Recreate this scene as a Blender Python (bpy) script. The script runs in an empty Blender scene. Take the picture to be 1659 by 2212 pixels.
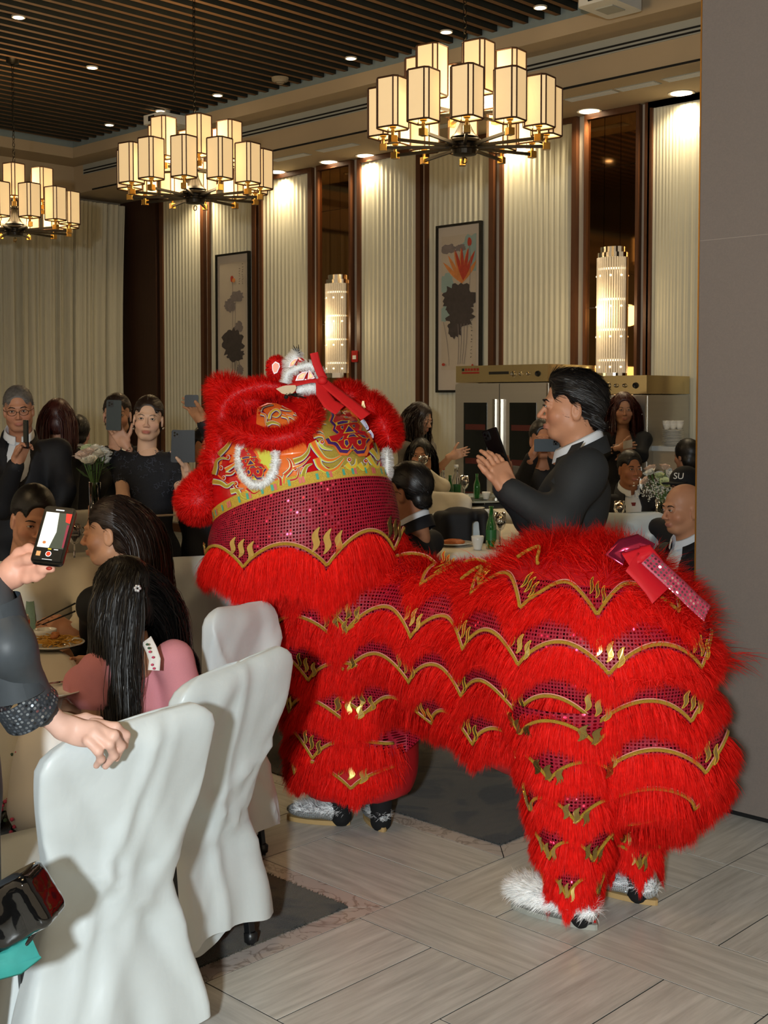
import bpy, math, random
import numpy as np
from mathutils import Matrix, Vector

# ------------------------------------------------------------------ camera, world, lights, exposure
SC = bpy.context.scene
COL = SC.collection
PI = math.pi
FPX, PITCH, YAW, CAMH, CX, CYW, PPY = 2688.75, -.0471, 2.34193, 1.6074, 2.70384, -2.67299, 992.2
F0 = np.array([math.cos(YAW), math.sin(YAW), 0.]); RT = np.array([math.sin(YAW), -math.cos(YAW), 0.]); UP = np.array([0, 0, 1.])
FW = F0*math.cos(PITCH)+UP*math.sin(PITCH); UC = -F0*math.sin(PITCH)+UP*math.cos(PITCH)
CAM = np.array([CX, CYW, CAMH])

cd = bpy.data.cameras.new('camera'); cam = bpy.data.objects.new('camera', cd); COL.objects.link(cam)
cd.sensor_fit = 'HORIZONTAL'; cd.sensor_width = 36.0; cd.lens = 36.0*FPX/1659.0
cd.shift_y = -(1106.0-PPY)/1659.0; cd.clip_start = .05; cd.clip_end = 100
cam.matrix_world = Matrix(((RT[0], UC[0], -FW[0], CX), (RT[1], UC[1], -FW[1], CYW), (RT[2], UC[2], -FW[2], CAMH), (0, 0, 0, 1)))
SC.camera = cam

w = bpy.data.worlds.new('hall_ambient'); SC.world = w; w.use_nodes = True
w.node_tree.nodes['Background'].inputs[0].default_value = (1.0, .78, .52, 1)
w.node_tree.nodes['Background'].inputs[1].default_value = .55
SC.view_settings.view_transform = 'Standard'; SC.view_settings.look = 'None'
SC.view_settings.exposure = 0.0; SC.view_settings.gamma = 1.0; SC.view_settings.use_curve_mapping = False
SC.cycles.use_denoising = True
SC.cycles.max_bounces = 5; SC.cycles.diffuse_bounces = 2; SC.cycles.glossy_bounces = 3; SC.cycles.transmission_bounces = 5; SC.cycles.use_light_tree = True
SC.cycles.use_adaptive_sampling = True; SC.cycles.adaptive_threshold = .04; SC.cycles.adaptive_min_samples = 12; SC.cycles.time_limit = 1100
SC.cycles.sample_clamp_indirect = 4.0; SC.cycles.caustics_reflective = False; SC.cycles.caustics_refractive = False

def lamp(name, kind, loc, energy, color, size=.1, rot=None, **kw):
    l = bpy.data.lights.new(name, kind); l.energy = energy; l.color = color
    if kind == 'AREA': l.shape = 'DISK'; l.size = size
    else: l.shadow_soft_size = size
    for k, v in kw.items(): setattr(l, k, v)
    o = bpy.data.objects.new(name, l); COL.objects.link(o); o.location = loc
    if rot is not None: o.rotation_euler = rot
    return o
# the photographer's flash left of the lens, moved back to lighten the far guests
FL = CAM-RT*.46+UP*.30-F0*1.2
fl = lamp('camera_flash', 'SPOT', FL, 690, (.92, 1., 1.03), .09, spot_size=math.radians(95), spot_blend=.5)
fl.rotation_euler = Vector(FW).to_track_quat('-Z', 'Y').to_euler()

# ------------------------------------------------------------------ pixel helpers (1659 x 2212 frame)
def ray(x, y): return FW+RT*(x-829.5)/FPX+UC*(PPY-y)/FPX
def atz(x, y, z=0.): r = ray(x, y); return CAM+r*(z-CAMH)/r[2]
def atY(x, y, Y): r = ray(x, y); return CAM+r*(Y-CYW)/r[1]
def atX(x, y, X): r = ray(x, y); return CAM+r*(X-CX)/r[0]
def at(x, y, d): return CAM+ray(x, y)*d
def depth(p): return float((np.asarray(p)-CAM)@FW)

# ------------------------------------------------------------------ materials
MATS = {}
def nodes(m):
    m.use_nodes = True; nt = m.node_tree; return nt, nt.nodes['Principled BSDF']
def lin(c):
    if isinstance(c, str):
        c = [int(c[i:i+2], 16)/255 for i in (0, 2, 4)]
        c = [x/12.92 if x <= .04045 else ((x+.055)/1.055)**2.4 for x in c]
    return tuple(c)+(1,)
def mat(name, color, rough=.6, metal=0., var=.12, vs=14., bump=0., bs=60., emit=None, es=0., spec=.4, trans=0., coat=0., sheen=0., sss=0., aniso=(1, 1, 1), alpha=1.):
    if name in MATS: return MATS[name]
    m = bpy.data.materials.new(name); nt, b = nodes(m); L = nt.links; N = nt.nodes
    c = lin(color)
    tc = N.new('ShaderNodeTexCoord'); mp = N.new('ShaderNodeMapping'); mp.inputs['Scale'].default_value = aniso
    L.new(tc.outputs['Object'], mp.inputs[0])
    no = N.new('ShaderNodeTexNoise'); no.inputs['Scale'].default_value = vs; no.inputs['Detail'].default_value = 4
    L.new(mp.outputs[0], no.inputs['Vector'])
    mx = N.new('ShaderNodeMix'); mx.data_type = 'RGBA'
    mx.inputs[6].default_value = tuple(max(0, x*(1-var)) for x in c[:3])+(1,); mx.inputs[7].default_value = tuple(min(1, x*(1+var)) for x in c[:3])+(1,)
    L.new(no.outputs[0], mx.inputs[0]); L.new(mx.outputs[2], b.inputs['Base Color'])
    b.inputs['Roughness'].default_value = rough; b.inputs['Metallic'].default_value = metal
    b.inputs['Specular IOR Level'].default_value = spec; b.inputs['Transmission Weight'].default_value = trans
    b.inputs['Coat Weight'].default_value = coat; b.inputs['Sheen Weight'].default_value = sheen; b.inputs['Alpha'].default_value = alpha
    if sss: b.inputs['Subsurface Weight'].default_value = sss; b.inputs['Subsurface Radius'].default_value = (.012, .005, .003); b.inputs['Subsurface Scale'].default_value = .6
    if emit is not None: b.inputs['Emission Color'].default_value = lin(emit); b.inputs['Emission Strength'].default_value = es
    if bump:
        n2 = N.new('ShaderNodeTexNoise'); n2.inputs['Scale'].default_value = bs; n2.inputs['Detail'].default_value = 5; L.new(mp.outputs[0], n2.inputs['Vector'])
        bp = N.new('ShaderNodeBump'); bp.inputs['Strength'].default_value = bump; bp.inputs['Distance'].default_value = .01
        L.new(n2.outputs[0], bp.inputs['Height']); L.new(bp.outputs[0], b.inputs['Normal'])
    if es: m.cycles.emission_sampling = 'NONE' if es < 5 else 'FRONT'
    MATS[name] = m; return m
def mnode(nt, op, a, b=None, c=None):
    n = nt.nodes.new('ShaderNodeMath'); n.operation = op
    for i, v in enumerate((a, b, c)):
        if v is None: continue
        if isinstance(v, (int, float)): n.inputs[i].default_value = v
        else: nt.links.new(v, n.inputs[i])
    return n.outputs[0]
def mixc(nt, f, a, b):
    n = nt.nodes.new('ShaderNodeMix'); n.data_type = 'RGBA'
    for i, v in ((0, f), (6, a), (7, b)):
        if isinstance(v, (int, float)): n.inputs[i].default_value = v
        elif isinstance(v, tuple): n.inputs[i].default_value = v
        elif isinstance(v, str): n.inputs[i].default_value = lin(v)
        else: nt.links.new(v, n.inputs[i])
    return n.outputs[2]

# ------------------------------------------------------------------ mesh builder
def norm(v): v = np.asarray(v, float); return v/(np.linalg.norm(v, axis=-1, keepdims=True)+1e-12)
class MB:
    def __init__(s): s.v = []; s.f = []; s.m = []; s.n = 0; s.uv = []; s.has_uv = False
    def add(s, V, Fs, m=0):
        V = np.asarray(V, float).reshape(-1, 3); s.v.append(V)
        for f in Fs: s.f.append([i+s.n for i in f]); s.m.append(m)
        s.n += len(V); return s
    def box(s, lo, hi, m=0):
        (a, b, c), (d, e, f) = lo, hi
        return s.add([(a, b, c), (d, b, c), (d, e, c), (a, e, c), (a, b, f), (d, b, f), (d, e, f), (a, e, f)],
                     [(0, 3, 2, 1), (4, 5, 6, 7), (0, 1, 5, 4), (1, 2, 6, 5), (2, 3, 7, 6), (3, 0, 4, 7)], m)
    def obox(s, c, ax, ay, az, h, m=0, bev=0.):
        c = np.asarray(c, float); A = [norm(ax)*h[0], norm(ay)*h[1], norm(az)*h[2]]
        if not bev:
            V = [c+x*A[0]+y*A[1]+z*A[2] for z in (-1, 1) for x, y in ((-1, -1), (1, -1), (1, 1), (-1, 1))]
            return s.add(V, [(0, 3, 2, 1), (4, 5, 6, 7), (0, 1, 5, 4), (1, 2, 6, 5), (2, 3, 7, 6), (3, 0, 4, 7)], m)
        # rounded outline in ax/ay, extruded along az
        P = rrect(h[0], h[1], bev)
        ex, ey = norm(ax), norm(ay)
        ring = [c+ex*x+ey*y for x, y in P]
        return s.prism(ring, norm(az)*h[2], m)
    def prism(s, ring, half, m=0):
        ring = np.asarray(ring, float); k = len(ring); half = np.asarray(half, float)
        V = np.vstack([ring-half, ring+half])
        return s.add(V, [tuple(range(k-1, -1, -1)), tuple(range(k, 2*k))]+[(i, (i+1) % k, k+(i+1) % k, k+i) for i in range(k)], m)
    def grid(s, P, m=0, cu=False, cv=False):
        P = np.asarray(P, float); a, b = P.shape[:2]
        Fs = [(i*b+j, ((i+1) % a)*b+j, ((i+1) % a)*b+(j+1) % b, i*b+(j+1) % b) for i in range(a if cu else a-1) for j in range(b if cv else b-1)]
        return s.add(P.reshape(-1, 3), Fs, m)
    def tube(s, path, r, n=8, m=0, cap=True):
        path = np.asarray(path, float); k = len(path); r = np.broadcast_to(np.asarray(r, float), (k,))
        T = norm(np.gradient(path, axis=0)); ref = np.array([0, 0, 1.]) if abs(T[0][2]) < .9 else np.array([1., 0, 0])
        rings = []
        x = norm(np.cross(T[0], ref))
        for i in range(k):
            x = norm(x-T[i]*(x@T[i])); y = np.cross(T[i], x)
            a = np.arange(n)*2*PI/n
            rings.append(path[i]+r[i]*(np.cos(a)[:, None]*x+np.sin(a)[:, None]*y))
        base = s.n; s.grid(np.array(rings), m, cv=True)
        if cap:
            s.f.append([base+j for j in range(n)]); s.m.append(m)
            s.f.append([base+(k-1)*n+j for j in range(n-1, -1, -1)]); s.m.append(m)
        return s
    def lathe(s, prof, c=(0, 0, 0), n=20, m=0, axis=None, cap=True):
        c = np.asarray(c, float); ez = norm(axis) if axis is not None else UP
        ex = norm(np.cross(ez, [0, 1, 0] if abs(ez[1]) < .9 else [1, 0, 0])); ey = np.cross(ez, ex)
        a = np.arange(n)*2*PI/n
        rings = [c+ez*z+r*(np.cos(a)[:, None]*ex+np.sin(a)[:, None]*ey) for r, z in prof]
        base = s.n; s.grid(np.array(rings), m, cv=True); k = len(prof)
        if cap:
            s.f.append([base+j for j in range(n-1, -1, -1)]); s.m.append(m)
            s.f.append([base+(k-1)*n+j for j in range(n)]); s.m.append(m)
        return s
    def ell(s, c, r, n=12, m=0, rot=None):
        c = np.asarray(c, float); P = []
        for i in range(n//2+1):
            t = PI*i/(n//2); a = np.arange(n)*2*PI/n
            q = np.stack([np.sin(t)*np.cos(a), np.sin(t)*np.sin(a), np.full(n, -math.cos(t))], 1)*np.asarray(r)
            P.append(q if rot is None else q@np.asarray(rot).T)
        return s.grid(np.array(P)+c, m, cv=True)
    def build(s, name, mats, parent=None, smooth=False):
        V = np.vstack(s.v); return mkobj(name, V, s.f, mats, parent, smooth, s.m)
def rrect(a, b, r, n=4):
    P = []
    for cx, cy, t0 in ((a-r, b-r, 0), (-a+r, b-r, PI/2), (-a+r, -b+r, PI), (a-r, -b+r, 1.5*PI)):
        for i in range(n+1): t = t0+PI/2*i/n; P.append((cx+r*math.cos(t), cy+r*math.sin(t)))
    return P
LOCAL = set()
def mkobj(name, V, Fs, mats, parent=None, smooth=False, midx=None, cols=None, uv=None, attr=None):
    V = np.asarray(V, float)
    p = parent; off = np.zeros(3); loc = False
    while p is not None: off += np.array(p.location); loc = loc or p.name in LOCAL; p = p.parent
    if not loc: V = V-off
    me = bpy.data.meshes.new(name)
    if isinstance(Fs, np.ndarray):
        k = Fs.shape[1]; nf = len(Fs)
        me.vertices.add(len(V)); me.vertices.foreach_set('co', V.astype(np.float32).ravel())
        me.loops.add(nf*k); me.loops.foreach_set('vertex_index', Fs.astype(np.int32).ravel())
        me.polygons.add(nf); me.polygons.foreach_set('loop_start', (np.arange(nf)*k).astype(np.int32))
        me.update(calc_edges=True)
    else:
        me.from_pydata(V.tolist(), [], [list(f) for f in Fs])
    if not isinstance(mats, (list, tuple)): mats = [mats]
    for m in mats: me.materials.append(m)
    if midx is not None: me.polygons.foreach_set('material_index', np.asarray(midx, np.int32))
    if smooth: me.polygons.foreach_set('use_smooth', np.ones(len(me.polygons), bool))
    if cols is not None:
        a = me.color_attributes.new('Col', 'FLOAT_COLOR', 'POINT'); c = np.ones((len(V), 4), np.float32); c[:, :3] = cols; a.data.foreach_set('color', c.ravel())
    if attr is not None:
        a = me.attributes.new('custom_normal', 'FLOAT_VECTOR', 'POINT'); a.data.foreach_set('vector', np.asarray(attr, np.float32).ravel())
    if uv is not None:
        u = me.uv_layers.new(name='UVMap'); li = np.empty(len(me.loops), np.int32); me.loops.foreach_get('vertex_index', li)
        u.data.foreach_set('uv', np.asarray(uv, np.float32)[li].ravel())
    me.update()
    if attr is None: me.validate(verbose=False)
    o = bpy.data.objects.new(name, me); COL.objects.link(o)
    if parent is not None: o.parent = parent
    return o
def tag(o, label=None, cat=None, group=None, kind=None):
    if label: o['label'] = label
    if cat: o['category'] = cat
    if group: o['group'] = group
    if kind: o['kind'] = kind
    return o
def empty(name, loc, label=None, cat=None, group=None, rz=0., local=False, kind=None):
    o = bpy.data.objects.new(name, None); COL.objects.link(o); o.location = [float(x) for x in loc]; o.rotation_euler = (0, 0, rz); o.empty_display_size = .1
    if local: LOCAL.add(o.name)
    return tag(o, label, cat, group, kind)
def copy_tree(o, parent=None):
    c = o.copy(); COL.objects.link(c); c.parent = parent
    for ch in list(o.children): copy_tree(ch, c)
    return c
def loc_obj(name, V, Fs, mats, parent, **k):   # child with its own local frame already relative to the parent
    return mkobj(name, V, Fs, mats, parent, **k)

# ------------------------------------------------------------------ implicit surfaces
def smin(a, b, k):
    h = np.clip(.5+.5*(b-a)/k, 0, 1); return b+(a-b)*h-k*h*(1-h)
class SD:
    def __init__(s, k=.02): s.k = k; s.p = []; s.lo = []; s.hi = []
    def c(s, a, b, ra, rb=None, k=None):
        a = np.asarray(a, float); b = np.asarray(b, float); rb = ra if rb is None else rb
        s.p.append(('c', a, b, ra, rb, k or s.k)); r = max(ra, rb); s.lo.append(np.minimum(a, b)-r); s.hi.append(np.maximum(a, b)+r); return s
    def chain(s, pts, rs, k=None):
        for i in range(len(pts)-1): s.c(pts[i], pts[i+1], rs[i], rs[i+1], k)
        return s
    def e(s, c, r, rot=None, k=None, sub=False):
        c = np.asarray(c, float); r = np.asarray(r, float)*np.ones(3)
        s.p.append(('s' if sub else 'e', c, r, rot, None, k or s.k))
        if not sub: s.lo.append(c-r.max()); s.hi.append(c+r.max())
        return s
    def b(s, c, h, rnd, rot=None, k=None):
        c = np.asarray(c, float); h = np.asarray(h, float); s.p.append(('b', c, h, rot, rnd, k or s.k)); q = np.linalg.norm(h)+rnd; s.lo.append(c-q); s.hi.append(c+q); return s
    def ev(s, P):
        d = None
        for t, a, b, c, e, k in s.p:
            if t == 'c':
                ba = b-a; L = ba@ba+1e-12; q = np.clip(((P-a)@ba)/L, 0, 1)
                x = np.linalg.norm(P-a-q[:, None]*ba, axis=1)-(c+(e-c)*q)
            elif t in 'es':
                q = P-a
                if c is not None: q = q@np.asarray(c)
                k0 = np.linalg.norm(q/b, axis=1); k1 = np.linalg.norm(q/(b*b), axis=1)+1e-9; x = k0*(k0-1)/k1
            else:
                q = P-a
                if c is not None: q = q@np.asarray(c)
                q = np.abs(q)-b; x = np.linalg.norm(np.maximum(q, 0), axis=1)+np.minimum(q.max(1), 0)-e
            if d is None: d = x
            elif t == 's': d = -smin(-d, x, k)
            else: d = smin(d, x, k)
        return d
    def mesh(s, h, lo=None, hi=None, fn=None):
        lo = np.min(s.lo, 0)-2*h if lo is None else np.asarray(lo, float); hi = np.max(s.hi, 0)+2*h if hi is None else np.asarray(hi, float)
        return nets(fn or s.ev, lo, hi, h)
def nets(fn, lo, hi, h):
    n = np.ceil((hi-lo)/h).astype(int)+1
    ax = [lo[i]+np.arange(n[i])*h for i in range(3)]
    B_ = 5; nb = -(-n//B_); cax = [lo[i]+(np.arange(nb[i])*B_+(B_-1)/2)*h for i in range(3)]   # skip blocks far from the surface
    dc = fn(np.stack(np.meshgrid(*cax, indexing='ij'), -1).reshape(-1, 3)).reshape(nb); up_ = dc.repeat(B_, 0).repeat(B_, 1).repeat(B_, 2)[:n[0], :n[1], :n[2]]
    D = np.where(up_ < 0, -1., 1.); near = np.abs(up_) < 2.4*B_*h; I_ = np.argwhere(near)
    D[near] = fn(lo+I_*h)
    S = D < 0
    c = np.zeros(n-1, int)
    for i in (0, 1):
        for j in (0, 1):
            for k in (0, 1): c += S[i:n[0]-1+i, j:n[1]-1+j, k:n[2]-1+k]
    act = (c > 0) & (c < 8)
    idx = -np.ones(n-1, int); I = np.argwhere(act); idx[act] = np.arange(len(I))
    acc = np.zeros((len(I), 3)); cnt = np.zeros(len(I))
    for a in range(3):
        o1, o2 = [q for q in range(3) if q != a]
        for u in (0, 1):
            for v in (0, 1):
                A = I.copy(); A[:, o1] += u; A[:, o2] += v; B = A.copy(); B[:, a] += 1
                da = D[A[:, 0], A[:, 1], A[:, 2]]; db = D[B[:, 0], B[:, 1], B[:, 2]]
                x = (da < 0) != (db < 0); t = np.where(x, da/(da-db+1e-15), 0)
                p = A.astype(float); p[:, a] += t
                acc += np.where(x[:, None], p, 0); cnt += x
    V = lo+h*acc/np.maximum(cnt, 1)[:, None]
    Q = []
    for a in range(3):
        o1, o2 = [(1, 2), (2, 0), (0, 1)][a]
        sl = [slice(None)]*3; s2 = list(sl); sl[a] = slice(0, n[a]-1); s2[a] = slice(1, n[a])
        A = S[tuple(sl)]; B = S[tuple(s2)]
        E = np.argwhere(A != B)
        E = E[(E[:, o1] > 0) & (E[:, o2] > 0) & (E[:, o1] < n[o1]-1) & (E[:, o2] < n[o2]-1)]
        if not len(E): continue
        ins = A[E[:, 0], E[:, 1], E[:, 2]]
        q = []
        for du, dv in ((0, 0), (-1, 0), (-1, -1), (0, -1)):
            T = E.copy(); T[:, o1] += du; T[:, o2] += dv; q.append(idx[T[:, 0], T[:, 1], T[:, 2]])
        q = np.stack(q, 1); q[~ins] = q[~ins][:, ::-1]; Q.append(q)
    Q = np.vstack(Q) if Q else np.zeros((0, 4), int)
    return V, Q[(Q >= 0).all(1)]
def joinm(parts):
    V = []; Q = []; n = 0
    for v, q in parts: V.append(v); Q.append(q+n); n += len(v)
    return np.vstack(V), np.vstack(Q)

# ------------------------------------------------------------------ strands (fur, hair) as tapering ribbons
CLUMP = .013
RNG = np.random.default_rng(7)
def strands(paths, wid, normals=None, tipw=.0):
    """paths N x K x 3 -> ribbon mesh (verts, quads); wid root width"""
    N, K = paths.shape[:2]
    T = norm(np.gradient(paths, axis=1)); rv = norm(RNG.normal(size=(N, 1, 3)))
    side = norm(np.cross(T, rv if normals is None else normals[:, None]+rv*.9))
    if normals is not None: side = side*np.where((np.cross(side, T)*normals[:, None]).sum(-1, keepdims=True) < 0, -1., 1.)
    wk = (np.linspace(1, tipw, K)**.7)[None, :, None]*np.asarray(wid).reshape(-1, 1, 1)/2
    A = paths-side*wk; B = paths+side*wk
    V = np.stack([A, B], 2).reshape(-1, 3)
    b = (np.arange(N)*K*2)[:, None]+(np.arange(K-1)*2)[None]
    Q = np.stack([b, b+1, b+3, b+2], -1).reshape(-1, 4)
    at_ = np.repeat(normals, K*2, axis=0) if normals is not None else None
    return V, Q, at_
def fur_paths(roots, dirs, length, droop=.5, wav=.15, K=4, clump=0., down=np.array([0, 0, -1.])):
    N = len(roots); L = np.broadcast_to(np.asarray(length, float), (N,))*RNG.uniform(.6, 1.12, N)
    d = norm(dirs+RNG.normal(size=(N, 3))*wav); P = [roots]; p = roots
    for i in range(1, K):
        d = norm(d+down*droop/(K-1)+RNG.normal(size=(N, 3))*wav*.5); p = p+d*(L/(K-1))[:, None]; P.append(p)
    P = np.stack(P, 1)
    if clump > 0 and N > 60:   # strands lean together in small locks
        cell = np.floor(roots/CLUMP).astype(np.int64); key = cell[:, 0]*73856093 ^ cell[:, 1]*19349663 ^ cell[:, 2]*83492791
        _, first, inv = np.unique(key, return_index=True, return_inverse=True); ci = first[inv.ravel()]
        P = P+(P[ci]-P)*((np.linspace(0, 1, K)**1.3)[None, :, None]*clump)
    return P
def fur_obj(name, roots, normals, dirs, length, mats, parent, wid=.0022, droop=.5, wav=.15, K=4, clump=.45, nb=.55, kind='stuff'):
    P = fur_paths(roots, dirs, length, droop, wav, K, clump)
    sn = norm(normals*(1-nb)+norm(RNG.normal(size=normals.shape))*nb*.6+UP*.08)
    V, Q, A = strands(P, wid*RNG.uniform(.7, 1.3, len(roots)), sn)
    o = mkobj(name, V, Q, mats, parent, attr=A); o['kind'] = kind
    return o
def fur_mat(name, color, color2, rough=.6, sheen=.25):
    if name in MATS: return MATS[name]
    m = bpy.data.materials.new(name); nt, b = nodes(m)
    tc = nt.nodes.new('ShaderNodeTexCoord'); no = nt.nodes.new('ShaderNodeTexNoise'); no.inputs['Scale'].default_value = 55; no.inputs['Detail'].default_value = 3
    nt.links.new(tc.outputs['Object'], no.inputs['Vector'])
    nt.links.new(mixc(nt, no.outputs[0], color, color2), b.inputs['Base Color'])
    b.inputs['Roughness'].default_value = rough; b.inputs['Sheen Weight'].default_value = sheen; b.inputs['Specular IOR Level'].default_value = .2
    nd = nt.nodes; tr = nd.new('ShaderNodeBsdfTranslucent'); nt.links.new(b.inputs['Base Color'].links[0].from_socket, tr.inputs[0]); nt.links.new(mixc(nt, .42, b.inputs['Base Color'].links[0].from_socket, (0, 0, 0, 1)), tr.inputs[0]); ad = nd.new('ShaderNodeAddShader')   # thin hair lets light through
    nt.links.new(b.outputs[0], ad.inputs[0]); nt.links.new(tr.outputs[0], ad.inputs[1]); nt.links.new(ad.outputs[0], nd['Material Output'].inputs[0])
    MATS[name] = m; return m
def sample_mesh(V, Q, n, mask=None):
    """random points and normals on a quad mesh"""
    if mask is not None: Q = Q[mask]
    a, b, c, d = (V[Q[:, i]] for i in range(4))
    nr = np.cross(c-a, d-b); ar = np.linalg.norm(nr, axis=1)+1e-15; k = RNG.choice(len(Q), n, p=ar/ar.sum())
    u = RNG.random((n, 1)); v = RNG.random((n, 1))
    P = (a[k]*(1-u)+b[k]*u)*(1-v)+(d[k]*(1-u)+c[k]*u)*v
    return P, norm(nr[k])
# ------------------------------------------------------------------ setting
YW, XW, ZS = 6.5, -10.83, 4.109          # panelled wall, curtain wall, soffit
YB, YC, ZSL, ZB, ZC, ZT = 5.633, 5.323, 4.36, 4.435, 4.555, 4.60
m_beige = mat('painted_plaster', 'b4a184', .8, var=.05, vs=3)
m_cream = mat('fluted_cream_panel', 'dcd8c2', .62, var=.05, vs=5)
m_gapw = mat('pale_wall_strip', 'c0b5a6', .8, var=.05)
m_wood = mat('walnut_trim', '56331c', .45, var=.25, vs=9, aniso=(6, 6, .6))
m_dwood = mat('dark_wood_door', '3a2317', .5, var=.35, vs=6, aniso=(8, 8, .5))
m_slat = mat('slat_underside_lit_brown', '6b4c2e', .7, var=.15, vs=6)
m_dark = mat('plenum_dark_slat_shade', '23251f', .9, var=.2)
m_black = mat('black_gap', '0c0c0c', .7)
m_white = mat('white_plastic', 'd8d8d2', .5, var=.03)
m_grey = mat('slot_grey', 'a3a59d', .6, var=.04)
def struct(name, mb, mats, parent=None, smooth=False):
    o = mb.build(name, mats, parent, smooth)
    if parent is None: o['kind'] = 'structure'
    return o

# --- floor
def plank_mat():
    m = bpy.data.materials.new('wood_look_porcelain'); nt, b = nodes(m); N = nt.nodes; L = nt.links
    tc = N.new('ShaderNodeTexCoord'); oi = N.new('ShaderNodeObjectInfo')
    mp = N.new('ShaderNodeMapping'); mp.inputs['Scale'].default_value = (1.3, 16, 4)
    ad = N.new('ShaderNodeVectorMath'); ad.operation = 'ADD'; cb = N.new('ShaderNodeCombineXYZ')
    L.new(mnode(nt, 'MULTIPLY', oi.outputs['Random'], 37.), cb.inputs[0]); L.new(mnode(nt, 'MULTIPLY', oi.outputs['Random'], 91.), cb.inputs[1])
    L.new(tc.outputs['Object'], ad.inputs[0]); L.new(cb.outputs[0], ad.inputs[1]); L.new(ad.outputs[0], mp.inputs[0])
    n1 = N.new('ShaderNodeTexNoise'); n1.inputs['Scale'].default_value = 2.2; n1.inputs['Detail'].default_value = 8; n1.inputs['Roughness'].default_value = .62; n1.inputs['Distortion'].default_value = .35
    L.new(mp.outputs[0], n1.inputs['Vector'])
    n2 = N.new('ShaderNodeTexNoise'); n2.inputs['Scale'].default_value = 9; n2.inputs['Detail'].default_value = 3; L.new(mp.outputs[0], n2.inputs['Vector'])
    cr = N.new('ShaderNodeValToRGB'); cr.color_ramp.elements[0].position = .3; cr.color_ramp.elements[0].color = lin('aba9a0'); cr.color_ramp.elements[1].position = .68; cr.color_ramp.elements[1].color = lin('dddbd2')
    L.new(n1.outputs[0], cr.inputs[0])
    c = mixc(nt, mnode(nt, 'MULTIPLY', n2.outputs[0], .35), cr.outputs[0], 'c0beb5')
    hs = N.new('ShaderNodeHueSaturation'); L.new(mnode(nt, 'MULTIPLY_ADD', oi.outputs['Random'], .16, .92), hs.inputs['Value']); L.new(c, hs.inputs['Color'])
    L.new(hs.outputs[0], b.inputs['Base Color'])
    L.new(mnode(nt, 'MULTIPLY_ADD', n2.outputs[0], .2, .22), b.inputs['Roughness']); b.inputs['Specular IOR Level'].default_value = .45
    bp = N.new('ShaderNodeBump'); bp.inputs['Strength'].default_value = .12; bp.inputs['Distance'].default_value = .004; L.new(n1.outputs[0], bp.inputs['Height']); L.new(bp.outputs[0], b.inputs['Normal'])
    return m
def marble_mat():
    m = bpy.data.materials.new('pale_marble'); nt, b = nodes(m); N = nt.nodes; L = nt.links
    tc = N.new('ShaderNodeTexCoord'); n = N.new('ShaderNodeTexNoise'); n.inputs['Scale'].default_value = 7; n.inputs['Detail'].default_value = 9; n.inputs['Distortion'].default_value = 1.4
    L.new(tc.outputs['Object'], n.inputs['Vector'])
    v = mnode(nt, 'ABSOLUTE', mnode(nt, 'SUBTRACT', n.outputs[0], .5)); v = mnode(nt, 'MULTIPLY', v, 9.)
    cr = N.new('ShaderNodeValToRGB'); cr.color_ramp.elements[0].color = lin('94877c'); cr.color_ramp.elements[1].position = .25; cr.color_ramp.elements[1].color = lin('c6bcb3'); L.new(v, cr.inputs[0])
    L.new(cr.outputs[0], b.inputs['Base Color']); b.inputs['Roughness'].default_value = .3; return m
def carpet_mat():
    m = bpy.data.materials.new('patterned_carpet'); nt, b = nodes(m); N = nt.nodes; L = nt.links
    tc = N.new('ShaderNodeTexCoord'); n = N.new('ShaderNodeTexNoise'); n.inputs['Scale'].default_value = 3.1; n.inputs['Detail'].default_value = 5; n.inputs['Distortion'].default_value = 1.2; L.new(tc.outputs['Object'], n.inputs['Vector'])
    w_ = N.new('ShaderNodeTexWave'); w_.inputs['Scale'].default_value = 7; w_.inputs['Distortion'].default_value = 9; w_.inputs['Detail'].default_value = 3; L.new(tc.outputs['Object'], w_.inputs['Vector'])
    f = N.new('ShaderNodeTexNoise'); f.inputs['Scale'].default_value = 420; f.inputs['Detail'].default_value = 2; L.new(tc.outputs['Object'], f.inputs['Vector'])
    cr = N.new('ShaderNodeValToRGB'); e = cr.color_ramp.elements; e[0].position = .46; e[0].color = lin('2c302c'); e[1].position = .52; e[1].color = lin('615a48'); L.new(n.outputs[0], cr.inputs[0])
    c = mixc(nt, mnode(nt, 'MULTIPLY', w_.outputs[0], .3), cr.outputs[0], '3f4238'); c = mixc(nt, mnode(nt, 'MULTIPLY', f.outputs[0], .7), c, '1c1d1a')
    L.new(c, b.inputs['Base Color']); b.inputs['Roughness'].default_value = .95; b.inputs['Sheen Weight'].default_value = .25
    bp = N.new('ShaderNodeBump'); bp.inputs['Strength'].default_value = .7; bp.inputs['Distance'].default_value = .006; L.new(f.outputs[0], bp.inputs['Height']); L.new(bp.outputs[0], b.inputs['Normal']); return m
m_plank = plank_mat(); m_marble = marble_mat(); m_carpet = carpet_mat()
floor = struct('floor', MB().box((XW-.3, -6, -.06), (5.5, YW+.3, -.0014)), mat('dark_grout', '0d0c0b', .9))
pm = bpy.data.meshes.new('floor_plank')
_b = MB().box((-.2977, -.1477, -.0013), (.2977, .1477, 0.)); pm.from_pydata(np.vstack(_b.v).tolist(), [], _b.f); pm.materials.append(m_plank)
def plank(u, v, along_u):
    o = bpy.data.objects.new('floor_plank', pm); COL.objects.link(o); o.parent = floor; o.location = (u, v, 0); o.rotation_euler = (0, 0, 0 if along_u else PI/2)
for k in range(0, 6):
    for j in range(-5, 4):
        v = .3*k+.9*j
        if v < -3.3 or v > 2.0: continue
        plank(.6*k+.3, v+.15, True); plank(.6*k+.15, v+.6, False); plank(.6*k+.45, v+.6, False)
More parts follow.
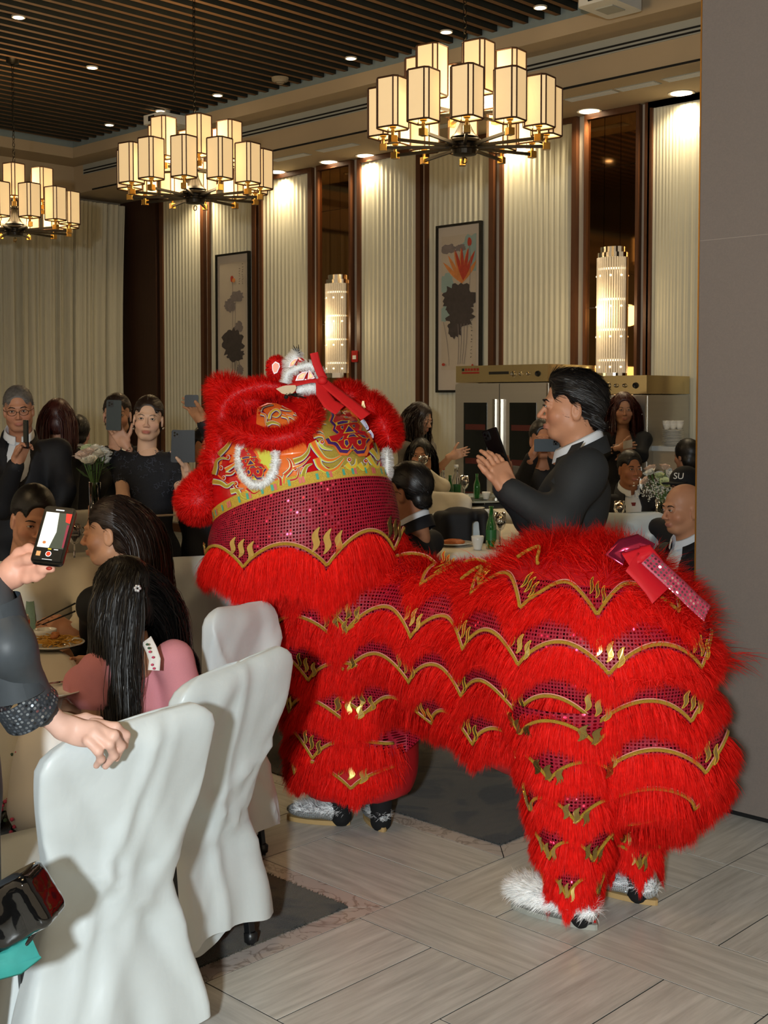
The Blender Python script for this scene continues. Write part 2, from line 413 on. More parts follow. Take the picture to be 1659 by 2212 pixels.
for j in range(6):
    u = -.9*j
    plank(u-.3, .265, True); plank(u-.3, .565, True); plank(u-.75, .415, False)
def border(name, poly, z0=-.0013, z1=0.):
    P = np.array([(x, y, (z0+z1)/2) for x, y in poly]); return MB().prism(P, (0, 0, (z1-z0)/2)).build(name, m_marble, floor)
B1, B2, LX = .1145, .7145, -6.2
mb_ = .084
border('marble_border', [(LX, B1-.001), (LX, B1-mb_), (-mb_-.001, B1-mb_), (-.002, B1-.001)])
border('marble_border', [(-.0015, B1-.004), (-mb_, B1-mb_-.003), (-mb_, -4.), (-.0015, -4.)])
border('marble_border', [(LX, B2+.002), (-.004, B2+.002), (-mb_-.002, B2+mb_), (LX, B2+mb_)])
border('marble_border', [(-.0015, B2+.005), (-.0015, YW), (-mb_, YW), (-mb_, B2+mb_+.003)])
def carpet_field(x0, x1, y0, y1):
    o = MB().box((x0, y0, -.0012), (x1, y1, .004)).build('carpet_field', m_carpet, floor)
    n = 2600; t = RNG.random(n); R = []   # frayed pile along the edges that meet the marble
    a = int(n*.5)
    e1 = np.stack([x1-t[:a]*2.2, np.full(a, y1 if y1 < .5 else y0), np.full(a, .002)], 1); e2 = np.stack([np.full(n-a, x1), (y1-t[a:]*2.2) if y1 < .5 else (y0+t[a:]*2.2), np.full(n-a, .002)], 1)
    r = np.vstack([e1, e2]); d = np.vstack([np.tile([0, 1. if y1 < .5 else -1., .5], (a, 1)), np.tile([1., 0, .5], (n-a, 1))])
    V, Q, A = strands(fur_paths(r, d, .011, .3, .5, 3), .0035)
    p = mkobj('pile_edge', V, Q, m_carpet, o); p['kind'] = 'stuff'
carpet_field(XW, -mb_, -4., B1-mb_); carpet_field(XW, -mb_, B2+mb_, YW)

# --- panelled wall
wall = struct('wall_back', MB().box((XW-.3, YW, -.05), (5.5, YW+.25, ZS+.6)), m_gapw)
def X(px): return float(atY(px, 600, YW)[0])
def flute(x0, x1, z0, z1, pitch=.062):
    n = max(2, int(round((x1-x0)/pitch))); xs = np.linspace(x0, x1, n*6+1); ph = (xs-x0)/(x1-x0)*n*2*PI
    ys = YW-.022-.0045*np.cos(ph)
    P = np.array([[(x, y, z) for x, y in zip(xs, ys)] for z in (z0, z1)])
    return MB().grid(P).build('fluted_panel', m_cream, wall, True)
def trim(x0, x1, z0, z1, d=.05, name='wood_trim'): return MB().box((x0, YW-d, z0), (x1, YW-.0005, z1)).build(name, m_wood, wall)
ZP = ZS-.002
for a, b, c, d in ((352, 358, 440, 447), (455, 460, 551, 559), (567, 573, 672, 680), (778, 785, 905, 914), (924, 931, 1062, 1072), (1085, 1092, 1240, 1250), (1403, 1412, 1545, 1556)):
    xa, xb, xc, xd = X(a), X(b), X(c), X(d)
    flute(xb, xc, .12, ZP-.05); trim(xa, xb, .1, ZP); trim(xc, xd, .1, ZP); trim(xb, xc, ZP-.05, ZP)
per = X(1268)-X(692)
for k in (1,):
    for a, b, c, d in ((778, 785, 905, 914), (924, 931, 1062, 1072), (1085, 1092, 1240, 1250)):
        xa, xb, xc, xd = (X(q)+per for q in (a, b, c, d)); flute(xb, xc, .12, ZP-.05); trim(xa, xb, .1, ZP); trim(xc, xd, .1, ZP); trim(xb, xc, ZP-.05, ZP)
MB().box((X(277)-.6, YW-.06, 0), (X(345), YW-.0005, ZP)).build('dark_wood_panel', m_dwood, wall)
struct('baseboard_back', MB().box((X(345), YW-.06, 0), (5.4, YW-.001, .1)), m_wood)
m_mir = mat('bronze_mirror', (.36, .2, .085), .045, 1., var=.06, vs=3)
for a, d in ((692, 766), (1268, 1385)):
    x0, x1 = X(a), X(d); t = .028
    for q0, q1 in ((x0, x0+t), (x1-t, x1)): trim(q0, q1, .1, ZP, .06, 'mirror_frame')
    trim(x0+t, x1-t, ZP-.05, ZP, .06, 'mirror_frame')
    zs = [.1, 1.2, 2.42, 3.62, ZP-.05]; xs = np.linspace(x0+t, x1-t, 4)
    for i in range(3):
        for j in range(4):
            MB().box((xs[i]+.002, YW-.03, zs[j]+.002), (xs[i+1]-.002, YW-.012, zs[j+1]-.002)).build('mirror_pane', m_mir, wall)

# --- curtain wall
wl = struct('wall_left', MB().box((XW-.25, -6, -.05), (XW-.005, YW, ZS+.6)), mat('taupe_wall', '8a8374', .85))  # wall behind the curtain, one even taupe
# --- ceiling
Y0 = -5.5
ceil_ = struct('ceiling', MB().box((XW-.2, Y0, ZT+.3), (5.5, YW, ZT+.36)), m_dark)
struct('trim_1', MB().box((XW, YB, ZS), (5.5, YW+.1, ZS+.08)), m_beige)                       # soffit along the wall
struct('trim_2', MB().box((XW-.05, Y0, ZS), (-10.61, YB, ZS+.08)), m_beige)                   # soffit along the curtain
tr3 = struct('trim_3', MB().box((-10.61, YB, ZS+.08), (5.5, YB+.05, ZB)).box((-10.66, Y0, ZS+.08), (-10.61, YB, ZB)), m_beige)
MB().box((-10.2, YB-.012, ZS+.002), (5.4, YB-.001, ZS+.018)).build('shadow_gap', m_black, tr3)
MB().box((-10.4, YB-.006, ZSL-.045), (5.4, YB-.0005, ZB-.004)).build('slot_panel', m_grey, tr3)
for z in (ZSL-.035, ZSL-.002): MB().box((-10.38, YB-.012, z), (5.4, YB-.005, z+.014)).build('air_slot', m_black, tr3)
struct('trim_4', MB().box((-10.61, YC, ZB), (5.5, YB, ZB+.05)).box((-10.61, Y0, ZB), (-10.13, YC, ZB+.05)), m_beige)
struct('trim_5', MB().box((-10.13, YC, ZB+.05), (5.5, YC+.05, ZC)).box((-10.18, Y0, ZB+.05), (-10.13, YC, ZC)), m_beige)
struct('trim_6', MB().box((-10.13, YC, ZC), (5.5, YC+.05, ZT+.3)).box((-10.18, Y0, ZC), (-10.13, YC, ZT+.3)), mat('plenum_side', '7d8a8c', .8))
sm = bpy.data.meshes.new('ceiling_slat'); _b = MB().box((-.024, Y0+.02, 0), (.024, YC-.005, .10), 0)
_b.add([(-.0235, Y0+.02, -.0005), (.0235, Y0+.02, -.0005), (.0235, YC-.01, -.0005), (-.0235, YC-.01, -.0005)], [(0, 3, 2, 1)], 1)  # lit brown underside and shaded dark sides are put into the slat colours
sm.from_pydata(np.vstack(_b.v).tolist(), [], _b.f); sm.materials.append(m_dark); sm.materials.append(m_slat); sm.polygons.foreach_set('material_index', _b.m)
XE = float(atY(1248.3, 49, YC)[0])-.024   # phase of the slats at the coffer edge
PIT = .158; k0 = int(math.floor((-10.1-XE)/PIT))
for k in range(k0+1, k0+1+75):
    o = bpy.data.objects.new('ceiling_slat', sm); COL.objects.link(o); o.parent = ceil_; o.location = (XE+k*PIT, 0, ZT)
# air grille in the soffit
for a, b in ((880, 905), (935, 1000), (1100, 1200), (1225, 1330), (1335, 1420), (1435, 1580), (590, 665), (690, 770)):
    pa, pb = atz(a, 200, ZS), atz(b, 200, ZS)
    xa = float(atY(a, 300, YB+.3)[0]); xb = float(atY(b, 300, YB+.3)[0])
    g = MB().box((xa, YB+.24, ZS-.004), (xb, YB+.36, ZS+.002)).build('air_grille', m_grey); tag(g, kind='structure'); g.name = 'trim_7'
    for i in range(5): MB().box((xa+.01, YB+.252+i*.022, ZS-.008), (xb-.01, YB+.26+i*.022, ZS-.003)).build('grille_bar', m_white, g)
# --- partition on the right
PX, PY = float(atz(1497.5, 1738.5)[0]), 1.685
part = struct('wall_right', MB().box((PX, PY, .02), (4.6, PY+.09, 4.55)), None or mat('grey_fabric_partition', '837870', .9, var=.1, vs=160, bump=.25, bs=420, aniso=(1, 1, 1)))
MB().box((PX-.004, PY-.003, .02), (PX+.0015, PY+.095, 4.55)).build('edge_strip', mat('brass_edge', 'b8803a', .35, .6, var=.1), part)
MB().box((PX, PY+.01, 0.), (4.6, PY+.08, .021)).build('floor_seal', m_black, part)
MB().box((PX+.002, PY-.0012, float(atY(1518, 519.8, PY)[2])-.001), (4.6, PY+.001, float(atY(1518, 519.8, PY)[2])+.001)).build('panel_seam', mat('pale_seam', 'a09488', .8), part)

# --- downlights
m_glow = mat('lamp_glow', 'ffffff', .5, emit='ffe6bd', es=9.); m_ring = mat('lamp_ring', 'c9c2b4', .4, var=.02)
def downlight(p, r, label, group, down, en):
    e = empty('downlight', p, label, 'light', group)
    MB().lathe([(r*1.3, -.004), (r*1.35, .006)], p, 20).lathe([(r, .001), (r*1.3, -.005)], p, 20, cap=False).build('trim_ring', m_ring, e, True)
    MB().lathe([(r, -.003), (r*.98, .0)], np.asarray(p)-[0, 0, .003], 20).build('lamp', m_glow, e)
    l = lamp('downlight_beam', 'SPOT', np.asarray(p)-[0, 0, .03], en, (1., .8, .5), .04, spot_size=math.radians(down), spot_blend=1.); l.parent = e; l.location = (0, 0, -.03)
for px, py in ((1472, 201), (1273, 240), (790, 336), (711, 350), (598, 371), (1100, 274), (420, 403)):
    p = atz(px, py, ZS); p[2] = ZS
    hid = px in (1100, 420)
    downlight(p, .085, {1472: 'large round downlight in the soffit nearest the grey partition', 1273: 'large round downlight above the bronze mirror near the partition', 790: 'large round soffit downlight just right of the farther bronze mirror', 711: 'large round soffit downlight above the farther bronze mirror', 598: 'large round soffit downlight just right of the middle chandelier', 1100: 'soffit downlight behind the nearest chandelier', 420: 'soffit downlight behind the middle chandelier'}[px], 'round downlights in the wall soffit', 140, 50)
dl = {40: 'downlight between ceiling slats at the top left corner', 199: 'downlight between ceiling slats left of the middle chandelier chain', 236: 'farthest downlight in the slatted ceiling, lowest at left', 346: 'slat ceiling downlight just above the white box by the middle chandelier', 470: 'slat ceiling downlight just right of the middle chandelier chain', 758: 'slat ceiling downlight right of the round smoke detector', 964: 'slat ceiling downlight just left of the nearest chandelier chain', 1167: 'slat ceiling downlight beside the white projector box at top'}
for px, py in ((40, 36), (199, 145), (236, 269), (346, 239), (470, 205), (758, 125), (964, 68), (1167, 15)):
    p = atz(px, py, ZT); p[2] = ZT-.004
    downlight(p, .04, dl[px], 'small downlights in the slatted ceiling', 80, 25)
p = atz(605, 168, ZT); e = empty('smoke_detector', p, 'round beige smoke detector on the slatted ceiling', 'smoke detector')
MB().lathe([(.05, -.045), (.075, -.03), (.08, 0)], p, 24).build('body', mat('detector_beige', '9c8f78', .5), e, True); MB().lathe([(.03, -.055), (.04, -.045)], p, 16).build('sensor_cap', mat('detector_beige', '9c8f78', .5), e, True)
def ceilbox(px, py, zc, sx, sy, sz, label):
    p = atz(px, py, zc); e = empty('projector_box', p, label, 'projector')
    MB().obox(p, (0, 1, 0), (1, 0, 0), (0, 0, 1), (sy, sx, sz), bev=.03).build('housing', m_white, e)
    MB().obox(p-[0, 0, sz+.004], (0, 1, 0), (1, 0, 0), (0, 0, 1), (sy*.4, sx*.5, .004)).build('bottom_vent', m_grey, e)
    MB().obox(p+np.array([0, -sy-.003, .0]), (1, 0, 0), (0, 0, 1), (0, 1, 0), (.05, .025, .004)).build('lens_panel', m_black, e)
    MB().tube([p+[0, 0, sz], p+[0, 0, sz+.2]], .03, 10).build('mount', m_grey, e)
ceilbox(1318, 6, 4.47, .15, .2, .045, 'white projector box hanging under the slats at the top right')
ceilbox(362, 262, 4.49, .16, .2, .045, 'white box under the slats behind the middle chandelier')
p = atY(770, 770, YW-.03); e = empty('fire_alarm', p, 'small red fire alarm box on the wall by the mirror', 'alarm')
MB().obox(p, (1, 0, 0), (0, 0, 1), (0, 1, 0), (.045, .06, .03), bev=.01).build('housing', mat('alarm_red', '9c1712', .4), e); MB().obox(p-[0, .031, .01], (1, 0, 0), (0, 0, 1), (0, 1, 0), (.025, .02, .003)).build('pull_bar', m_white, e)

# --- curtain
m_cur = mat('sheer_curtain_grey', 'c6c0aa', .85, var=.1, vs=20, aniso=(1, 6, .3))
yc1 = float(atX(278, 600, XW+.25)[1])
n = 900; s_ = np.linspace(0, 1, n); rows = []
ys = -4+(yc1+4)*s_
for j in range(14):
    z = .03+(ZS-.06-.03)*j/13
    amp = .05*(1.-.55*(j/13)**3)
    ph = s_*430+1.1*np.sin(s_*61)+.9*np.sin(s_*23+.4*j/13)
    x = XW+.2+amp*np.sin(ph)*(.55+.45*np.sin(s_*97+.6*j/13))+.018*np.sin(ph*2.3+1+.5*j/13)
    y = ys+.012*np.sin(ph*1.7)+(.06*np.sin(PI*j/13)*s_**8)*-1
    rows.append(np.stack([x, y, np.full(n, z)], 1))
P = np.array(rows); cu = MB().grid(P).build('curtain', m_cur, None, True)
tag(cu, 'floor length pale grey sheer curtain along the left wall', 'curtain')
# ------------------------------------------------------------------ chandeliers
m_shade = mat('lit_cream_shade', 'efe0bd', .8, var=.04, vs=30, emit='ffcf8c', es=.6)
m_sin = mat('lit_shade_inside', 'fff0d0', .8, var=.02, emit='ffdf9c', es=1.6)
m_str = mat('brown_shade_trim', '4a2d16', .6)
m_brz = mat('dark_bronze', '2b2721', .35, .85, var=.15)
m_brs = mat('polished_brass', 'a9813f', .25, .95, var=.1)
def chandelier():
    root = empty('chandelier', (0, 0, 0), local=True)
    a, c, h = .074, .02, .28
    oct_ = [(a, -a+c), (a, a-c), (a-c, a), (-a+c, a), (-a, a-c), (-a, -a+c), (-a+c, -a), (a-c, -a)]
    R0 = np.array([(x, y, 0) for x, y in oct_]); R1 = R0+[0, 0, h]
    sh = MB().add(np.vstack([R0, R1]), [(i, (i+1) % 8, 8+(i+1) % 8, 8+i) for i in range(8)], 0)
    sh.add(np.vstack([R0*[.96, .96, 1]+[0, 0, .012], R1*[.96, .96, 1]]), [(8+i, 8+(i+1) % 8, (i+1) % 8, i) for i in range(8)], 1)
    tr = MB()
    for i in range(8): tr.tube([R0[i], R1[i]], .0055, 4)
    for Rr in (R0, R1): tr.tube(np.vstack([Rr, Rr[:1]]), .0055, 4, cap=False)
    cn = MB().lathe([(.010, -.045), (.010, .0), (.02, .003), (.02, .05), (.011, .055), (.011, .13)], n=10).lathe([(.02, .13), (.024, .16), (.012, .19)], n=10, m=1)
    arm_l = MB().obox((.285, 0, 0), (1, 0, 0), (0, 1, 0), (0, 0, 1), (.195, .0085, .0085))
    blk = MB().obox((.485, 0, 0), (1, 0, 0), (0, 1, 0), (0, 0, 1), (.022, .02, .02), bev=.004)
    arm_u = MB().obox((.15, 0, 0), (1, 0, 0), (0, 1, 0), (0, 0, 1), (.13, .008, .008))
    ob = {}
    def put(key, mb, mats, par, M, smooth=False):
        if key not in ob: o = mb.build(key, mats, par, smooth); ob[key] = o.data
        else: o = bpy.data.objects.new(key, ob[key]); COL.objects.link(o); o.parent = par
        o.matrix_local = M; return o
    for k in range(18):
        low = k < 12; ang = math.radians(30*k+12) if low else math.radians(60*k+27)
        r = .485 if low else .275; zz = .06 if low else .255
        M = Matrix.Rotation(ang, 4, 'Z')
        put('arm' if low else 'upper_arm', arm_l if low else arm_u, m_brz, root, M @ Matrix.Translation((0, 0, zz)))
        put('arm_block', blk, m_brs, root, M @ Matrix.Translation((0 if low else r-.485, 0, zz)))
        T = M @ Matrix.Translation((r, 0, zz+.06)) @ Matrix.Rotation(-ang, 4, 'Z') @ Matrix.Rotation(math.radians(8), 4, 'Z')
        put('candle', cn, [m_brs, m_sin], root, T)
        s = put('lamp_shade', sh, [m_shade, m_sin], root, T)
        put('shade_trim', tr, m_str, s, Matrix())
    MB().lathe([(.03, .01), (.07, .015), (.075, .04), (.082, .045), (.082, .055), (.075, .06), (.075, .1), (.05, .115)], n=28).build('hub', m_brz, root, False)
    MB().lathe([(.11, .075), (.115, .08), (.115, .095), (.1, .1)], n=8).build('hub_collar', m_brz, root)
    MB().lathe([(.085, .115), (.06, .14), (.03, .2), (.02, .25), (.035, .29), (.06, .31), (.06, .335), (.04, .35)], n=28).build('column', m_brz, root, True)
    MB().lathe([(.04, .35), (.04, .52), (.02, .53), (.015, .56)], n=20).build('upper_column', mat('bone_column', '8b7b63', .4), root, True)
    a_ = np.arange(17)*2*PI/16; MB().tube(np.stack([.018*np.cos(a_), np.zeros(17), -.02+.018*np.sin(a_)], 1), .0035, 6, cap=False).build('ring', m_brs, root)
    ch = MB(); z = .56; k = 0
    a_ = np.arange(11)*2*PI/10
    top = ZT-3.055
    while z < top:
        u = np.stack([.011*np.cos(a_), np.zeros(11), z+.016+.022*np.sin(a_)], 1)
        if k % 2: u = u[:, [1, 0, 2]]
        ch.tube(u, .0028, 5, cap=False); z += .034; k += 1
    ch.build('chain', m_brz, root); MB().lathe([(.02, top-.03), (.055, top-.02), (.06, top+.02)], n=16).build('ceiling_rose', m_brz, root, True)
    l = lamp('chandelier_glow', 'POINT', (0, 0, .35), CH_W, (1., .74, .42), .3); l.parent = root
    return root
CH_W = 85
chp = [(1003, 'nearest and largest chandelier of bronze arms with lit cream shades, right of centre'), (422, 'middle chandelier of bronze arms and lit cream shades, above the red lion head'), (32, 'farthest chandelier with lit cream shades, cut off by the left picture edge')]
c0 = chandelier(); YCH = 3.03
for i, (px, lb) in enumerate(chp):
    o = c0 if i == 0 else copy_tree(c0)
    p = atY(px, 500, YCH); o.location = (p[0], YCH, 3.055); o.rotation_euler = (0, 0, .03*i)
    tag(o, lb, 'chandelier', 'chandeliers in a row under the slatted ceiling')
for i, (x, y) in enumerate(((-1.98, -1.6), (.66, -1.6))):  # unseen chandeliers added out of view to light the hall
    o = copy_tree(c0); o.location = (x, y, 3.055); tag(o, ('unseen chandelier added out of view to light the hall, farther left', 'unseen chandelier added out of view to light the hall, nearer the camera')[i], 'chandelier', 'chandeliers in a row under the slatted ceiling')

# ------------------------------------------------------------------ crystal sconces
m_cry = mat('lit_crystal_rod', 'e8dcc8', .12, var=.1, vs=40, emit='ffd9a0', es=.1, spec=.9, coat=.6)
m_chr = mat('chrome', 'd8d4cc', .08, 1., var=.03)
m_led = mat('sconce_lamp', 'ffffff', .5, emit='ffe3b0', es=3.)
def sconce(xc, zb, zt, label):
    yc = YW-.03; r = .135; root = empty('wall_sconce', (xc, yc, zb), label, 'wall lamp', 'crystal wall sconces on the bronze mirrors')
    def ring(z0, z1, rr, nm, m=m_chr, k=20):
        a = np.linspace(PI, 2*PI, k); P = np.array([np.stack([xc+rr*np.cos(a), yc+rr*np.sin(a)*.8, np.full(k, z)], 1) for z in (z0, z1)]); P2 = P.copy(); P2[:, :, 0] = xc+(P[:, :, 0]-xc)*.94; P2[:, :, 1] = yc+(P[:, :, 1]-yc)*.94
        return MB().grid(P, 0).grid(P2[::-1], 0).grid(np.array([P[1], P2[1]])).grid(np.array([P2[0], P[0]])).build(nm, m, root, False)
    ring(zt-.035, zt+.01, r+.005, 'top_band'); ring(zt-.005, zt+.06, r-.02, 'crown_band'); ring(zb-.05, zb+.005, r+.005, 'bottom_band')
    for k in range(19):
        a = PI+PI*(k+.5)/19; q = np.array([xc+r*math.cos(a), yc+r*.8*math.sin(a), 0])
        MB().tube([q+[0, 0, zb], q+[0, 0, zt-.03]], .009, 6).build('crystal_rod', m_cry, root)
    for j in range(4):
        z = zb+(zt-zb)*(.1+.255*j); ring(z, z+.016, r+.004, 'lamp_row', m_led)
        for k in range(4):
            a = PI+PI*(k+.6)/4.2; MB().ell((xc+r*1.04*math.cos(a), yc+r*.84*math.sin(a), z-.05), .009, 8).build('crystal_drop', m_led, root, True)
    for z in (zb, zt): pass
    MB().box((xc-.05, yc, zb), (xc+.05, yc+.012, zt)).build('back_plate', m_chr, root)
    l = lamp('sconce_glow', 'POINT', (0, -.25, .5*(zt-zb)), 7, (1., .75, .42), .1); l.parent = root
def zY(px, py): return float(atY(px, py, YW-.1)[2])
sconce(float(atY(1313, 600, YW-.1)[0]), zY(1313, 806), zY(1313, 548), 'crystal rod wall sconce on the bronze mirror nearest the partition')
sconce(float(atY(718, 600, YW-.1)[0]), zY(718, 806), zY(718, 606), 'crystal rod wall sconce on the farther bronze mirror above the lion head')

# ------------------------------------------------------------------ lotus pictures
m_frm = mat('black_frame', '11110f', .35); m_pap = mat('aged_paper', 'c8baa6', .8, var=.06, vs=6); m_mnt = mat('mount_board', 'cdc1b2', .8, var=.03)
m_ink = mat('ink_wash_dark', '4b4340', .8, var=.35, vs=25); m_ink2 = mat('ink_wash_grey', '857a76', .8, var=.25, vs=20); m_pet = mat('lotus_red', 'b8442f', .8, var=.3, vs=30); m_peto = mat('lotus_orange', 'd98a4c', .8, var=.3, vs=30); m_teal = mat('teal_wash', '9db3ab', .8, var=.15, vs=8)
def blob(cx, cz, rx, rz, n=26, w=.22, seed=0):
    q = np.random.default_rng(seed); a = np.arange(n)*2*PI/n; r = 1+w*q.uniform(-1, 1, n)
    return [(cx+rx*math.cos(t)*k, cz+rz*math.sin(t)*k) for t, k in zip(a, r)]
def picture(x0, x1, z0, z1, label, art):
    y = YW-.042; root = empty('framed_picture', ((x0+x1)/2, y, z0), label, 'picture', 'framed lotus paintings on the fluted wall')
    t = .022; b = MB()
    for lo, hi in (((x0, z0), (x1, z0+t)), ((x0, z1-t), (x1, z1)), ((x0, z0+t), (x0+t, z1-t)), ((x1-t, z0+t), (x1, z1-t))): b.box((lo[0], y-.03, lo[1]), (hi[0], y+.006, hi[1]))
    b.build('frame', m_frm, root); MB().box((x0+t, y-.012, z0+t), (x1-t, y-.002, z1-t)).build('mount', m_mnt, root)
    px0, px1, pz0, pz1 = x0+.065, x1-.065, z0+(z1-z0)*.135, z1-.11
    MB().box((px0, y-.015, pz0), (px1, y-.012, pz1)).build('painting', m_pap, root)
    k = 0
    for nm, pts, m in art:
        P = np.array([(px0+(px1-px0)*np.clip(u, 0, 1), y-.0155-.0004*k, pz0+(pz1-pz0)*np.clip(v, 0, 1)) for u, v in pts]); MB().prism(P, (0, .0002, 0)).build(nm, m, root); k += 1
    return root
def stem(u0, v0, u1, v1, w=.012, bend=.03):
    a = []; b = []
    for i in range(7):
        t = i/6; u = u0+(u1-u0)*t+bend*math.sin(PI*t); v = v0+(v1-v0)*t; a.append((u-w/2, v)); b.append((u+w/2, v))
    return a+b[::-1]
def petals(cx, cz, n, L, wd, a0, a1):
    out = []
    for i in range(n):
        t = math.radians(a0+(a1-a0)*i/(max(1, n-1))); d = np.array([math.cos(t)*.9, math.sin(t)*.33]); s = np.array([-math.sin(t), math.cos(t)*.33])
        out.append([tuple(np.array([cx, cz])+d*L*q+s*wd*math.sin(PI*q)**.8*g) for q, g in [(x/5, 1) for x in range(6)]+[(x/5, -1) for x in range(4, 0, -1)]])
    return out
def chars(u, v0, v1, n, seed):
    q = np.random.default_rng(seed); o = []
    for i in range(n):
        v = v0+(v1-v0)*i/n
        for _ in range(2): a, b = q.uniform(-.02, .02), q.uniform(-.006, .006); o.append([(u+a-.014, v+b), (u+a+.014, v+b+.003), (u+a+.014, v+b+.006), (u+a-.014, v+b+.004)])
    return o
art1 = [('stem', stem(.42, .08, .5, .84, .014), m_ink2), ('stem', stem(.6, .06, .62, .68, .014, -.03), m_ink2)]
art1 += [('leaf', blob(.38, .63, .2, .06, seed=1), m_ink2), ('leaf', blob(.66, .705, .24, .05, seed=2), m_ink2), ('leaf', blob(.72, .44, .15, .045, seed=9), m_ink2), ('leaf', blob(.5, .3, .4, .13, 34, .2, 3), m_ink), ('leaf', blob(.6, .2, .3, .06, 30, .2, 4), m_ink), ('petal', blob(.48, .86, .06, .028, 14, .1, 5), m_pet), ('petal', blob(.55, .845, .06, .02, 14, .1, 6), m_peto)]
art1 += [('stem', stem(.45+.09*i, .02, .48+.08*i, .16, .014), m_ink) for i in range(4)]+[('leaf', blob(.78, .07, .12, .04, seed=12), m_ink2)]
art1 += [('brush_writing', c, m_ink) for c in chars(.9, .97, .78, 9, 1)+chars(.8, .94, .78, 7, 2)]
art2 = [('wash', blob(.9, .86, .35, .14, seed=21, w=.15), m_teal), ('wash', blob(.15, .64, .22, .08, seed=22, w=.15), m_teal), ('wash', blob(.1, .42, .16, .06, seed=25, w=.15), m_teal), ('leaf', blob(.2, .905, .24, .035, seed=23), m_ink2), ('leaf', blob(.55, .905, .16, .025, seed=26), m_ink2)]
art2 += [('petal', q, m_peto) for q in petals(.6, .64, 7, .8, .05, 45, 140)]+[('petal', q, m_pet) for q in petals(.64, .66, 4, .75, .045, 60, 110)]
art2 += [('petal', blob(.82, .94, .06, .032, 14, .08, 27), m_pet), ('stem', stem(.82, .6, .82, .92, .014), m_ink2)]
art2 += [('leaf', blob(.5, .53, .48, .105, 40, .18, 28), m_ink), ('leaf', blob(.57, .41, .38, .1, 36, .2, 29), m_ink), ('leaf', blob(.42, .31, .2, .07, 26, .25, 30), m_ink)]
art2 += [('stem', stem(.5+.06*i, .04, .5+.09*i, .34, .014, .02), m_ink2) for i in range(4)]+[('stem', stem(.25, .03, .08, .36, .012), m_ink2)]
art2 += [('brush_writing', c, m_ink) for c in chars(.9, .36, .06, 11, 5)]+[('seal', blob(.1, .04, .05, .012, 8, .1, 31), m_pet), ('seal', blob(.94, .03, .03, .01, 8, .1, 32), m_pet)]
def xY(px, py): return float(atY(px, py, YW-.05)[0])
picture(xY(468, 600), xY(540, 600), 1.65, 3.303, 'framed ink painting of grey lotus leaves with one red bud, farther left', art1)
picture(xY(944, 600), xY(1041, 600), 1.687, 3.303, 'framed lotus painting with orange and red petals over a dark leaf', art2)

# ------------------------------------------------------------------ stainless heated cabinets
m_ss = mat('brushed_stainless', 'cfcac0', .3, .85, var=.08, vs=3, aniso=(.4, .4, 9)); m_ssp = mat('warm_stainless_band', 'd6c08c', .22, .85, var=.18, vs=2.2); m_gl = mat('dark_door_glass', '101413', .06, var=.1, spec=.7); m_rubb = mat('gasket_black', '141414', .6)
m_redp = mat('red_print', '9a2a1c', .5); m_blkp = mat('black_print', '1d1a17', .5)
def cabinet(x0, x1, y0, y1, zt, ndoor, label):
    root = empty('heated_cabinet', ((x0+x1)/2, (y0+y1)/2, 0), label, 'cabinet', 'stainless heated cabinets along the wall')
    zb = zt-.155
    MB().box((x0, y0+.02, .12), (x1, y1, zb)).build('body', m_ss, root); MB().box((x0, y0, zb+.008), (x1, y1, zt)).build('control_band', m_ssp, root)
    for x in (x0+.06, x1-.06):
        for y in (y0+.1, y1-.08): MB().lathe([(.03, 0), (.03, .13)], (x, y, 0), 10).build('leg', m_chr, root)
    wd = (x1-x0)/ndoor
    for i in range(ndoor):
        a, b = x0+wd*i+.004, x0+wd*(i+1)-.004
        d = MB().box((a, y0-.012, .14), (b, y0+.019, zb-.006)).build('door', m_ss, root)
        gx0, gx1 = a+wd*.2, b-wd*.26
        if i == 1: gx0, gx1 = a+wd*.22, b-wd*.2
        MB().box((gx0, y0-.016, .25), (gx1, y0-.0115, zb-.17)).build('door_window', m_gl, d)
        for z in (.75, 1.05, 1.35): MB().box((gx0+.02, y0-.0165, z), (gx1-.02, y0-.0158, z+.05)).build('shelf_glint', mat('shelf_glint_red', '54211a', .5), d)  # shelf glints painted as thin red strips on the window
        hx = b-.045 if i == 0 else a+.02
        MB().box((hx, y0-.05, .5), (hx+.022, y0-.011, zb-.14)).build('handle', m_chr, d)
    q = zb+.085
    for k in range(6): MB().box((x0+.07+k*.034, y0-.0015, q+.025), (x0+.096+k*.034, y0+.0005, q+.047)).build('brand_character', m_redp if k else m_blkp, root)
    MB().box((x0+.07, y0-.0015, q), (x0+.27, y0+.0005, q+.015)).build('brand_line', m_redp, root)
    if ndoor > 1: MB().box((x0+.38, y0-.0015, q-.01), (x0+.6, y0+.0005, q+.014)).build('model_line', m_blkp, root)
    for k, (dx, r, m) in enumerate(((.36, .022, m_chr), (.28, .014, m_chr), (.2, .014, m_chr), (.1, .02, m_rubb))): MB().lathe([(r*1.3, 0), (r, .02)], (x1-dx, y0+.001, q-.01), 14, axis=(0, -1, 0)).build('control_knob', m, root, True)
yk = 5.78
xa = float(atY(985, 800, yk)[0]); xb = float(atY(1183, 800, yk)[0])
cabinet(xa, xb, yk, yk+.7, float(atY(985, 791, yk)[2]), 2, 'tall double door stainless cabinet with dark glass panes under the lotus painting')
yk2 = 5.82; xa2 = float(atY(1240, 820, yk2)[0]); xb2 = float(atY(1397, 820, yk2)[0])
cabinet(xa2, xb2, yk2, yk2+.65, float(atY(1300, 812, yk2)[2]), 1, 'single stainless cabinet beside the woman in the black V neck')
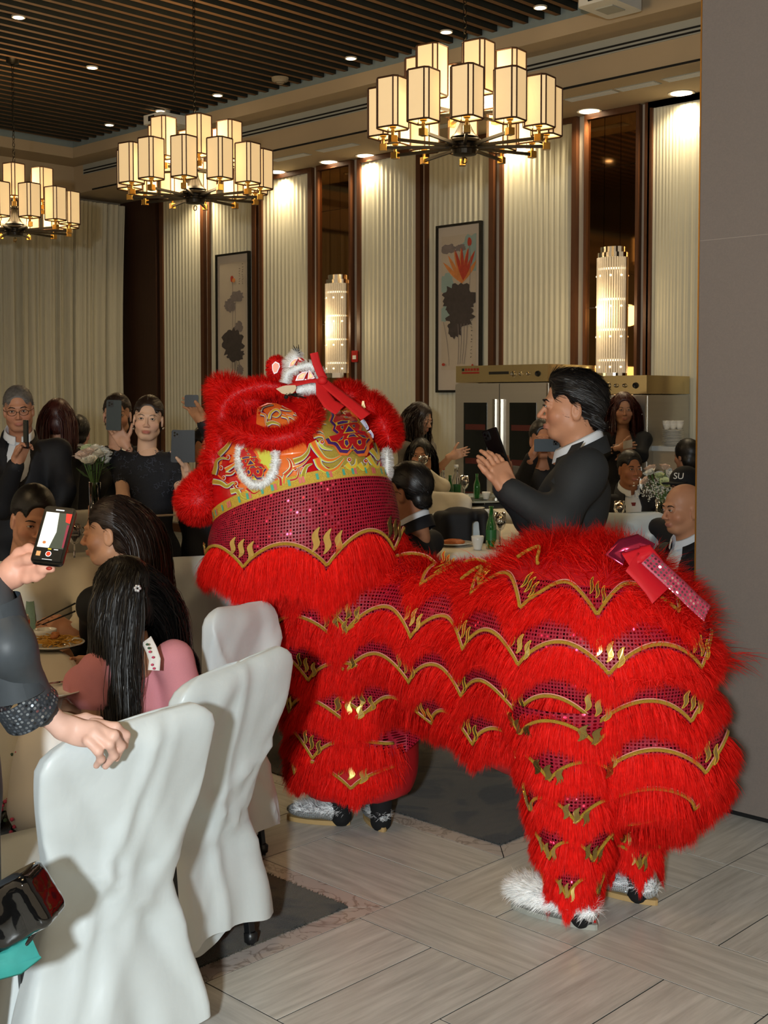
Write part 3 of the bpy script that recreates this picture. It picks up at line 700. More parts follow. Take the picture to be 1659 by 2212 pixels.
# ------------------------------------------------------------------ tables
m_cloth = mat('table_linen', 'd9d2c2', .75, var=.04, vs=10, bump=.06, bs=200)
m_chv = mat('satin_chair_cover', 'cdd5d6', .38, var=.05, vs=7, sheen=.15, spec=.45, bump=.35, bs=9)
m_leg = mat('black_chair_leg', '17181a', .35, var=.1)
def round_table(c, r, label, clabel, zt=.75, hem=.46, susan=True):
    cx, cy = c; root = empty('round_table', (cx, cy, 0), label, 'table', 'round banquet tables')
    MB().lathe([(r-.03, zt-.045), (r-.02, zt-.01), (r-.03, zt-.006)], (cx, cy, 0), 40).build('tabletop', mat('table_ply', '6d5236', .6), root)
    for k in range(4):
        a = PI/4+k*PI/2; MB().tube([(cx+.6*r*math.cos(a), cy+.6*r*math.sin(a), 0), (cx+.44*r*math.cos(a), cy+.44*r*math.sin(a), zt-.045)], .016, 8).build('leg', m_leg, root)
    n = 220; a = np.arange(n)*2*PI/n; rows = []
    prof = [(0.02, zt), (r*.5, zt), (r-.03, zt), (r-.005, zt-.006), (r+.006, zt-.03)]+[(r+.012+.03*t, zt-.03-(zt-.03-hem)*t) for t in np.linspace(.15, 1, 7)]
    for i, (rr, z) in enumerate(prof):
        t = max(0, (i-4)/7); f = rr+t*(.035*np.sin(a*17+1.3*np.sin(a*3))+.014*np.sin(a*31+2))
        zz = z+t*.012*np.sin(a*5); rows.append(np.stack([cx+f*np.cos(a), cy+f*np.sin(a), np.full(n, z) if i < 5 else zz], 1))
    o = MB().grid(np.array(rows), cv=True).build('tablecloth', m_cloth, None, True); tag(o, clabel, 'tablecloth', 'pale linen cloths on the round tables')
    if susan:
        s = empty('lazy_susan', (cx, cy, zt), 'turntable tray at the centre of '+clabel.split(' over ')[-1], 'turntable')
        MB().lathe([(.14, .003), (.14, .04), (.1, .045)], (cx, cy, zt), 24).build('turning_base', m_chr, s, True); MB().lathe([(.42, .05), (.43, .056), (.42, .064)], (cx, cy, zt), 48).build('tray', mat('susan_glass', 'a8b0aa', .1, spec=.7), s, True)
T1 = (-1.25, -1.27); round_table(T1, .9, 'round banquet table at the left, laid with noodles and plates', 'ivory linen cloth over the near left dining table', hem=.48, susan=False)
def tpos(px, d): p = at(px, 1100, d); return (float(p[0]), float(p[1]))
T2 = tpos(172, 6.72); round_table(T2, .34, 'small round table with the vase of roses, left of the lace dress woman', 'ivory linen cloth over the small vase table', susan=False)
T3 = tpos(960, 7.95); round_table(T3, .9, 'round banquet table with the open green beer bottle', 'ivory linen cloth over the table of the open beer', susan=False)
T4 = tpos(1010, 10.25); round_table(T4, .68, 'round banquet table in front of the tall double cabinet', 'ivory linen cloth over the table before the tall cabinet')
T5 = tpos(1455, 8.5); round_table(T5, .62, 'round banquet table at the right with the white flower vase', 'ivory linen cloth over the right table with the flowers')

# ------------------------------------------------------------------ chairs with covers (local frame: +y forward, seat at z .46)
def wr(p, s, k): return np.sin(p*s+k)
def chair_mesh(seed, lean=.2, bh=.93, bw=.225, hem=.10, flare=.06, tw=.0, pinch=.03):
    q = np.random.default_rng(seed); ph = q.uniform(0, 6, 12)
    # skirt with seat top
    n = 160; a = np.arange(n)*2*PI/n; sq = 5.
    rx = 1/(np.abs(np.cos(a))**sq+np.abs(np.sin(a))**sq)**(1/sq)
    bx, by = np.cos(a)*rx, np.sin(a)*rx; rows = []
    rows.append(np.stack([bx*.02, by*.02-.0, np.full(n, .475)], 1)); rows.append(np.stack([bx*.12, by*.12, np.full(n, .478)], 1)); rows.append(np.stack([bx*.205, by*.205, np.full(n, .472)], 1)); rows.append(np.stack([bx*.225, by*.225, np.full(n, .455)], 1))
    for t in np.linspace(.08, 1, 12):
        f = 1+flare/.225*t+pinch*0
        wv = t**.8*(.016*np.sin(5*a+ph[0]+1.2*t)+.010*np.sin(9*a+ph[1]-1.5*t)+.004*np.sin(17*a+ph[2]+3*t))
        z = .455-(.455-hem)*t+t*.03*np.sin(2*a+ph[3])+t*.015*np.sin(5*a+ph[4])
        rows.append(np.stack([bx*(.227*f+wv)*np.where(by < -.5, .93, 1.), by*(.227*f+wv)*np.where(by < 0, .80, 1.), z], 1))
    sk = np.array(rows)
    FO = [(q.uniform(-.008, .016), q.uniform(-1.2, 1.2), q.uniform(-.22, .22), q.uniform(.012, .05)) for _ in range(12)]
    # back: closed slab rings up the back
    m = 96; b = np.arange(m)*2*PI/m; rows = []
    zz = np.concatenate([np.linspace(hem+.012, .46, 12), np.linspace(.49, bh-.06, 16), [bh-.035, bh-.018, bh-.006, bh]])
    for i, z in enumerate(zz):
        t = max(0, (z-.3)/(bh-.3)); lo_ = max(0, (.47-z)/(.47-hem)); ls = lo_*lo_*(3-2*lo_)
        tp_ = min(1, max(0, (z-.42)/.42)); tp_ = tp_*tp_*(3-2*tp_); w_ = bw*(.78+.22*tp_)+.006*math.sin(7*z+ph[5])+(flare*.7+.035)*ls-.008*math.exp(-((z-.44)/.07)**2)
        up = max(0, (z-(bh-.06))/.06); w_ *= math.sqrt(max(.0, 1-(up*.72)**2)) if up > 0 else 1
        th = .034 if z < bh-.05 else .034*math.sqrt(max(.02, 1-up**2))
        yb = -.205-lean*max(0, z-.42)-.01*math.sin(PI*t)
        sx = 4.; r = 1/(np.abs(np.cos(b))**sx+np.abs(np.sin(b))**sx)**(1/sx)
        x = np.cos(b)*r*w_; y = np.sin(b)*r*th; rear = np.sin(b) < 0
        wv = .004*np.sin(x*13+z*9+ph[6])+.005*np.sin(x*7-z*12+ph[7])+.0015*np.sin(x*31+z*23+ph[8])
        fold = sum(A_*np.exp(-((x*math.cos(t_)+(z-.62)*math.sin(t_)-c_)/w_2)**2) for A_, t_, c_, w_2 in FO)
        skirt = ls*(.012*np.sin(x*24+ph[10]+2*z)+.008*np.sin(x*41+ph[11]-3*z)); pull = .016*np.exp(-((x*.8+(z-.46)*1.1)/.03)**2)*math.exp(-((z-.42)/.16)**2)+.014*np.exp(-((x*.6-(z-.40)*1.3)/.028)**2)*math.exp(-((z-.36)/.16)**2)
        y = y+yb+np.where(rear, -np.abs(wv)-fold-skirt-pull-(flare*.6+.012)*ls*np.clip(-np.sin(b)*1.6, 0, 1), .3*wv)*min(1, (bh+.02-z)/.08); tq = min(1, max(0, (z-.5)/.3)); tiltz = z+tq*(.010*np.sin(x*9+ph[9])+.12*x*tw)+ls*.02*np.sin(x*9+ph[3])
        rows.append(np.stack([x, y, tiltz], 1))
    rows.append(np.tile(rows[-1].mean(0), (m, 1))*[0, 1, 1]+rows[-1]*[.3, 0, 0]); rows.append(np.tile(rows[-1].mean(0), (m, 1)))
    return sk, np.array(rows)
def chair(loc, face, seed, label, lean=.2, bh=.93, mcov=None, hem=.1, flare=.06, bw=.225, tw=0., group='white covered banquet chairs'):
    """face: world direction the sitter looks"""
    f = norm(np.array([face[0], face[1], 0.])); rz = math.atan2(f[1], f[0])-PI/2
    root = empty('covered_chair', (loc[0], loc[1], 0), label, 'chair', group, rz, True)
    sk, bk = chair_mesh(seed, lean, bh, bw, hem, flare, tw); mc = mcov or m_chv
    MB().grid(sk, cv=True).build('skirt_cover', mc, root, True); MB().grid(bk, cv=True).build('back_cover', mc, root, True)
    for sx in (-1, 1):
        for sy in (-1, 1):
            lg = MB().obox((sx*.2, sy*.19, .23), (1, 0, 0), (0, 1, 0), (0, .06 if sy > 0 else -.12, -1), (.012, .012, .215), bev=.003).build('leg', m_leg, root)
            y = sy*.19+(.013 if sy > 0 else -.027)
            MB().lathe([(.012, .0), (.013, .008), (.02, .012), (.021, .035), (.014, .04)], (sx*.2, y, 0), 12).build('glide', m_leg, lg, True)
    return root
def chair_at(px, py, d, ang, *a, **k):   # px: middle of the back's top edge, ang: degrees the sitter is turned left of straight away
    t = math.radians(ang); f = F0*math.cos(t)-RT*math.sin(t); p = at(px, py, d); q = p+f*(.24+k.get('lean_', a[2] if len(a) > 2 else .2)*.45)
    return chair((q[0], q[1]), f, *a, **k)
chair_at(300, 1568, 2.85, 40, 3, 'nearest white satin covered chair, gripped by the bare hand', .30, .87, hem=.07, flare=.06, bw=.222, tw=.5)
chair_at(530, 1455, 3.38, 54, 5, 'white satin covered chair the girl in pink sits on', .32, .90, hem=.1, flare=.07, bw=.225, tw=.3)
# ------------------------------------------------------------------ the lion
from mathutils.geometry import tessellate_polygon
def sequin_mat(name, base, dot, pitch=.0105, rough=.3):
    m = bpy.data.materials.new(name); nt, b = nodes(m); N = nt.nodes; L = nt.links
    uv = N.new('ShaderNodeUVMap'); sp = N.new('ShaderNodeSeparateXYZ'); L.new(uv.outputs[0], sp.inputs[0])
    u = mnode(nt, 'DIVIDE', sp.outputs[0], pitch); v = mnode(nt, 'DIVIDE', sp.outputs[1], pitch)
    fu = mnode(nt, 'SUBTRACT', mnode(nt, 'FRACT', u), .5); fv = mnode(nt, 'SUBTRACT', mnode(nt, 'FRACT', v), .5)
    d = mnode(nt, 'SQRT', mnode(nt, 'ADD', mnode(nt, 'MULTIPLY', fu, fu), mnode(nt, 'MULTIPLY', fv, fv)))
    isd = mnode(nt, 'LESS_THAN', d, .33)
    cb = N.new('ShaderNodeCombineXYZ'); L.new(mnode(nt, 'FLOOR', u), cb.inputs[0]); L.new(mnode(nt, 'FLOOR', v), cb.inputs[1])
    wn = N.new('ShaderNodeTexWhiteNoise'); L.new(cb.outputs[0], wn.inputs['Vector'])
    tc = N.new('ShaderNodeTexCoord'); gn = N.new('ShaderNodeTexNoise'); gn.inputs['Scale'].default_value = 900; L.new(tc.outputs['Object'], gn.inputs['Vector'])
    cloth = mixc(nt, gn.outputs[0], tuple(x*.6 for x in lin(base)[:3])+(1,), tuple(min(1, x*1.4) for x in lin(base)[:3])+(1,))
    L.new(mixc(nt, isd, cloth, mixc(nt, wn.outputs[0], dot, base)), b.inputs['Base Color'])
    L.new(mnode(nt, 'MULTIPLY', isd, .85), b.inputs['Metallic']); L.new(mnode(nt, 'MULTIPLY_ADD', isd, -.3, .5), b.inputs['Roughness'])
    # every sequin lies at its own tilt
    bp = N.new('ShaderNodeVectorMath'); bp.operation = 'SUBTRACT'; L.new(wn.outputs['Color'], bp.inputs[0]); bp.inputs[1].default_value = (.5, .5, .5)
    sc_ = N.new('ShaderNodeVectorMath'); sc_.operation = 'SCALE'; L.new(bp.outputs[0], sc_.inputs[0]); L.new(mnode(nt, 'MULTIPLY', isd, .9), sc_.inputs['Scale'])
    ge = N.new('ShaderNodeNewGeometry'); ad = N.new('ShaderNodeVectorMath'); ad.operation = 'ADD'; L.new(ge.outputs['Normal'], ad.inputs[0]); L.new(sc_.outputs[0], ad.inputs[1])
    nn = N.new('ShaderNodeVectorMath'); nn.operation = 'NORMALIZE'; L.new(ad.outputs[0], nn.inputs[0]); L.new(nn.outputs[0], b.inputs['Normal'])
    return m
m_seq = sequin_mat('red_sequin_cloth', 'a51330', '3d0a12'); m_sseq = sequin_mat('silver_sequin_cloth', 'aab0b2', 'e8ecee', .007)
m_fur = fur_mat('red_fur', 'bd0f0b', 'f4241a', .6, .0); m_wfur = fur_mat('white_fur', 'd9dcdc', 'ffffff', .6, .2)
m_red = mat('red_cloth', 'c01a22', .5, var=.1, vs=20); m_redsat = mat('red_satin', 'd11f2b', .35, var=.08); m_vin = mat('red_vinyl', 'd01418', .22, var=.06, vs=60, coat=.4)
m_gold = mat('gold_braid', 'edb944', .32, .45, var=.45, vs=320, bump=.8, bs=500); m_gm = mat('gold_mirror_foil', 'e6c676', .12, .9, var=.25, vs=30); m_pinkl = mat('pink_piping', 'e79a8c', .5)
m_or = mat('print_orange', 'f47b36', .3, var=.06, coat=.3); m_ye = mat('print_yellow', 'f2c53a', .3, var=.08, coat=.3); m_yg = mat('print_lime', 'd6de5a', .3, var=.08, coat=.3); m_wh = mat('print_white', 'efe3ea', .3, var=.04, coat=.3); m_bl = mat('print_violet', '4b2a72', .3, var=.1, coat=.3); m_gg = mat('gold_glitter', 'd9b84c', .3, .25, var=.6, vs=500, bump=.6, bs=600); m_tl = mat('brocade_teal', '4fae94', .5); m_pk = mat('brocade_pink', 'dd6f6a', .5)

lion = empty('lion_dance_costume', (-.1, .6, 0), 'red fur lion dance costume with painted head, gold scalloped trims and sequins', 'lion costume')
# body field
A0 = np.array([-.62, .60]); BX = np.array([.40, .66])
body = SD(.10)
body.chain([(-.78, .47, 1.12), (-.64, .58, .85), (-.62, .60, .25)], [.30, .26, .235])
body.e((.37, .66, .80), (.42, .345, .335)); body.c((.16, .62, .56), (.56, .68, .52), .21, .23); body.c((-.5, .62, .79), (.12, .66, .79), .215, .24)
body.e((.6, .74, .5), (.2, .2, .22)); body.c((-.42, .62, .63), (.2, .64, .62), .15, .19)
V, Q = body.mesh(.025); V[:, 2] = np.maximum(V[:, 2], .14)
bcl = mkobj('body_cloth', V, Q, m_red, lion, True)
# rail around the near side: s -> axis point and outward direction
S_F = 2.0*PI/3*.28; S_L = 1.04; S_T = math.radians(165)*.34; S_ALL = S_F+S_L+S_T
def rail(s):
    s = np.asarray(s, float); th = np.empty_like(s); c = np.empty(s.shape+(2,))
    a = s < S_F; b = (s >= S_F) & (s < S_F+S_L); d = s >= S_F+S_L
    th[a] = 150+120*s[a]/S_F; th[b] = 270; th[d] = 270+165*(s[d]-S_F-S_L)/S_T
    t = np.clip((s-S_F)/S_L, 0, 1); c[...] = A0+(BX-A0)*t[..., None]
    th = np.radians(th); return c, np.stack([np.cos(th), np.sin(th)], -1)
def surf(s, z, off=0.):
    s = np.asarray(s, float).ravel(); z = np.asarray(z, float).ravel(); c, d = rail(s)
    sh = np.clip((z-.85)/.3, 0, 1)[:, None]*np.array([-.16, -.12])*np.clip(1-(s-S_F)/.35, 0, 1)[:, None]
    O = np.concatenate([c+sh, z[:, None]], 1); D = np.concatenate([d, np.zeros((len(s), 1))], 1)
    lo = np.zeros(len(s)); hi = np.full(len(s), .75)
    for _ in range(26):
        mid = (lo+hi)/2; ins = body.ev(O+D*mid[:, None]) < 0; lo = np.where(ins, mid, lo); hi = np.where(ins, hi, mid)
    P = O+D*lo[:, None]; e = .004
    N = norm(np.stack([body.ev(P+np.eye(3)[i]*e)-body.ev(P-np.eye(3)[i]*e) for i in range(3)], 1))
    return P+N*off, N
SG = np.linspace(0, S_ALL, 240); ZG = np.linspace(.12, 1.24, 110); _p, _n = surf(np.repeat(SG, 110), np.tile(ZG, 240)); _PG = np.concatenate([_p, _n], 1).reshape(240, 110, 6)
def fsurf(s, z, off=0.):   # fast lookup of surf
    a = np.clip((np.asarray(s)-SG[0])/(SG[1]-SG[0]), 0, 238.999); b = np.clip((np.asarray(z)-ZG[0])/(ZG[1]-ZG[0]), 0, 108.999); i = a.astype(int); j = b.astype(int); u = (a-i)[:, None]; v = (b-j)[:, None]
    q = (_PG[i, j]*(1-u)+_PG[i+1, j]*u)*(1-v)+(_PG[i, j+1]*(1-u)+_PG[i+1, j+1]*u)*v; n_ = norm(q[:, 3:]); return q[:, :3]+n_*off, n_
def hem(s):   # lowest cloth height along the rail
    return np.interp(s, [0, S_F, S_F+.22, S_F+.42, S_F+.9, S_F+S_L, S_F+S_L+.3, S_F+S_L+.6, S_ALL], [.26, .24, .30, .49, .47, .47, .36, .30, .40])
def topz(s): return np.interp(s, [0, S_F, S_F+.4, S_F+S_L, S_ALL], [1.2, 1.12, .99, 1.05, 1.0])
ns, nz = 190, 60
sg = np.linspace(0, S_ALL, ns); G = []; UVs = []
for j in range(nz):
    z = hem(sg)+(topz(sg)-hem(sg))*j/(nz-1); p, n_ = surf(sg, z, .005); G.append(p); UVs.append(np.stack([sg, z], 1))
G = np.array(G); f = [(j*ns+i, j*ns+i+1, (j+1)*ns+i+1, (j+1)*ns+i) for j in range(nz-1) for i in range(ns-1)]
mkobj('sequin_cloth', G.reshape(-1, 3), f, m_seq, lion, True, uv=np.vstack(UVs))
PER = .275
def arch(s, ph): q = np.abs(np.sin(PI*(s-ph)/PER)); return -.085*(1-q**.75)
def leaf_shape(w_, h_, n=9):   # an S curved flame, local (a, b)
    L_ = []; R_ = []
    for i in range(n):
        t = i/(n-1); cx = .30*h_*(t-.5)+.10*h_*math.sin(2*PI*t); ww = w_*(math.sin(PI*(t*.94+.03))**.55); cz = h_*(t-.5); L_.append((cx-ww/2, cz)); R_.append((cx+ww/2, cz))
    return L_+R_[::-1]
def slash(s0, z0, k, scale=1., fn=None):
    for i in range(3):
        s1, z1 = s0+(i-1)*.036*scale, z0-(i-1)*.018*scale
        pts = np.array(leaf_shape(.020*scale, .07*scale)); P, N_ = (fn or surf)(s1+pts[:, 0], z1+pts[:, 1], .016)
        MB().prism(P, N_.mean(0)*.0015).build('gold_flame', m_gm, lion)
        P2, _ = (fn or surf)(np.append(s1+pts[:, 0], s1+pts[0, 0]), np.append(z1+pts[:, 1], z1+pts[0, 1]), .018); MB().tube(P2, .0008, 4, cap=False).build('flame_edge', m_ye, lion)
tiers = []   # (s0, s1, z centre, phase)
for k, z0 in enumerate((1.045, .885, .725, .57)):
    tiers.append((S_F+.14, S_ALL, z0, S_F+.165+.03*(k % 2)))
for k, z0 in enumerate((1.02, .86, .70, .55, .41, .315)):
    tiers.append((.0, S_F+.22 if z0 > .5 else S_F+.24, z0-.02, .06+.13*(k % 2)))
for k, z0 in enumerate((.455, .36)): tiers.append((S_F+S_L+.06, S_ALL-.1, z0, S_F+.2+.1*k))
flo, fno, fdi, fle = [], [], [], []
for s0, s1, z0, ph in tiers:
    s = np.arange(s0, s1, .006); z = z0+arch(s, ph)
    for a, b in ((0, len(s)),):
        P, N_ = surf(s, z, .012); MB().tube(P, .0058, 6).build('gold_braid', m_gold, lion, True); P, N_ = surf(s, z+.0065, .011); MB().tube(P, .0022, 5).build('piping', m_pinkl, lion, True)
    v = ph+PER*np.arange(-2, 14)
    for sv in v:
        if s0+.02 < sv < s1-.03 and (z0 > .5 or sv < S_F+.3): slash(sv+.004, z0-.085+.066, 0, .8 if z0 < 1. else .6)
    n = int(13000*(s1-s0)); sr = RNG.uniform(s0, s1, n); band = RNG.random(n)**1.2*.06; zr = z0+arch(sr, ph)-.008-band
    P, N_ = fsurf(sr, zr, .004); ln = np.where(zr < hem(sr)-.03, .6, 1.)
    flo.append(P); fno.append(N_); c_, d_ = rail(sr); tang = np.stack([-d_[:, 1], d_[:, 0], np.zeros(n)], 1)
    fdi.append(N_*.75+np.array([0, 0, -.75])+tang*.15*np.sin(sr*14)[:, None]); fle.append(np.full(n, .10)*(1-.25*band/.06)*ln)
fur_obj('body_fur', np.vstack(flo), np.vstack(fno), np.vstack(fdi), np.concatenate(fle), m_fur, lion, .0019, droop=.75, wav=.19, clump=.45)
# upstanding fur along the spine
n = 16000; sx = RNG.uniform(-.55, .8, n); sy = .66+RNG.normal(0, .11, n)
zt = np.full(n, 1.5); lo = np.full(n, .8); hi = np.full(n, 1.4)
for _ in range(20):
    mid = (lo+hi)/2; ins = body.ev(np.stack([sx, sy, mid], 1)) < 0; lo = np.where(ins, mid, lo); hi = np.where(ins, hi, mid)
P = np.stack([sx, sy, lo], 1); e = .005; N_ = norm(np.stack([body.ev(P+np.eye(3)[i]*e)-body.ev(P-np.eye(3)[i]*e) for i in range(3)], 1))
tuft = np.sin(sx*23)[:, None]*np.array([.6, 0, 0])
fur_obj('spine_fur', P, N_, N_*.8+tuft+np.array([.25, -.3, 0]), np.where(sx < .05, .06, .115), m_fur, lion, .0019, droop=.45, wav=.2, clump=.72)
# ridge trims seen on the back
for x0, x1 in ((-.02, .1), (.22, .34)):
    xs = np.linspace(x0, x1, 14); ys = .5+.05*np.sin((xs-x0)/(x1-x0)*PI*1.4); lo = np.full(14, .8); hi = np.full(14, 1.4)
    for _ in range(20):
        mid = (lo+hi)/2; ins = body.ev(np.stack([xs, ys, mid], 1)) < 0; lo = np.where(ins, mid, lo); hi = np.where(ins, hi, mid)
    MB().tube(np.stack([xs, ys, lo+.03], 1), .006, 6).build('gold_braid', m_gold, lion, True)
# tail bow
def ribbon(pts, w_, nrm, name, m, parent, thick=.002, wob=.1, w2=None):
    pts = np.asarray(pts, float); k = len(pts); T = norm(np.gradient(pts, axis=0)); nn = norm(np.broadcast_to(np.asarray(nrm, float), pts.shape)); B = norm(np.cross(T, nn)); nn = np.cross(B, T)
    ws = np.linspace(w_, w2 if w2 is not None else w_, k)[:, None]
    rows = []
    for q in np.linspace(-1, 1, 6): rows.append(pts+B*ws*.5*q+nn*(.012*wob*np.sin(q*3+np.arange(k)*.9))[:, None])
    top = np.array(rows); bot = top-nn*thick; L_ = np.concatenate([top, bot[::-1]])
    u = np.repeat(np.linspace(0, 1, k)[None], 12, 0)*np.linalg.norm(np.diff(pts, axis=0), axis=1).sum(); vv = np.repeat(np.concatenate([np.linspace(-.5, .5, 6), np.linspace(.5, -.5, 6)])[:, None], k, 1)*w_
    f = [(i*k+j, ((i+1) % 12)*k+j, ((i+1) % 12)*k+j+1, i*k+j+1) for i in range(12) for j in range(k-1)]
    return mkobj(name, L_.reshape(-1, 3), f, m, parent, True, uv=np.stack([u.ravel(), vv.ravel()], 1))
def pxs(pts, d): return [at(x, y, d if np.isscalar(d) else d[i]) for i, (x, y) in enumerate(pts)]
toc = -FW*.6+UP*.5
m_foil = mat('crimson_foil_ribbon', 'b5304f', .18, .75, var=.2, vs=60)
ribbon(pxs([(1350, 1208), (1325, 1195), (1345, 1178), (1380, 1168), (1398, 1178), (1385, 1196), (1355, 1206)], 3.72), .05, toc, 'bow_loop', m_foil, lion)
ribbon(pxs([(1352, 1210), (1372, 1200), (1405, 1192), (1412, 1205), (1395, 1225), (1365, 1222)], 3.70), .055, toc, 'bow_loop', m_redsat, lion)
ribbon(pxs([(1365, 1213), (1390, 1235), (1415, 1260), (1432, 1282)], 3.68), .08, toc, 'bow_tail', m_redsat, lion, w2=.1)
ribbon(pxs([(1398, 1205), (1435, 1238), (1468, 1268), (1500, 1300), (1528, 1325)], [3.68, 3.66, 3.66, 3.67, 3.68]), .055, toc, 'bow_tail', sequin_mat('pink_foil_sequins', 'c0405c', 'f2d8dc', .012), lion, w2=.06)
# rear near leg and far leg: furred trousers with their own small tiers
def leg(c0, c1, r0, r1, lev, name='trouser_leg', dens=1., ph0=0.):
    c0 = np.asarray(c0, float); c1 = np.asarray(c1, float)
    def at_leg(s, z, off=0.):   # s: angle, z: height
        s = np.asarray(s, float).ravel(); z = np.asarray(z, float).ravel(); t = np.clip((z-c0[2])/(c1[2]-c0[2]), -.2, 1.2)
        r = r0+(r1-r0)*t; d = np.stack([np.cos(s), np.sin(s), np.zeros_like(s)], 1); return np.stack([c0[0]+(c1[0]-c0[0])*t, c0[1]+(c1[1]-c0[1])*t, z], 1)+d*(r+off)[:, None], d
    a = np.linspace(0, 2*PI, 49); zz = np.linspace(c1[2], c0[2], 24); P = np.array([at_leg(a, np.full(49, z))[0] for z in zz])
    uv = np.array([np.stack([a*.12, np.full(49, z)], 1) for z in zz]).reshape(-1, 2)
    mkobj(name, P.reshape(-1, 3), [(i*49+j, i*49+j+1, (i+1)*49+j+1, (i+1)*49+j) for i in range(23) for j in range(48)], m_seq, lion, True, uv=uv)
    R_, N2, D2, L2 = [], [], [], []
    for k, z0 in enumerate(lev):
        s = np.linspace(0, 2*PI, 120); w_ = 2.5; zz = z0-.07*(1-np.abs(np.sin(w_*(s-ph0-.5*k)))**.75); P, N_ = at_leg(s, zz, .012); MB().tube(P, .0055, 6).build('gold_braid', m_gold, lion, True)
        for sv in (ph0+.5*k+PI/w_*np.arange(0, 8)):
            sv = sv % (2*PI)
            for i in range(3):
                pts = np.array(leaf_shape(.016, .05)); P, N_ = at_leg(sv+(i-1)*.2+pts[:, 0]/.13, z0-.03-.01*i+pts[:, 1], .016); MB().prism(P, N_.mean(0)*.0015).build('gold_flame', m_gm, lion)
        n = int(10000*dens); sr = RNG.uniform(0, 2*PI, n); b = RNG.random(n)*.05; zr = z0-.07*(1-np.abs(np.sin(w_*(sr-ph0-.5*k)))**.75)-.006-b; P, N_ = at_leg(sr, zr, .0)
        R_.append(P); N2.append(N_); D2.append(N_*.7+np.array([0, 0, -.9])); L2.append(np.full(n, .07 if z0 > .2 else .055))
    fur_obj(name+'_fur', np.vstack(R_), np.vstack(N2), np.vstack(D2), np.concatenate(L2), m_fur, lion, .0019, droop=.7, wav=.13, clump=.4)
leg((.44, .51, .68), (.49, .44, .10), .21, .07, (.655, .535, .41, .285, .17), ph0=4.4)
leg((.5, .72, .6), (.53, .72, .12), .12, .075, (.40, .28, .2), dens=.6, ph0=4.5)
# front trousers hem below the fur (plain red cloth)
for c in ((-.70, .53), (-.555, .60)):
    MB().lathe([(.055, .115), (.10, .13), (.12, .2), (.12, .34)], (c[0], c[1], 0), 28).build('trouser_hem', m_redsat, lion, True)

# --- head
HC = at(652, 1078, 4.65); tr_, tn_ = math.radians(14.7), math.radians(15)
ER = RT*math.cos(tr_)+UP*math.sin(tr_); EN = -F0*math.cos(tn_)+UP*math.sin(tn_); EN = norm(EN-ER*(EN@ER)); EU = np.cross(EN, ER)
HR = np.array([.335, .335, .37])
def hloc(P): q = P-HC; return np.stack([q@ER, q@EN, q@EU], -1)
def hworld(q): q = np.asarray(q, float); return HC+q[..., 0:1]*ER+q[..., 1:2]*EN+q[..., 2:3]*EU
def hnorm(P): q = hloc(P)/(HR*HR); return norm(q[..., 0:1]*ER+q[..., 1:2]*EN+q[..., 2:3]*EU)
def dome(px, py, off=0.):
    px = np.asarray(px, float).ravel(); py = np.asarray(py, float).ravel()
    D = FW+RT*((px-829.5)/FPX)[:, None]+UC*((PPY-py)/FPX)[:, None]
    o = hloc(CAM[None])/HR; d = np.stack([D@ER, D@EN, D@EU], 1)/HR
    a = (d*d).sum(1); b = (o*d).sum(1); c = (o*o).sum(1)-1; disc = np.maximum(b*b-a*c, 0); t = (-b-np.sqrt(disc))/a
    P = CAM+D*t[:, None]; N_ = hnorm(P); return P+N_*off, N_
def ell_surf(th, ph, off=0.):
    q = np.stack([np.cos(th)*np.cos(ph)*HR[0], np.cos(th)*np.sin(ph)*HR[1], np.sin(th)*HR[2]], -1); P = hworld(q); return P+hnorm(P)*off
th = np.linspace(-.02, PI/2, 26); ph = np.linspace(0, 2*PI, 64, endpoint=False)
head = MB().grid(np.array([ell_surf(np.full(64, t), ph) for t in th]), cv=True).build('head_shell', m_vin, lion, True)
LAY = [0]
def poly(pts, m, lay, name='painted_shape', sub=2):
    pts = [tuple(p) for p in pts]; tri = tessellate_polygon([[Vector((x, y, 0)) for x, y in pts]])
    V = [np.array(p) for p in pts]; T = [tuple(t) for t in tri]
    for _ in range(sub):
        T2 = []; mid = {}
        def mp(i, j):
            k = (min(i, j), max(i, j))
            if k not in mid: mid[k] = len(V); V.append((V[i]+V[j])/2)
            return mid[k]
        for a, b, c in T:
            x, y, z = mp(a, b), mp(b, c), mp(c, a); T2 += [(a, x, z), (x, b, y), (z, y, c), (x, y, z)]
        T = T2
    A = np.array(V); P, _ = dome(A[:, 0], A[:, 1], .0012*lay+.001); return mkobj(name, P, T, m, head, True)
def smooth_path(pts, n=24):
    p = np.asarray(pts, float); k = len(p); t = np.linspace(0, k-1, n); out = np.zeros((n, 2)); ex = np.vstack([2*p[0]-p[1], p, 2*p[-1]-p[-2]])
    for i, q in enumerate(t):
        a = min(int(q), k-2); u = q-a; p0, p1, p2, p3 = ex[a], ex[a+1], ex[a+2], ex[a+3]
        out[i] = .5*(2*p1+(p2-p0)*u+(2*p0-5*p1+4*p2-p3)*u*u+(3*p1-p0-3*p2+p3)*u**3)
    return out
def stroke(pts, w_, m, lay, name='painted_line', taper=1):
    c = smooth_path(pts); T = norm(np.gradient(c, axis=0)); B = np.stack([-T[:, 1], T[:, 0]], 1); t = np.linspace(0, 1, len(c))
    prof = np.sin(PI*(t*.92+.06))**.6 if taper == 1 else (np.ones_like(t) if taper == 0 else (1-t*.9)**.7)
    G = np.array([dome(*(c+B*(w_*prof/2*q)[:, None]).T, .0012*lay+.001)[0] for q in (-1, -.5, 0, .5, 1)]); return MB().grid(G).build(name, m, head, True)
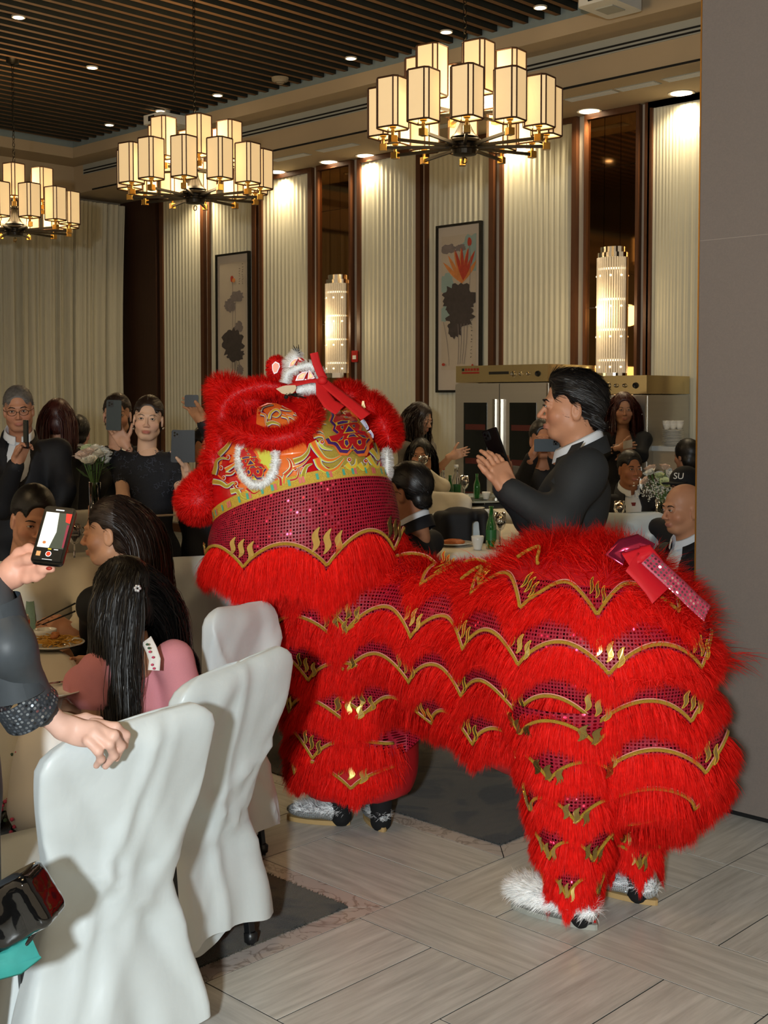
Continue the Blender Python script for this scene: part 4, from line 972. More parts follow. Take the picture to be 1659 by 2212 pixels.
def flame(pts, w_, core=None, lay=3, tp=2):
    stroke(pts, w_+5.2, m_bl, lay, 'flame_outline', tp); stroke(pts, w_+3, m_wh, lay+1, 'flame_border', tp); stroke(pts, w_, m_yg, lay+2, 'flame_edge', tp); stroke(pts, w_*.62, core or m_or, lay+3, 'flame_core', tp)
Z4 = lambda L_: [(370+.3376*x, 730+.3376*y) for x, y in L_]
ZA = lambda L_: [(660+.1326*x, 860+.1326*y) for x, y in L_]
ZB_ = lambda L_: [(430+.1507*x, 920+.1507*y) for x, y in L_]
ZH = lambda L_: [(560+.1447*x, 730+.1447*y) for x, y in L_]
# orange and gold grounds
poly(ZB_([(330, 420), (480, 210), (600, 250), (620, 330), (1050, 420), (1280, 330), (1520, 230), (1560, 380), (1420, 560), (1560, 620), (1480, 780), (1180, 850), (930, 930), (800, 1000), (640, 1000), (560, 850), (380, 830), (260, 700), (290, 560)]), m_or, 1, 'painted_ground')
poly(ZA([(200, 180), (450, 200), (620, 200), (820, 300), (960, 480), (1060, 640), (1120, 760), (1170, 950), (1150, 1100), (1000, 1130), (820, 1120), (640, 1100), (420, 1150), (240, 1080), (160, 900), (240, 720), (120, 640), (180, 480), (150, 330)]), m_gg, 1, 'painted_ground')
poly(ZH([(-30, 1050), (120, 980), (260, 985), (480, 1080), (600, 1200), (560, 1290), (480, 1330), (300, 1345), (100, 1350), (-40, 1290)]), m_or, 1, 'painted_ground')
for p, w_, c in (([(300, 420), (400, 330), (470, 240), (520, 200)], 10, m_gg), ([(230, 700), (260, 600), (270, 520), (340, 470), (450, 490)], 9, m_gg), ([(220, 800), (330, 820), (420, 870), (500, 820), (540, 830)], 10, m_gg), ([(470, 940), (560, 930), (620, 1020), (700, 1050), (780, 1010)], 10, m_gg),
                ([(1360, 520), (1480, 470), (1560, 380), (1580, 280)], 11, m_gg), ([(1220, 830), (1240, 720), (1340, 620), (1480, 560), (1590, 450)], 8, m_or), ([(1480, 790), (1500, 680), (1540, 590), (1620, 550)], 11, m_gg), ([(400, 640), (480, 590), (540, 540), (580, 470)], 8, m_or), ([(400, 690), (480, 690), (540, 650), (620, 680)], 7, m_red), ([(1300, 790), (1400, 760), (1430, 680), (1430, 600)], 7, m_red),
                ([(1180, 860), (1170, 760), (1120, 720)], 10, m_red), ([(1230, 720), (1320, 620), (1310, 520), (1260, 470)], 9, m_red), ([(700, 900), (800, 970), (900, 920)], 8, m_red), ([(520, 850), (560, 900), (650, 900)], 5, m_red)): flame(ZB_(p), w_*1.0, c)
for p in ((440, 460), (340, 610), (380, 750), (550, 830), (1380, 620)):
    q = ZB_([p])[0]
    for r, m, l in ((5.5, m_wh, 5), (4.2, m_red, 6)): poly([(q[0]+r*.8*math.cos(a), q[1]+r*math.sin(a)) for a in np.arange(10)*PI/5], m, l, 'painted_drop', 1)
    for j in range(3): poly([(q[0]+(j-1)*2.2+1.*math.cos(a), q[1]-(j-1)*2+1.*math.sin(a)) for a in np.arange(6)*PI/3], m_ye, 7, 'painted_dot', 0)
for p, w_, c in (([(110, 730), (180, 860), (300, 1000), (430, 1020), (570, 950)], 15, m_or), ([(180, 990), (230, 1120), (360, 1200), (500, 1150), (620, 1000)], 15, m_or), ([(120, 640), (200, 620), (280, 640), (300, 700)], 8, m_or), ([(650, 1080), (720, 1150), (800, 1100), (810, 1000)], 12, m_ye), ([(850, 1080), (920, 1160), (990, 1110), (980, 1040)], 12, m_ye), ([(1000, 960), (1080, 1080), (1150, 1140), (1185, 1050)], 10, m_ye), ([(1040, 850), (1120, 940), (1160, 1000), (1160, 870), (1110, 740)], 9, m_ye), ([(1000, 560), (1040, 660), (1070, 620), (1030, 540)], 7, m_or), ([(900, 380), (960, 480), (990, 500), (950, 400)], 8, m_or), ([(170, 430), (230, 420), (330, 440)], 7, m_or), ([(160, 540), (230, 540), (290, 590)], 7, m_or), ([(200, 280), (250, 340), (310, 310)], 6, m_ye), ([(220, 720), (280, 820), (430, 860)], 8, m_yg)): flame(ZA(p), w_, c)
for x, y in ((260, 740), (690, 1020), (950, 1040)):
    q = ZA([(x, y)])[0]
    for r, m, l in ((5, m_wh, 7), (3.8, m_red, 8), (1.7, m_ye, 9)): poly([(q[0]+r*math.cos(a), q[1]+r*math.sin(a)) for a in np.arange(10)*PI/5], m, l, 'painted_drop', 1)
for p, w_, c in (([(30, 1150), (100, 1180), (110, 1280), (110, 1350)], 5, m_or), ([(20, 1110), (60, 1050), (160, 1020), (220, 1020)], 6, m_red), ([(150, 1230), (180, 1140), (260, 1090), (320, 1140), (270, 1200), (200, 1190)], 6, m_ye), ([(120, 1310), (200, 1280), (300, 1310), (330, 1370)], 9, m_gg), ([(340, 1180), (430, 1220), (450, 1330)], 6, m_or), ([(400, 1180), (480, 1200), (550, 1270)], 6, m_or), ([(330, 1060), (400, 1090), (480, 1110)], 8, m_red), ([(520, 1150), (560, 1180)], 5, m_red)): flame(ZH(p), w_*.8, c)
GLY = [(420, 260), (520, 250), (560, 330), (640, 260), (700, 270), (760, 350), (800, 420), (790, 450), (840, 500), (820, 570), (920, 590), (980, 680), (950, 710), (930, 740), (930, 800), (900, 870), (800, 880), (720, 800), (660, 870), (560, 860), (500, 770), (470, 750), (400, 740), (360, 670), (480, 640), (520, 600), (460, 550), (480, 490), (420, 430), (450, 350)]
HOL = [[(480, 460), (560, 430), (650, 430), (640, 465), (560, 480), (490, 495)], [(690, 445), (740, 430), (800, 430), (790, 450), (720, 455)], [(540, 520), (580, 510), (570, 560), (545, 550)], [(715, 500), (755, 490), (750, 535), (725, 525)], [(660, 510), (745, 595), (600, 615)], [(650, 690), (670, 655), (740, 640), (790, 680), (720, 675)], [(600, 740), (640, 730), (660, 790), (630, 830), (600, 790)], [(800, 740), (845, 730), (855, 780), (830, 805), (800, 780)], [(540, 700), (580, 670), (560, 720), (500, 740)], [(820, 650), (900, 660), (940, 700), (880, 690)], [(590, 370), (620, 360), (660, 385), (610, 390)], [(560, 280), (610, 330), (580, 320)], [(720, 800), (745, 870), (690, 870)]]
def glyph(T, lay, cx, cy):
    def sc(k, dx=0, dy=0): return T([(cx+(x-cx)*k+dx, cy+(y-cy)*k+dy) for x, y in GLY])
    poly(sc(1.26, 0, 20), m_or, lay, 'emblem_halo', 1); poly(sc(1.12, -15, 22), m_bl, lay+1, 'emblem_shadow', 1); poly(sc(1.035), m_ye, lay+2, 'emblem_edge', 1); poly(T(GLY), m_red, lay+3, 'emblem', 1)
    for h in HOL:
        c = np.mean(h, 0); poly(T([tuple(c+(np.array(p)-c)*1.35) for p in h]), m_ye, lay+4, 'emblem_edge', 1); poly(T(h), m_bl, lay+5, 'emblem_gap', 1)
glyph(ZA, 10, 670, 580)
EYE = ZB_([(690, 330), (640, 430), (650, 560), (680, 680), (750, 770), (860, 790), (980, 740), (1050, 640), (1060, 500), (1050, 390), (880, 340)])
poly(EYE, m_yg, 9, 'side_eye_ground')
glyph(lambda L_: ZB_([(800+(x-670)*.62-20, 560+(y-580)*.62) for x, y in L_]), 10, 670, 580)
# fur rolls on the head
def roll(pts, r, fl_, m, name, mf, n, lift=.02, closed=False, wid=.0014, wav=.18, dens_in=True):
    c = smooth_path(pts, 48); P, N_ = dome(c[:, 0], c[:, 1], lift); T = norm(np.gradient(P, axis=0)); B = np.cross(T, N_)
    o = MB().tube(P, r, 10).build(name, m, lion, True)
    i = RNG.integers(0, len(P), n); u = RNG.random(n)[:, None]; j = np.minimum(i+1, len(P)-1); p = P[i]*(1-u)+P[j]*u; a = RNG.uniform(0, 2*PI, n)[:, None]
    d = np.cos(a)*N_[i]+np.sin(a)*B[i]; f_ = fur_obj(name+'_fur', p+d*r*.9, norm(d*.8+N_[i]*.3), d+N_[i]*.25, fl_, mf, o, wid, droop=.3, wav=wav, clump=.3)
    return o
a = np.linspace(0, 2*PI, 13); brow = [(582+92*math.cos(t)-8*math.sin(t), 903+55*math.sin(t)+10*math.cos(t)*.6) for t in a]
roll(brow, .024, .036, m_red, 'brow_roll', m_fur, 26000, .024)
roll(ZB_([(680, 270), (620, 360), (605, 480), (625, 620), (690, 750), (790, 840), (900, 850), (1010, 780), (1080, 680), (1110, 540), (1110, 400)]), .008, .017, mat('white_felt', 'e4e6e6', .8), 'eye_roll', m_wfur, 9000, .012, wid=.0012)
MW = mat('white_felt', 'e4e6e6', .8)
def tuft(name, prims, n, fl_, mf, mbase, res=.012, wid=.0014, droop=.3, flow=None, parent=None, k=.04, wav=.18):
    s = SD(k)
    for c, r, rot in prims: s.e(c, r, rot)
    V, Q = s.mesh(res); o = mkobj(name, V, Q, mbase, parent or lion, True); P, N_ = sample_mesh(V, Q, n)
    D = N_ if flow is None else N_+np.asarray(flow)
    fur_obj(name+'_fur', P, N_, D, fl_, mf, o, wid, droop=droop, wav=wav, clump=.35); return o
RB = np.stack([RT, -F0, UP], 1)   # columns: right, towards camera, up
tuft('ear', [(at(488, 845, 4.72), (.06, .05, .05), RB), (at(525, 868, 4.68), (.085, .06, .045), RB), (at(492, 900, 4.7), (.055, .05, .085), RB), (at(478, 960, 4.66), (.03, .035, .075), RB), (at(462, 1000, 4.64), (.03, .035, .05), RB)], 17000, .045, m_fur, m_red)
tuft('ear', [(at(750, 858, 4.85), (.07, .05, .045), RB), (at(800, 885, 4.78), (.05, .06, .05), RB), (at(826, 915, 4.74), (.042, .07, .05), RB), (at(840, 945, 4.72), (.028, .07, .035), RB)], 17000, .042, m_fur, m_red)
tuft('brow_back', [(at(612, 856, 4.76), (.14, .06, .035), RB), (at(540, 868, 4.78), (.08, .06, .04), RB)], 14000, .045, m_fur, m_red)
tuft('cheek_pompom', [(at(432, 1082, 4.6), (.075, .08, .075), None), (at(450, 1045, 4.62), (.05, .06, .05), None)], 15000, .032, m_fur, m_red)
tuft('white_side_roll', [(at(836, 1003, 4.6), (.012, .05, .06), RB)], 2600, .018, m_wfur, MW, .006, .0012)
# brocade band round the rim with coloured squares
ph = np.linspace(math.radians(-25), math.radians(205), 150)
def rim(p, dz, off): q = np.stack([np.cos(p)*(HR[0]+off), np.sin(p)*(HR[1]+off), np.broadcast_to(dz, p.shape)], -1); return hworld(q)
band = MB().grid(np.array([rim(ph, d, .006) for d in (-.022, 0, .02)])).grid(np.array([rim(ph, d, .002) for d in (.02, 0, -.022)])).build('brocade_band', m_gg if False else mat('gold_brocade', 'd8b444', .4, .2, var=.35, vs=260, bump=.5, bs=300), lion, True)
for k in range(26):
    p0 = math.radians(-20+k*8.4); q = np.linspace(p0, p0+math.radians(1.6), 3)
    for j, m in ((0, m_tl if k % 2 else m_pk), (1, m_pk if k % 3 == 0 else m_tl)):
        if j and k % 2: continue
        qq = q+j*math.radians(2.0); MB().grid(np.array([rim(qq, d, .0085) for d in (-.012, 0, .010)])).build('brocade_square', m, band, True)
# sequined neck curtain hanging from the rim
def neck(p, t, off=0.):   # p: angle on the rim, t: 0 rim .. 1 hem
    p = np.asarray(p, float).ravel(); t = np.asarray(t, float).ravel(); a = rim(p, -.02, .004); out = norm(np.stack([np.cos(p), np.sin(p), 0*p], 1)@np.stack([ER, EN, EU])); out[:, 2] = 0
    L_ = .24+.11*np.sin(p)**2+.09*np.cos(p); q = a-UP*(L_*t)[:, None]+out*(.035*np.sin(PI*t*.8)+off+.004)[:, None]+(RT*.03)*(t*np.clip(np.cos(p), -1, 0)*-1)[:, None]; return q, norm(out+UP*.15)
pg = np.linspace(math.radians(-12), math.radians(182), 130); tg = np.linspace(0, 1, 40)
G = np.array([neck(pg, np.full(130, t))[0] for t in tg]); uvn = np.array([np.stack([pg*.34, np.full(130, t*.32)], 1) for t in tg]).reshape(-1, 2)
mkobj('neck_curtain', G.reshape(-1, 3), [(i*130+j, (i+1)*130+j, (i+1)*130+j+1, i*130+j+1) for i in range(39) for j in range(129)], m_seq, lion, True, uv=uvn)
q, _ = neck(np.full(14, pg[-1]), np.linspace(0, .95, 14), .006); MB().tube(q, .006, 6).build('gold_braid', m_gold, lion, True)
sN = np.linspace(math.radians(-12), math.radians(178), 160); perN = math.radians(48)
def tn(p): return .80-.27*np.abs(np.sin(PI*(p-math.radians(70))/perN))**.8
q, n_ = neck(sN, tn(sN), .012); MB().tube(q, .006, 6).build('gold_braid', m_gold, lion, True); q2, _ = neck(sN, tn(sN)-.02, .011); MB().tube(q2, .0022, 5).build('piping', m_pinkl, lion, True)
for k in range(-1, 3):
    s0 = math.radians(70)+perN*k
    for i in range(3):
        pts = np.array(leaf_shape(.022, .075)); P, N_ = neck(s0+(-(i-1)*.036-pts[:, 0])/.34, .56+.02*(i-1)*1.6-pts[:, 1]/.33, .016); MB().prism(P, N_.mean(0)*.0015).build('gold_flame', m_gm, lion)
n = 30000; pr = RNG.uniform(math.radians(-12), math.radians(184), n); b = RNG.random(n)*.3; P, N_ = neck(pr, tn(pr)+.03+b, .008)
fur_obj('neck_fur', P, N_, N_*.45-UP*.85, .11, m_fur, lion, .0019, droop=.75, wav=.14, clump=.4)
# horn with white fur rings, ball, ribbon and charm
hb = at(652, 838, 4.56)
def hp(x, y, d=4.56): return at(x, y, d)
V, Q = SD(.02).e(hp(662, 822), (.062, .055, .035), RB).e(hp(657, 808), (.048, .045, .04), RB).e(hp(645, 788), (.03, .03, .03), RB).mesh(.008)
horn = mkobj('horn', V, Q, m_vin, lion, True)
tuft('horn_fur', [(hp(640, 775, 4.57), (.012, .03, .028), RB), (hp(628, 790, 4.57), (.018, .03, .02), RB)], 2600, .022, m_wfur, MW, .006, .0012, parent=lion)
for pts, r in (([(616, 828), (622, 806), (645, 794), (668, 788), (688, 800), (694, 815)], .011), ([(640, 845), (660, 840), (685, 836), (700, 845)], .014)):
    P = np.array([hp(x, y, 4.49) for x, y in pts]); o = MB().tube(P, r, 8).build('horn_ring', MW, lion, True); T = norm(np.gradient(P, axis=0))
    n = 3600; i = RNG.integers(0, len(P)-1, n); u = RNG.random(n)[:, None]; d = norm(np.cross(T[i], norm(RNG.normal(size=(n, 3))))); fur_obj('horn_ring_fur', P[i]*(1-u)+P[i+1]*u+d*r*.9, d, d, .018, m_wfur, o, .0012, droop=.3, wav=.2, clump=.3)
def card(pts, d, m, name, par, th=.0015): return MB().prism(np.array([at(x, y, d) for x, y in pts]), FW*th).build(name, m, par)
def circ(x, y, rx, ry, n=16): return [(x+rx*math.cos(t), y+ry*math.sin(t)) for t in np.arange(n)*2*PI/n]
for T in ([(540, 640), (570, 560), (640, 510), (730, 495), (690, 560), (660, 630)], [(720, 640), (740, 465), (790, 530), (830, 600)], [(440, 440), (460, 370), (530, 310), (580, 300), (540, 370), (500, 430)], [(560, 270), (600, 330), (655, 345)]):
    card(ZH(T), 4.487, m_wh, 'horn_flame', horn); c = np.mean(T, 0); card(ZH([tuple(c+(np.array(p)-c)*.78) for p in T]), 4.484, m_or, 'horn_flame_core', horn); card(ZH([tuple(c+(np.array(p)-c)*.45) for p in T]), 4.482, m_ye, 'horn_flame_core', horn)
ball = tuft('horn_ball', [(hp(598, 795, 4.6), (.034, .034, .042), RB)], 3600, .014, m_fur, m_red, .008, .0014)
card(ZH([(190, 400), (240, 350), (300, 380), (310, 430), (270, 520), (220, 540), (195, 480)]), 4.55, m_wh, 'ball_motif', ball); card(ZH([(205, 405), (240, 370), (285, 390), (295, 430), (260, 505), (222, 520), (205, 470)]), 4.547, m_or, 'ball_motif', ball)
for x, y in ((632, 752), (640, 748), (645, 744), (634, 746)): MB().tube([hp(650, 772), hp((x+650)/2-2, (y+772)/2), hp(x, y)], [.004, .003, .001], 5).build('horn_wisp', m_black, lion)
m_rib = mat('red_cotton_ribbon', 'c9141a', .7, var=.06, vs=90)
ribbon(pxs([(678, 762), (684, 785), (692, 805), (700, 820)], 4.46), .03, toc, 'ribbon_end', m_rib, lion)
ribbon(pxs([(612, 838), (640, 829), (670, 822), (692, 822)], 4.47), .018, toc, 'ribbon_wrap', m_rib, lion)
ribbon(pxs([(698, 824), (720, 842), (745, 862), (772, 884), (790, 900)], [4.46, 4.44, 4.4, 4.37, 4.35]), .034, toc, 'ribbon_end', m_rib, lion, w2=.045)
ribbon(pxs([(694, 826), (696, 850), (712, 872), (735, 885)], [4.46, 4.43, 4.4, 4.38]), .04, toc, 'ribbon_end', m_rib, lion, w2=.055)
V, Q = SD(.01).e(hp(696, 822, 4.45), (.018, .014, .016), RB).mesh(.005); mkobj('ribbon_knot', V, Q, m_rib, lion, True)
card(ZH([(250, 760), (350, 720), (400, 710), (540, 705), (555, 740), (530, 800), (470, 850), (420, 850), (340, 830)]), 4.45, mat('cream_felt', 'd9c3a4', .8), 'charm_wing', lion, .003)
for x, y in ((400, 880), (540, 850)): MB().ell(at(*ZH([(x, y)])[0], 4.44), .008, 8).build('charm_bead', m_black, lion, True)
for i in range(14):
    a_, b_ = RNG.uniform(300, 800), RNG.uniform(840, 900); MB().tube([at(*ZH([(430, 850)])[0], 4.44), at(*ZH([((430+a_)/2, b_-20)])[0], 4.43), at(*ZH([(a_, b_)])[0], 4.44)], .0009, 4).build('charm_thread', m_black, lion)
for x, y, c in ((300, 118, 'brocade_teal'), (345, 130, 'print_lime'), (400, 140, 'print_lime'), (480, 135, 'brocade_pink'), (560, 150, 'print_orange')):
    P, N_ = dome(*[np.array([v]) for v in ZA([(x, y)])[0]], .012); MB().ell(P[0], (.012, .008, .006), 8, rot=RB).build('silk_leaf', MATS[c], lion, True)
for i in range(12):
    q0 = ZA([(860+RNG.uniform(-15, 15), 150)])[0]; q1 = ZA([(880+RNG.uniform(-40, 60), 150+RNG.uniform(60, 230))])[0]; MB().tube([dome(np.array([q0[0]]), np.array([q0[1]]), .03)[0][0], dome(np.array([q1[0]]), np.array([q1[1]]), .022)[0][0]], .0012, 4).build('yellow_tassel', m_ye, lion)

# --- dancers inside: ankles and shoes
m_sock = mat('black_sock', '101113', .85); m_sole = mat('tan_sole', 'b99a66', .7); 
def shoe(heel, toe, par, m, mfur, nf, soc=True, fl_=.03, ms=None, tall=1.):
    h = np.array([heel[0], heel[1], 0.]); t = np.array([toe[0], toe[1], 0.]); f = norm(t-h); sd_ = np.cross(UP, f); L_ = np.linalg.norm(t-h); R_ = np.stack([f, sd_, UP], 1)
    s = SD(.03).e(h+f*L_*.22+UP*.05, (L_*.2, .036, .042), R_).e(h+f*L_*.62+UP*.042*tall, (L_*.36, .045*tall**.4, .03*tall), R_)
    V, Q = s.mesh(.007); V[:, 2] = np.maximum(V[:, 2], .014); q = V-h; uv = np.stack([q@f, q@sd_*.6+V[:, 2]], 1)
    o = mkobj('shoe', V, Q, m, par, True, uv=uv)
    ol = [(L_*.5+ (L_*.48)*math.cos(a_), (.036+.005*math.cos(a_))*math.sin(a_)) for a_ in np.arange(24)*2*PI/24]
    MB().prism([h+f*x+sd_*y+UP*.009 for x, y in ol], UP*.0085).build('sole', ms or m_sole, o)
    if nf:
        P, N_ = sample_mesh(V, Q, nf*3); k = (P[:, 2] > .05) & (((P-h)@f) < L_*.8 if fl_ < .035 else True); P, N_ = P[k][:nf], N_[k][:nf]; fur_obj('shoe_fur', P, N_, N_*.6+f*.5+UP*.1, fl_, mfur, o, .0014, droop=.6, wav=.3, clump=.3)
    return o
d1 = empty('person', (-.64, .56, 0), 'front lion dancer, seen only as black ankles in silver sequin shoes', 'person')
d2 = empty('person', (.46, .44, 0), 'rear lion dancer, seen only as a furry white shoe under the costume', 'person')
m_ss2 = sequin_mat('dark_silver_sequin', '8d9294', 'd6dadd', .0075)
def ankle(c, par, z1=.2): V, Q = SD(.02).chain([(c[0], c[1], .03), (c[0], c[1], .1), (c[0], c[1], z1)], [.04, .037, .045]).mesh(.01); return mkobj('lower_leg', V, Q, m_sock, par, True)
shoe((-.625, .575), (-.86, .45), d1, m_ss2, m_wfur, 1600); ankle((-.66, .555), d1); shoe((-.475, .60), (-.68, .715), d1, m_ss2, m_wfur, 900, fl_=.022); ankle((-.515, .622), d1)
shoe((.59, .44), (.275, .40), d2, m_sseq, m_wfur, 9000, fl_=.045, ms=m_grey, tall=1.5); ankle((.53, .435), d2); shoe((.62, .73), (.34, .70), d2, m_sseq, m_wfur, 1500); ankle((.55, .72), d2)
# ------------------------------------------------------------------ people
def skin_mat():
    m = bpy.data.materials.new('skin'); nt, b = nodes(m); N = nt.nodes; L = nt.links
    a = N.new('ShaderNodeVertexColor'); a.layer_name = 'Col'; tc = N.new('ShaderNodeTexCoord'); no = N.new('ShaderNodeTexNoise'); no.inputs['Scale'].default_value = 40; no.inputs['Detail'].default_value = 4; L.new(tc.outputs['Object'], no.inputs['Vector'])
    mx = N.new('ShaderNodeMix'); mx.data_type = 'RGBA'; mx.blend_type = 'MULTIPLY'; mx.inputs[0].default_value = .35; L.new(a.outputs[0], mx.inputs[6])
    cr = N.new('ShaderNodeValToRGB'); cr.color_ramp.elements[0].color = (.75, .68, .66, 1); cr.color_ramp.elements[1].color = (1, 1, 1, 1); L.new(no.outputs[0], cr.inputs[0]); L.new(cr.outputs[0], mx.inputs[7])
    L.new(mx.outputs[2], b.inputs['Base Color']); b.inputs['Roughness'].default_value = .48; b.inputs['Specular IOR Level'].default_value = .35
    b.inputs['Subsurface Weight'].default_value = .0; return m
m_skin = skin_mat()
def hair_mat(name, c1, c2, rough=.42):
    m = fur_mat(name, c1, c2, rough, .0); nodes(m)[1].inputs['Specular IOR Level'].default_value = .5; return m
m_hblk = hair_mat('black_hair', '0a0908', '1b1716'); m_hbrn = hair_mat('dark_brown_hair', '1a110d', '31221a'); m_hred = hair_mat('auburn_hair', '2a0e0b', '4c1d15'); m_hgry = hair_mat('grey_hair', '2b2826', '7d7873', .5)
m_eye = mat('eye_white', 'd9d2c8', .2, var=.02); m_iris = mat('dark_iris', '120c09', .1); m_brow = mat('dark_brow', '1c1310', .7)
m_suit = mat('charcoal_suit', '25282a', .7, var=.1, vs=120, bump=.12, bs=300); m_bsuit = mat('black_suit', '14151a', .7, var=.12, vs=60); m_shirt = mat('white_shirt', 'd9dee4', .65, var=.04); m_creamsh = mat('cream_shirt', 'd6cdb8', .65, var=.05); m_blk = mat('black_dress', '101216', .75, var=.15, vs=40); m_navy = mat('black_lace_dress', '151820', .7, var=.5, vs=150, bump=.4, bs=220)
HCACHE = {}
def head_mesh(sex, res):
    k = (sex, res)
    if k in HCACHE: return HCACHE[k]
    f = sex == 'f'; s = SD(.018)
    s.e((0, -.016, .034), (.074, .097, .086)); s.e((0, .022, -.034), (.056 if f else .063, .064, .076))
    s.e((0, .047, -.086 if f else -.09), (.026 if f else .034, .03, .024)); s.c((-.045, .0, -.065), (-.02, .045, -.092), .02, .02); s.c((.045, .0, -.065), (.02, .045, -.092), .02, .02)
    for q in (-1, 1): s.e((q*.037, .052, -.032), (.027, .025, .026)); s.e((q*.031, .094, .003), (.017, .011, .009), k=.008, sub=True)
    s.c((-.03, .079, .021), (.03, .079, .021), .009 if f else .012, None, .012)
    s.c((0, .086, .004), (0, .104 if f else .108, -.033), .0055, .0095, .012)
    for q in (-1, 1): s.e((q*.011, .094, -.037), (.0085, .011, .0075), k=.006)
    s.e((0, .081, -.064), (.025, .014, .0055), k=.005); s.e((0, .080, -.073), (.021, .014, .0065), k=.005); s.e((0, .096, -.0685), (.024, .006, .0016), k=.003, sub=True)
    for q in (-1, 1):
        s.e((q*.029, .079, .002), (.0145, .0125, .0105), k=.005)
        s.e((q*.076, -.012, -.012), (.007, .019, .031), k=.008); s.e((q*.084, -.008, -.010), (.006, .010, .02), k=.004, sub=True)
    s.c((0, -.022, -.05), (0, -.045, -.2), .05 if f else .06, .052 if f else .064, .03)
    V, Q = s.mesh(res); HCACHE[k] = (V, Q); return V, Q
def frame(a, pitch=0., roll=0.):
    t = math.radians(a); y = -F0*math.cos(t)-RT*math.sin(t); x = np.cross(y, UP); p = math.radians(pitch)
    y2 = y*math.cos(p)+UP*math.sin(p); z2 = np.cross(x, y2); r = math.radians(roll); x3 = x*math.cos(r)+z2*math.sin(r); z3 = np.cross(x3, y2); return np.stack([x3, y2, z3], 1)   # columns x, y, z
def fingers(sd, w, f, n, sgn=1, curl=.4, sc=1., spread=.06, thumb=(.55, .75, .35), curls=None):
    """hand: w wrist, f finger direction, n the way the palm faces, sgn which side the thumb is"""
    w = np.asarray(w, float); f = norm(f); n = norm(np.asarray(n)-f*(np.asarray(n)@f)); sd_ = np.cross(n, f)*sgn
    sd.b(w+f*.05*sc, np.array([.032, .034, .006])*sc, .009*sc, np.stack([sd_, f, n], 1), .012*sc); sd.c(w-f*.03*sc, w+f*.03*sc, .025*sc, .026*sc, .015*sc)
    for i, (o, L, r) in enumerate(((.030, .070, .0088), (.010, .079, .0092), (-.010, .073, .0088), (-.029, .056, .0078))):
        p = w+f*(.09-.006*abs(i-1))*sc+sd_*o*sc; c = 0; cc = curls[i] if curls else curl
        for j, (fr, dc) in enumerate(((.45, .75), (.31, 1.1), (.24, .8))):
            c += cc*dc; d = norm(f*math.cos(c)+n*math.sin(c)+sd_*spread*(1.5-i)); q = p+d*L*fr*sc; sd.c(p, q, r*sc*(1-.08*j), r*sc*(1-.08*(j+1)), .005*sc); p = q
    p = w+f*.03*sc+sd_*.03*sc; d = norm(f*thumb[0]+sd_*thumb[1]+n*thumb[2])
    for j, L in enumerate((.036, .03, .024)):
        q = p+d*L*sc; sd.c(p, q, (.0125-.0012*j)*sc, (.0113-.0012*j)*sc, .007*sc); p = q; d = norm(d+f*.25+n*.1)
    return sd
def skin_cols(V, base, H=None, R=None, sc=1., lips=None, shade=None):
    c = np.tile(np.array(lin(base)[:3]), (len(V), 1))
    if H is not None:
        q = (V-H)@R/sc; L = np.exp(-(((q-[0, .085, -.0685])/[.024, .03, .0095])**4).sum(1)); c = c*(1-L[:, None]*.8)+np.array(lin(lips or 'a8635a')[:3])*L[:, None]*.8
        ch = sum(np.exp(-(((q-[s*.04, .06, -.035])/[.025, .04, .022])**2).sum(1)) for s in (-1, 1)); c[:, 1:] *= (1-.16*np.clip(ch, 0, 1))[:, None]
        nose = np.exp(-(((q-[0, .1, -.035])/[.02, .03, .014])**2).sum(1)); c[:, 1:] *= (1-.1*nose)[:, None]
    return c
def hair_cap(H, R, sc, par, m, kind, extra=None, nst=2500, length=.035, name='hair', wid=.0022, res=.007):
    s = SD(.012); inf = {'short': .008, 'updo': .004, 'long': .010, 'thin': .003}[kind]
    s.e((0, -.02, .038), (.076+inf, .099+inf, .088+inf*1.4))
    if kind in ('short', 'thin'):
        s.e((0, -.075, -.035), (.058, .04, .045))
    else: s.e((0, -.06, -.03), (.072+inf, .062, .075))
    if extra: 
        for c, r in extra: s.e(c, r)
    s.e((0, .105, -.028), (.078 if kind != 'long' else .070, .066, .096), k=.010, sub=True); s.e((0, .125, .05), (.066, .062, .040), k=.012, sub=True)
    if kind != 'long':
        for q in (-1, 1): s.e((q*.088, -.004, -.022), (.03, .034, .046), k=.008, sub=True); s.e((q*.078, .062, -.01), (.036, .058, .068), k=.008, sub=True)
        for q in (-1, 1): s.e((q*.07, .028, -.062), (.05, .052, .042), k=.008, sub=True)
        s.e((0, -.02, -.165), (.16, .14, .1), k=.02, sub=True)
    V, Q = s.mesh(res/sc); Vw = V*sc@R.T+H; o = mkobj(name, Vw, Q, m, par, True)
    if nst:
        P, N_ = sample_mesh(Vw, Q, nst); q = (P-H)@R/sc
        fl_ = np.stack([q[:, 0]*4, np.full(len(q), -.8), -.25-q[:, 1]*-3], 1) if kind != 'long' else np.stack([q[:, 0]*6, q[:, 1]*3-.3, np.full(len(q), -.9)], 1)
        D = fl_@R.T; D = D-N_*(D*N_).sum(1, keepdims=True); pa = fur_paths(P, norm(D)+N_*.03, length*sc, .06, .06, 4, .3); pa = pa-(N_*.004)[:, None]*np.linspace(0, 1, 4)[None, :, None]; V2, Q2, A2 = strands(pa, wid, norm(N_+RNG.normal(size=N_.shape)*.25), .2); mkobj('hair_strands', V2, Q2, m, o, attr=A2)['kind'] = 'stuff'
    return o
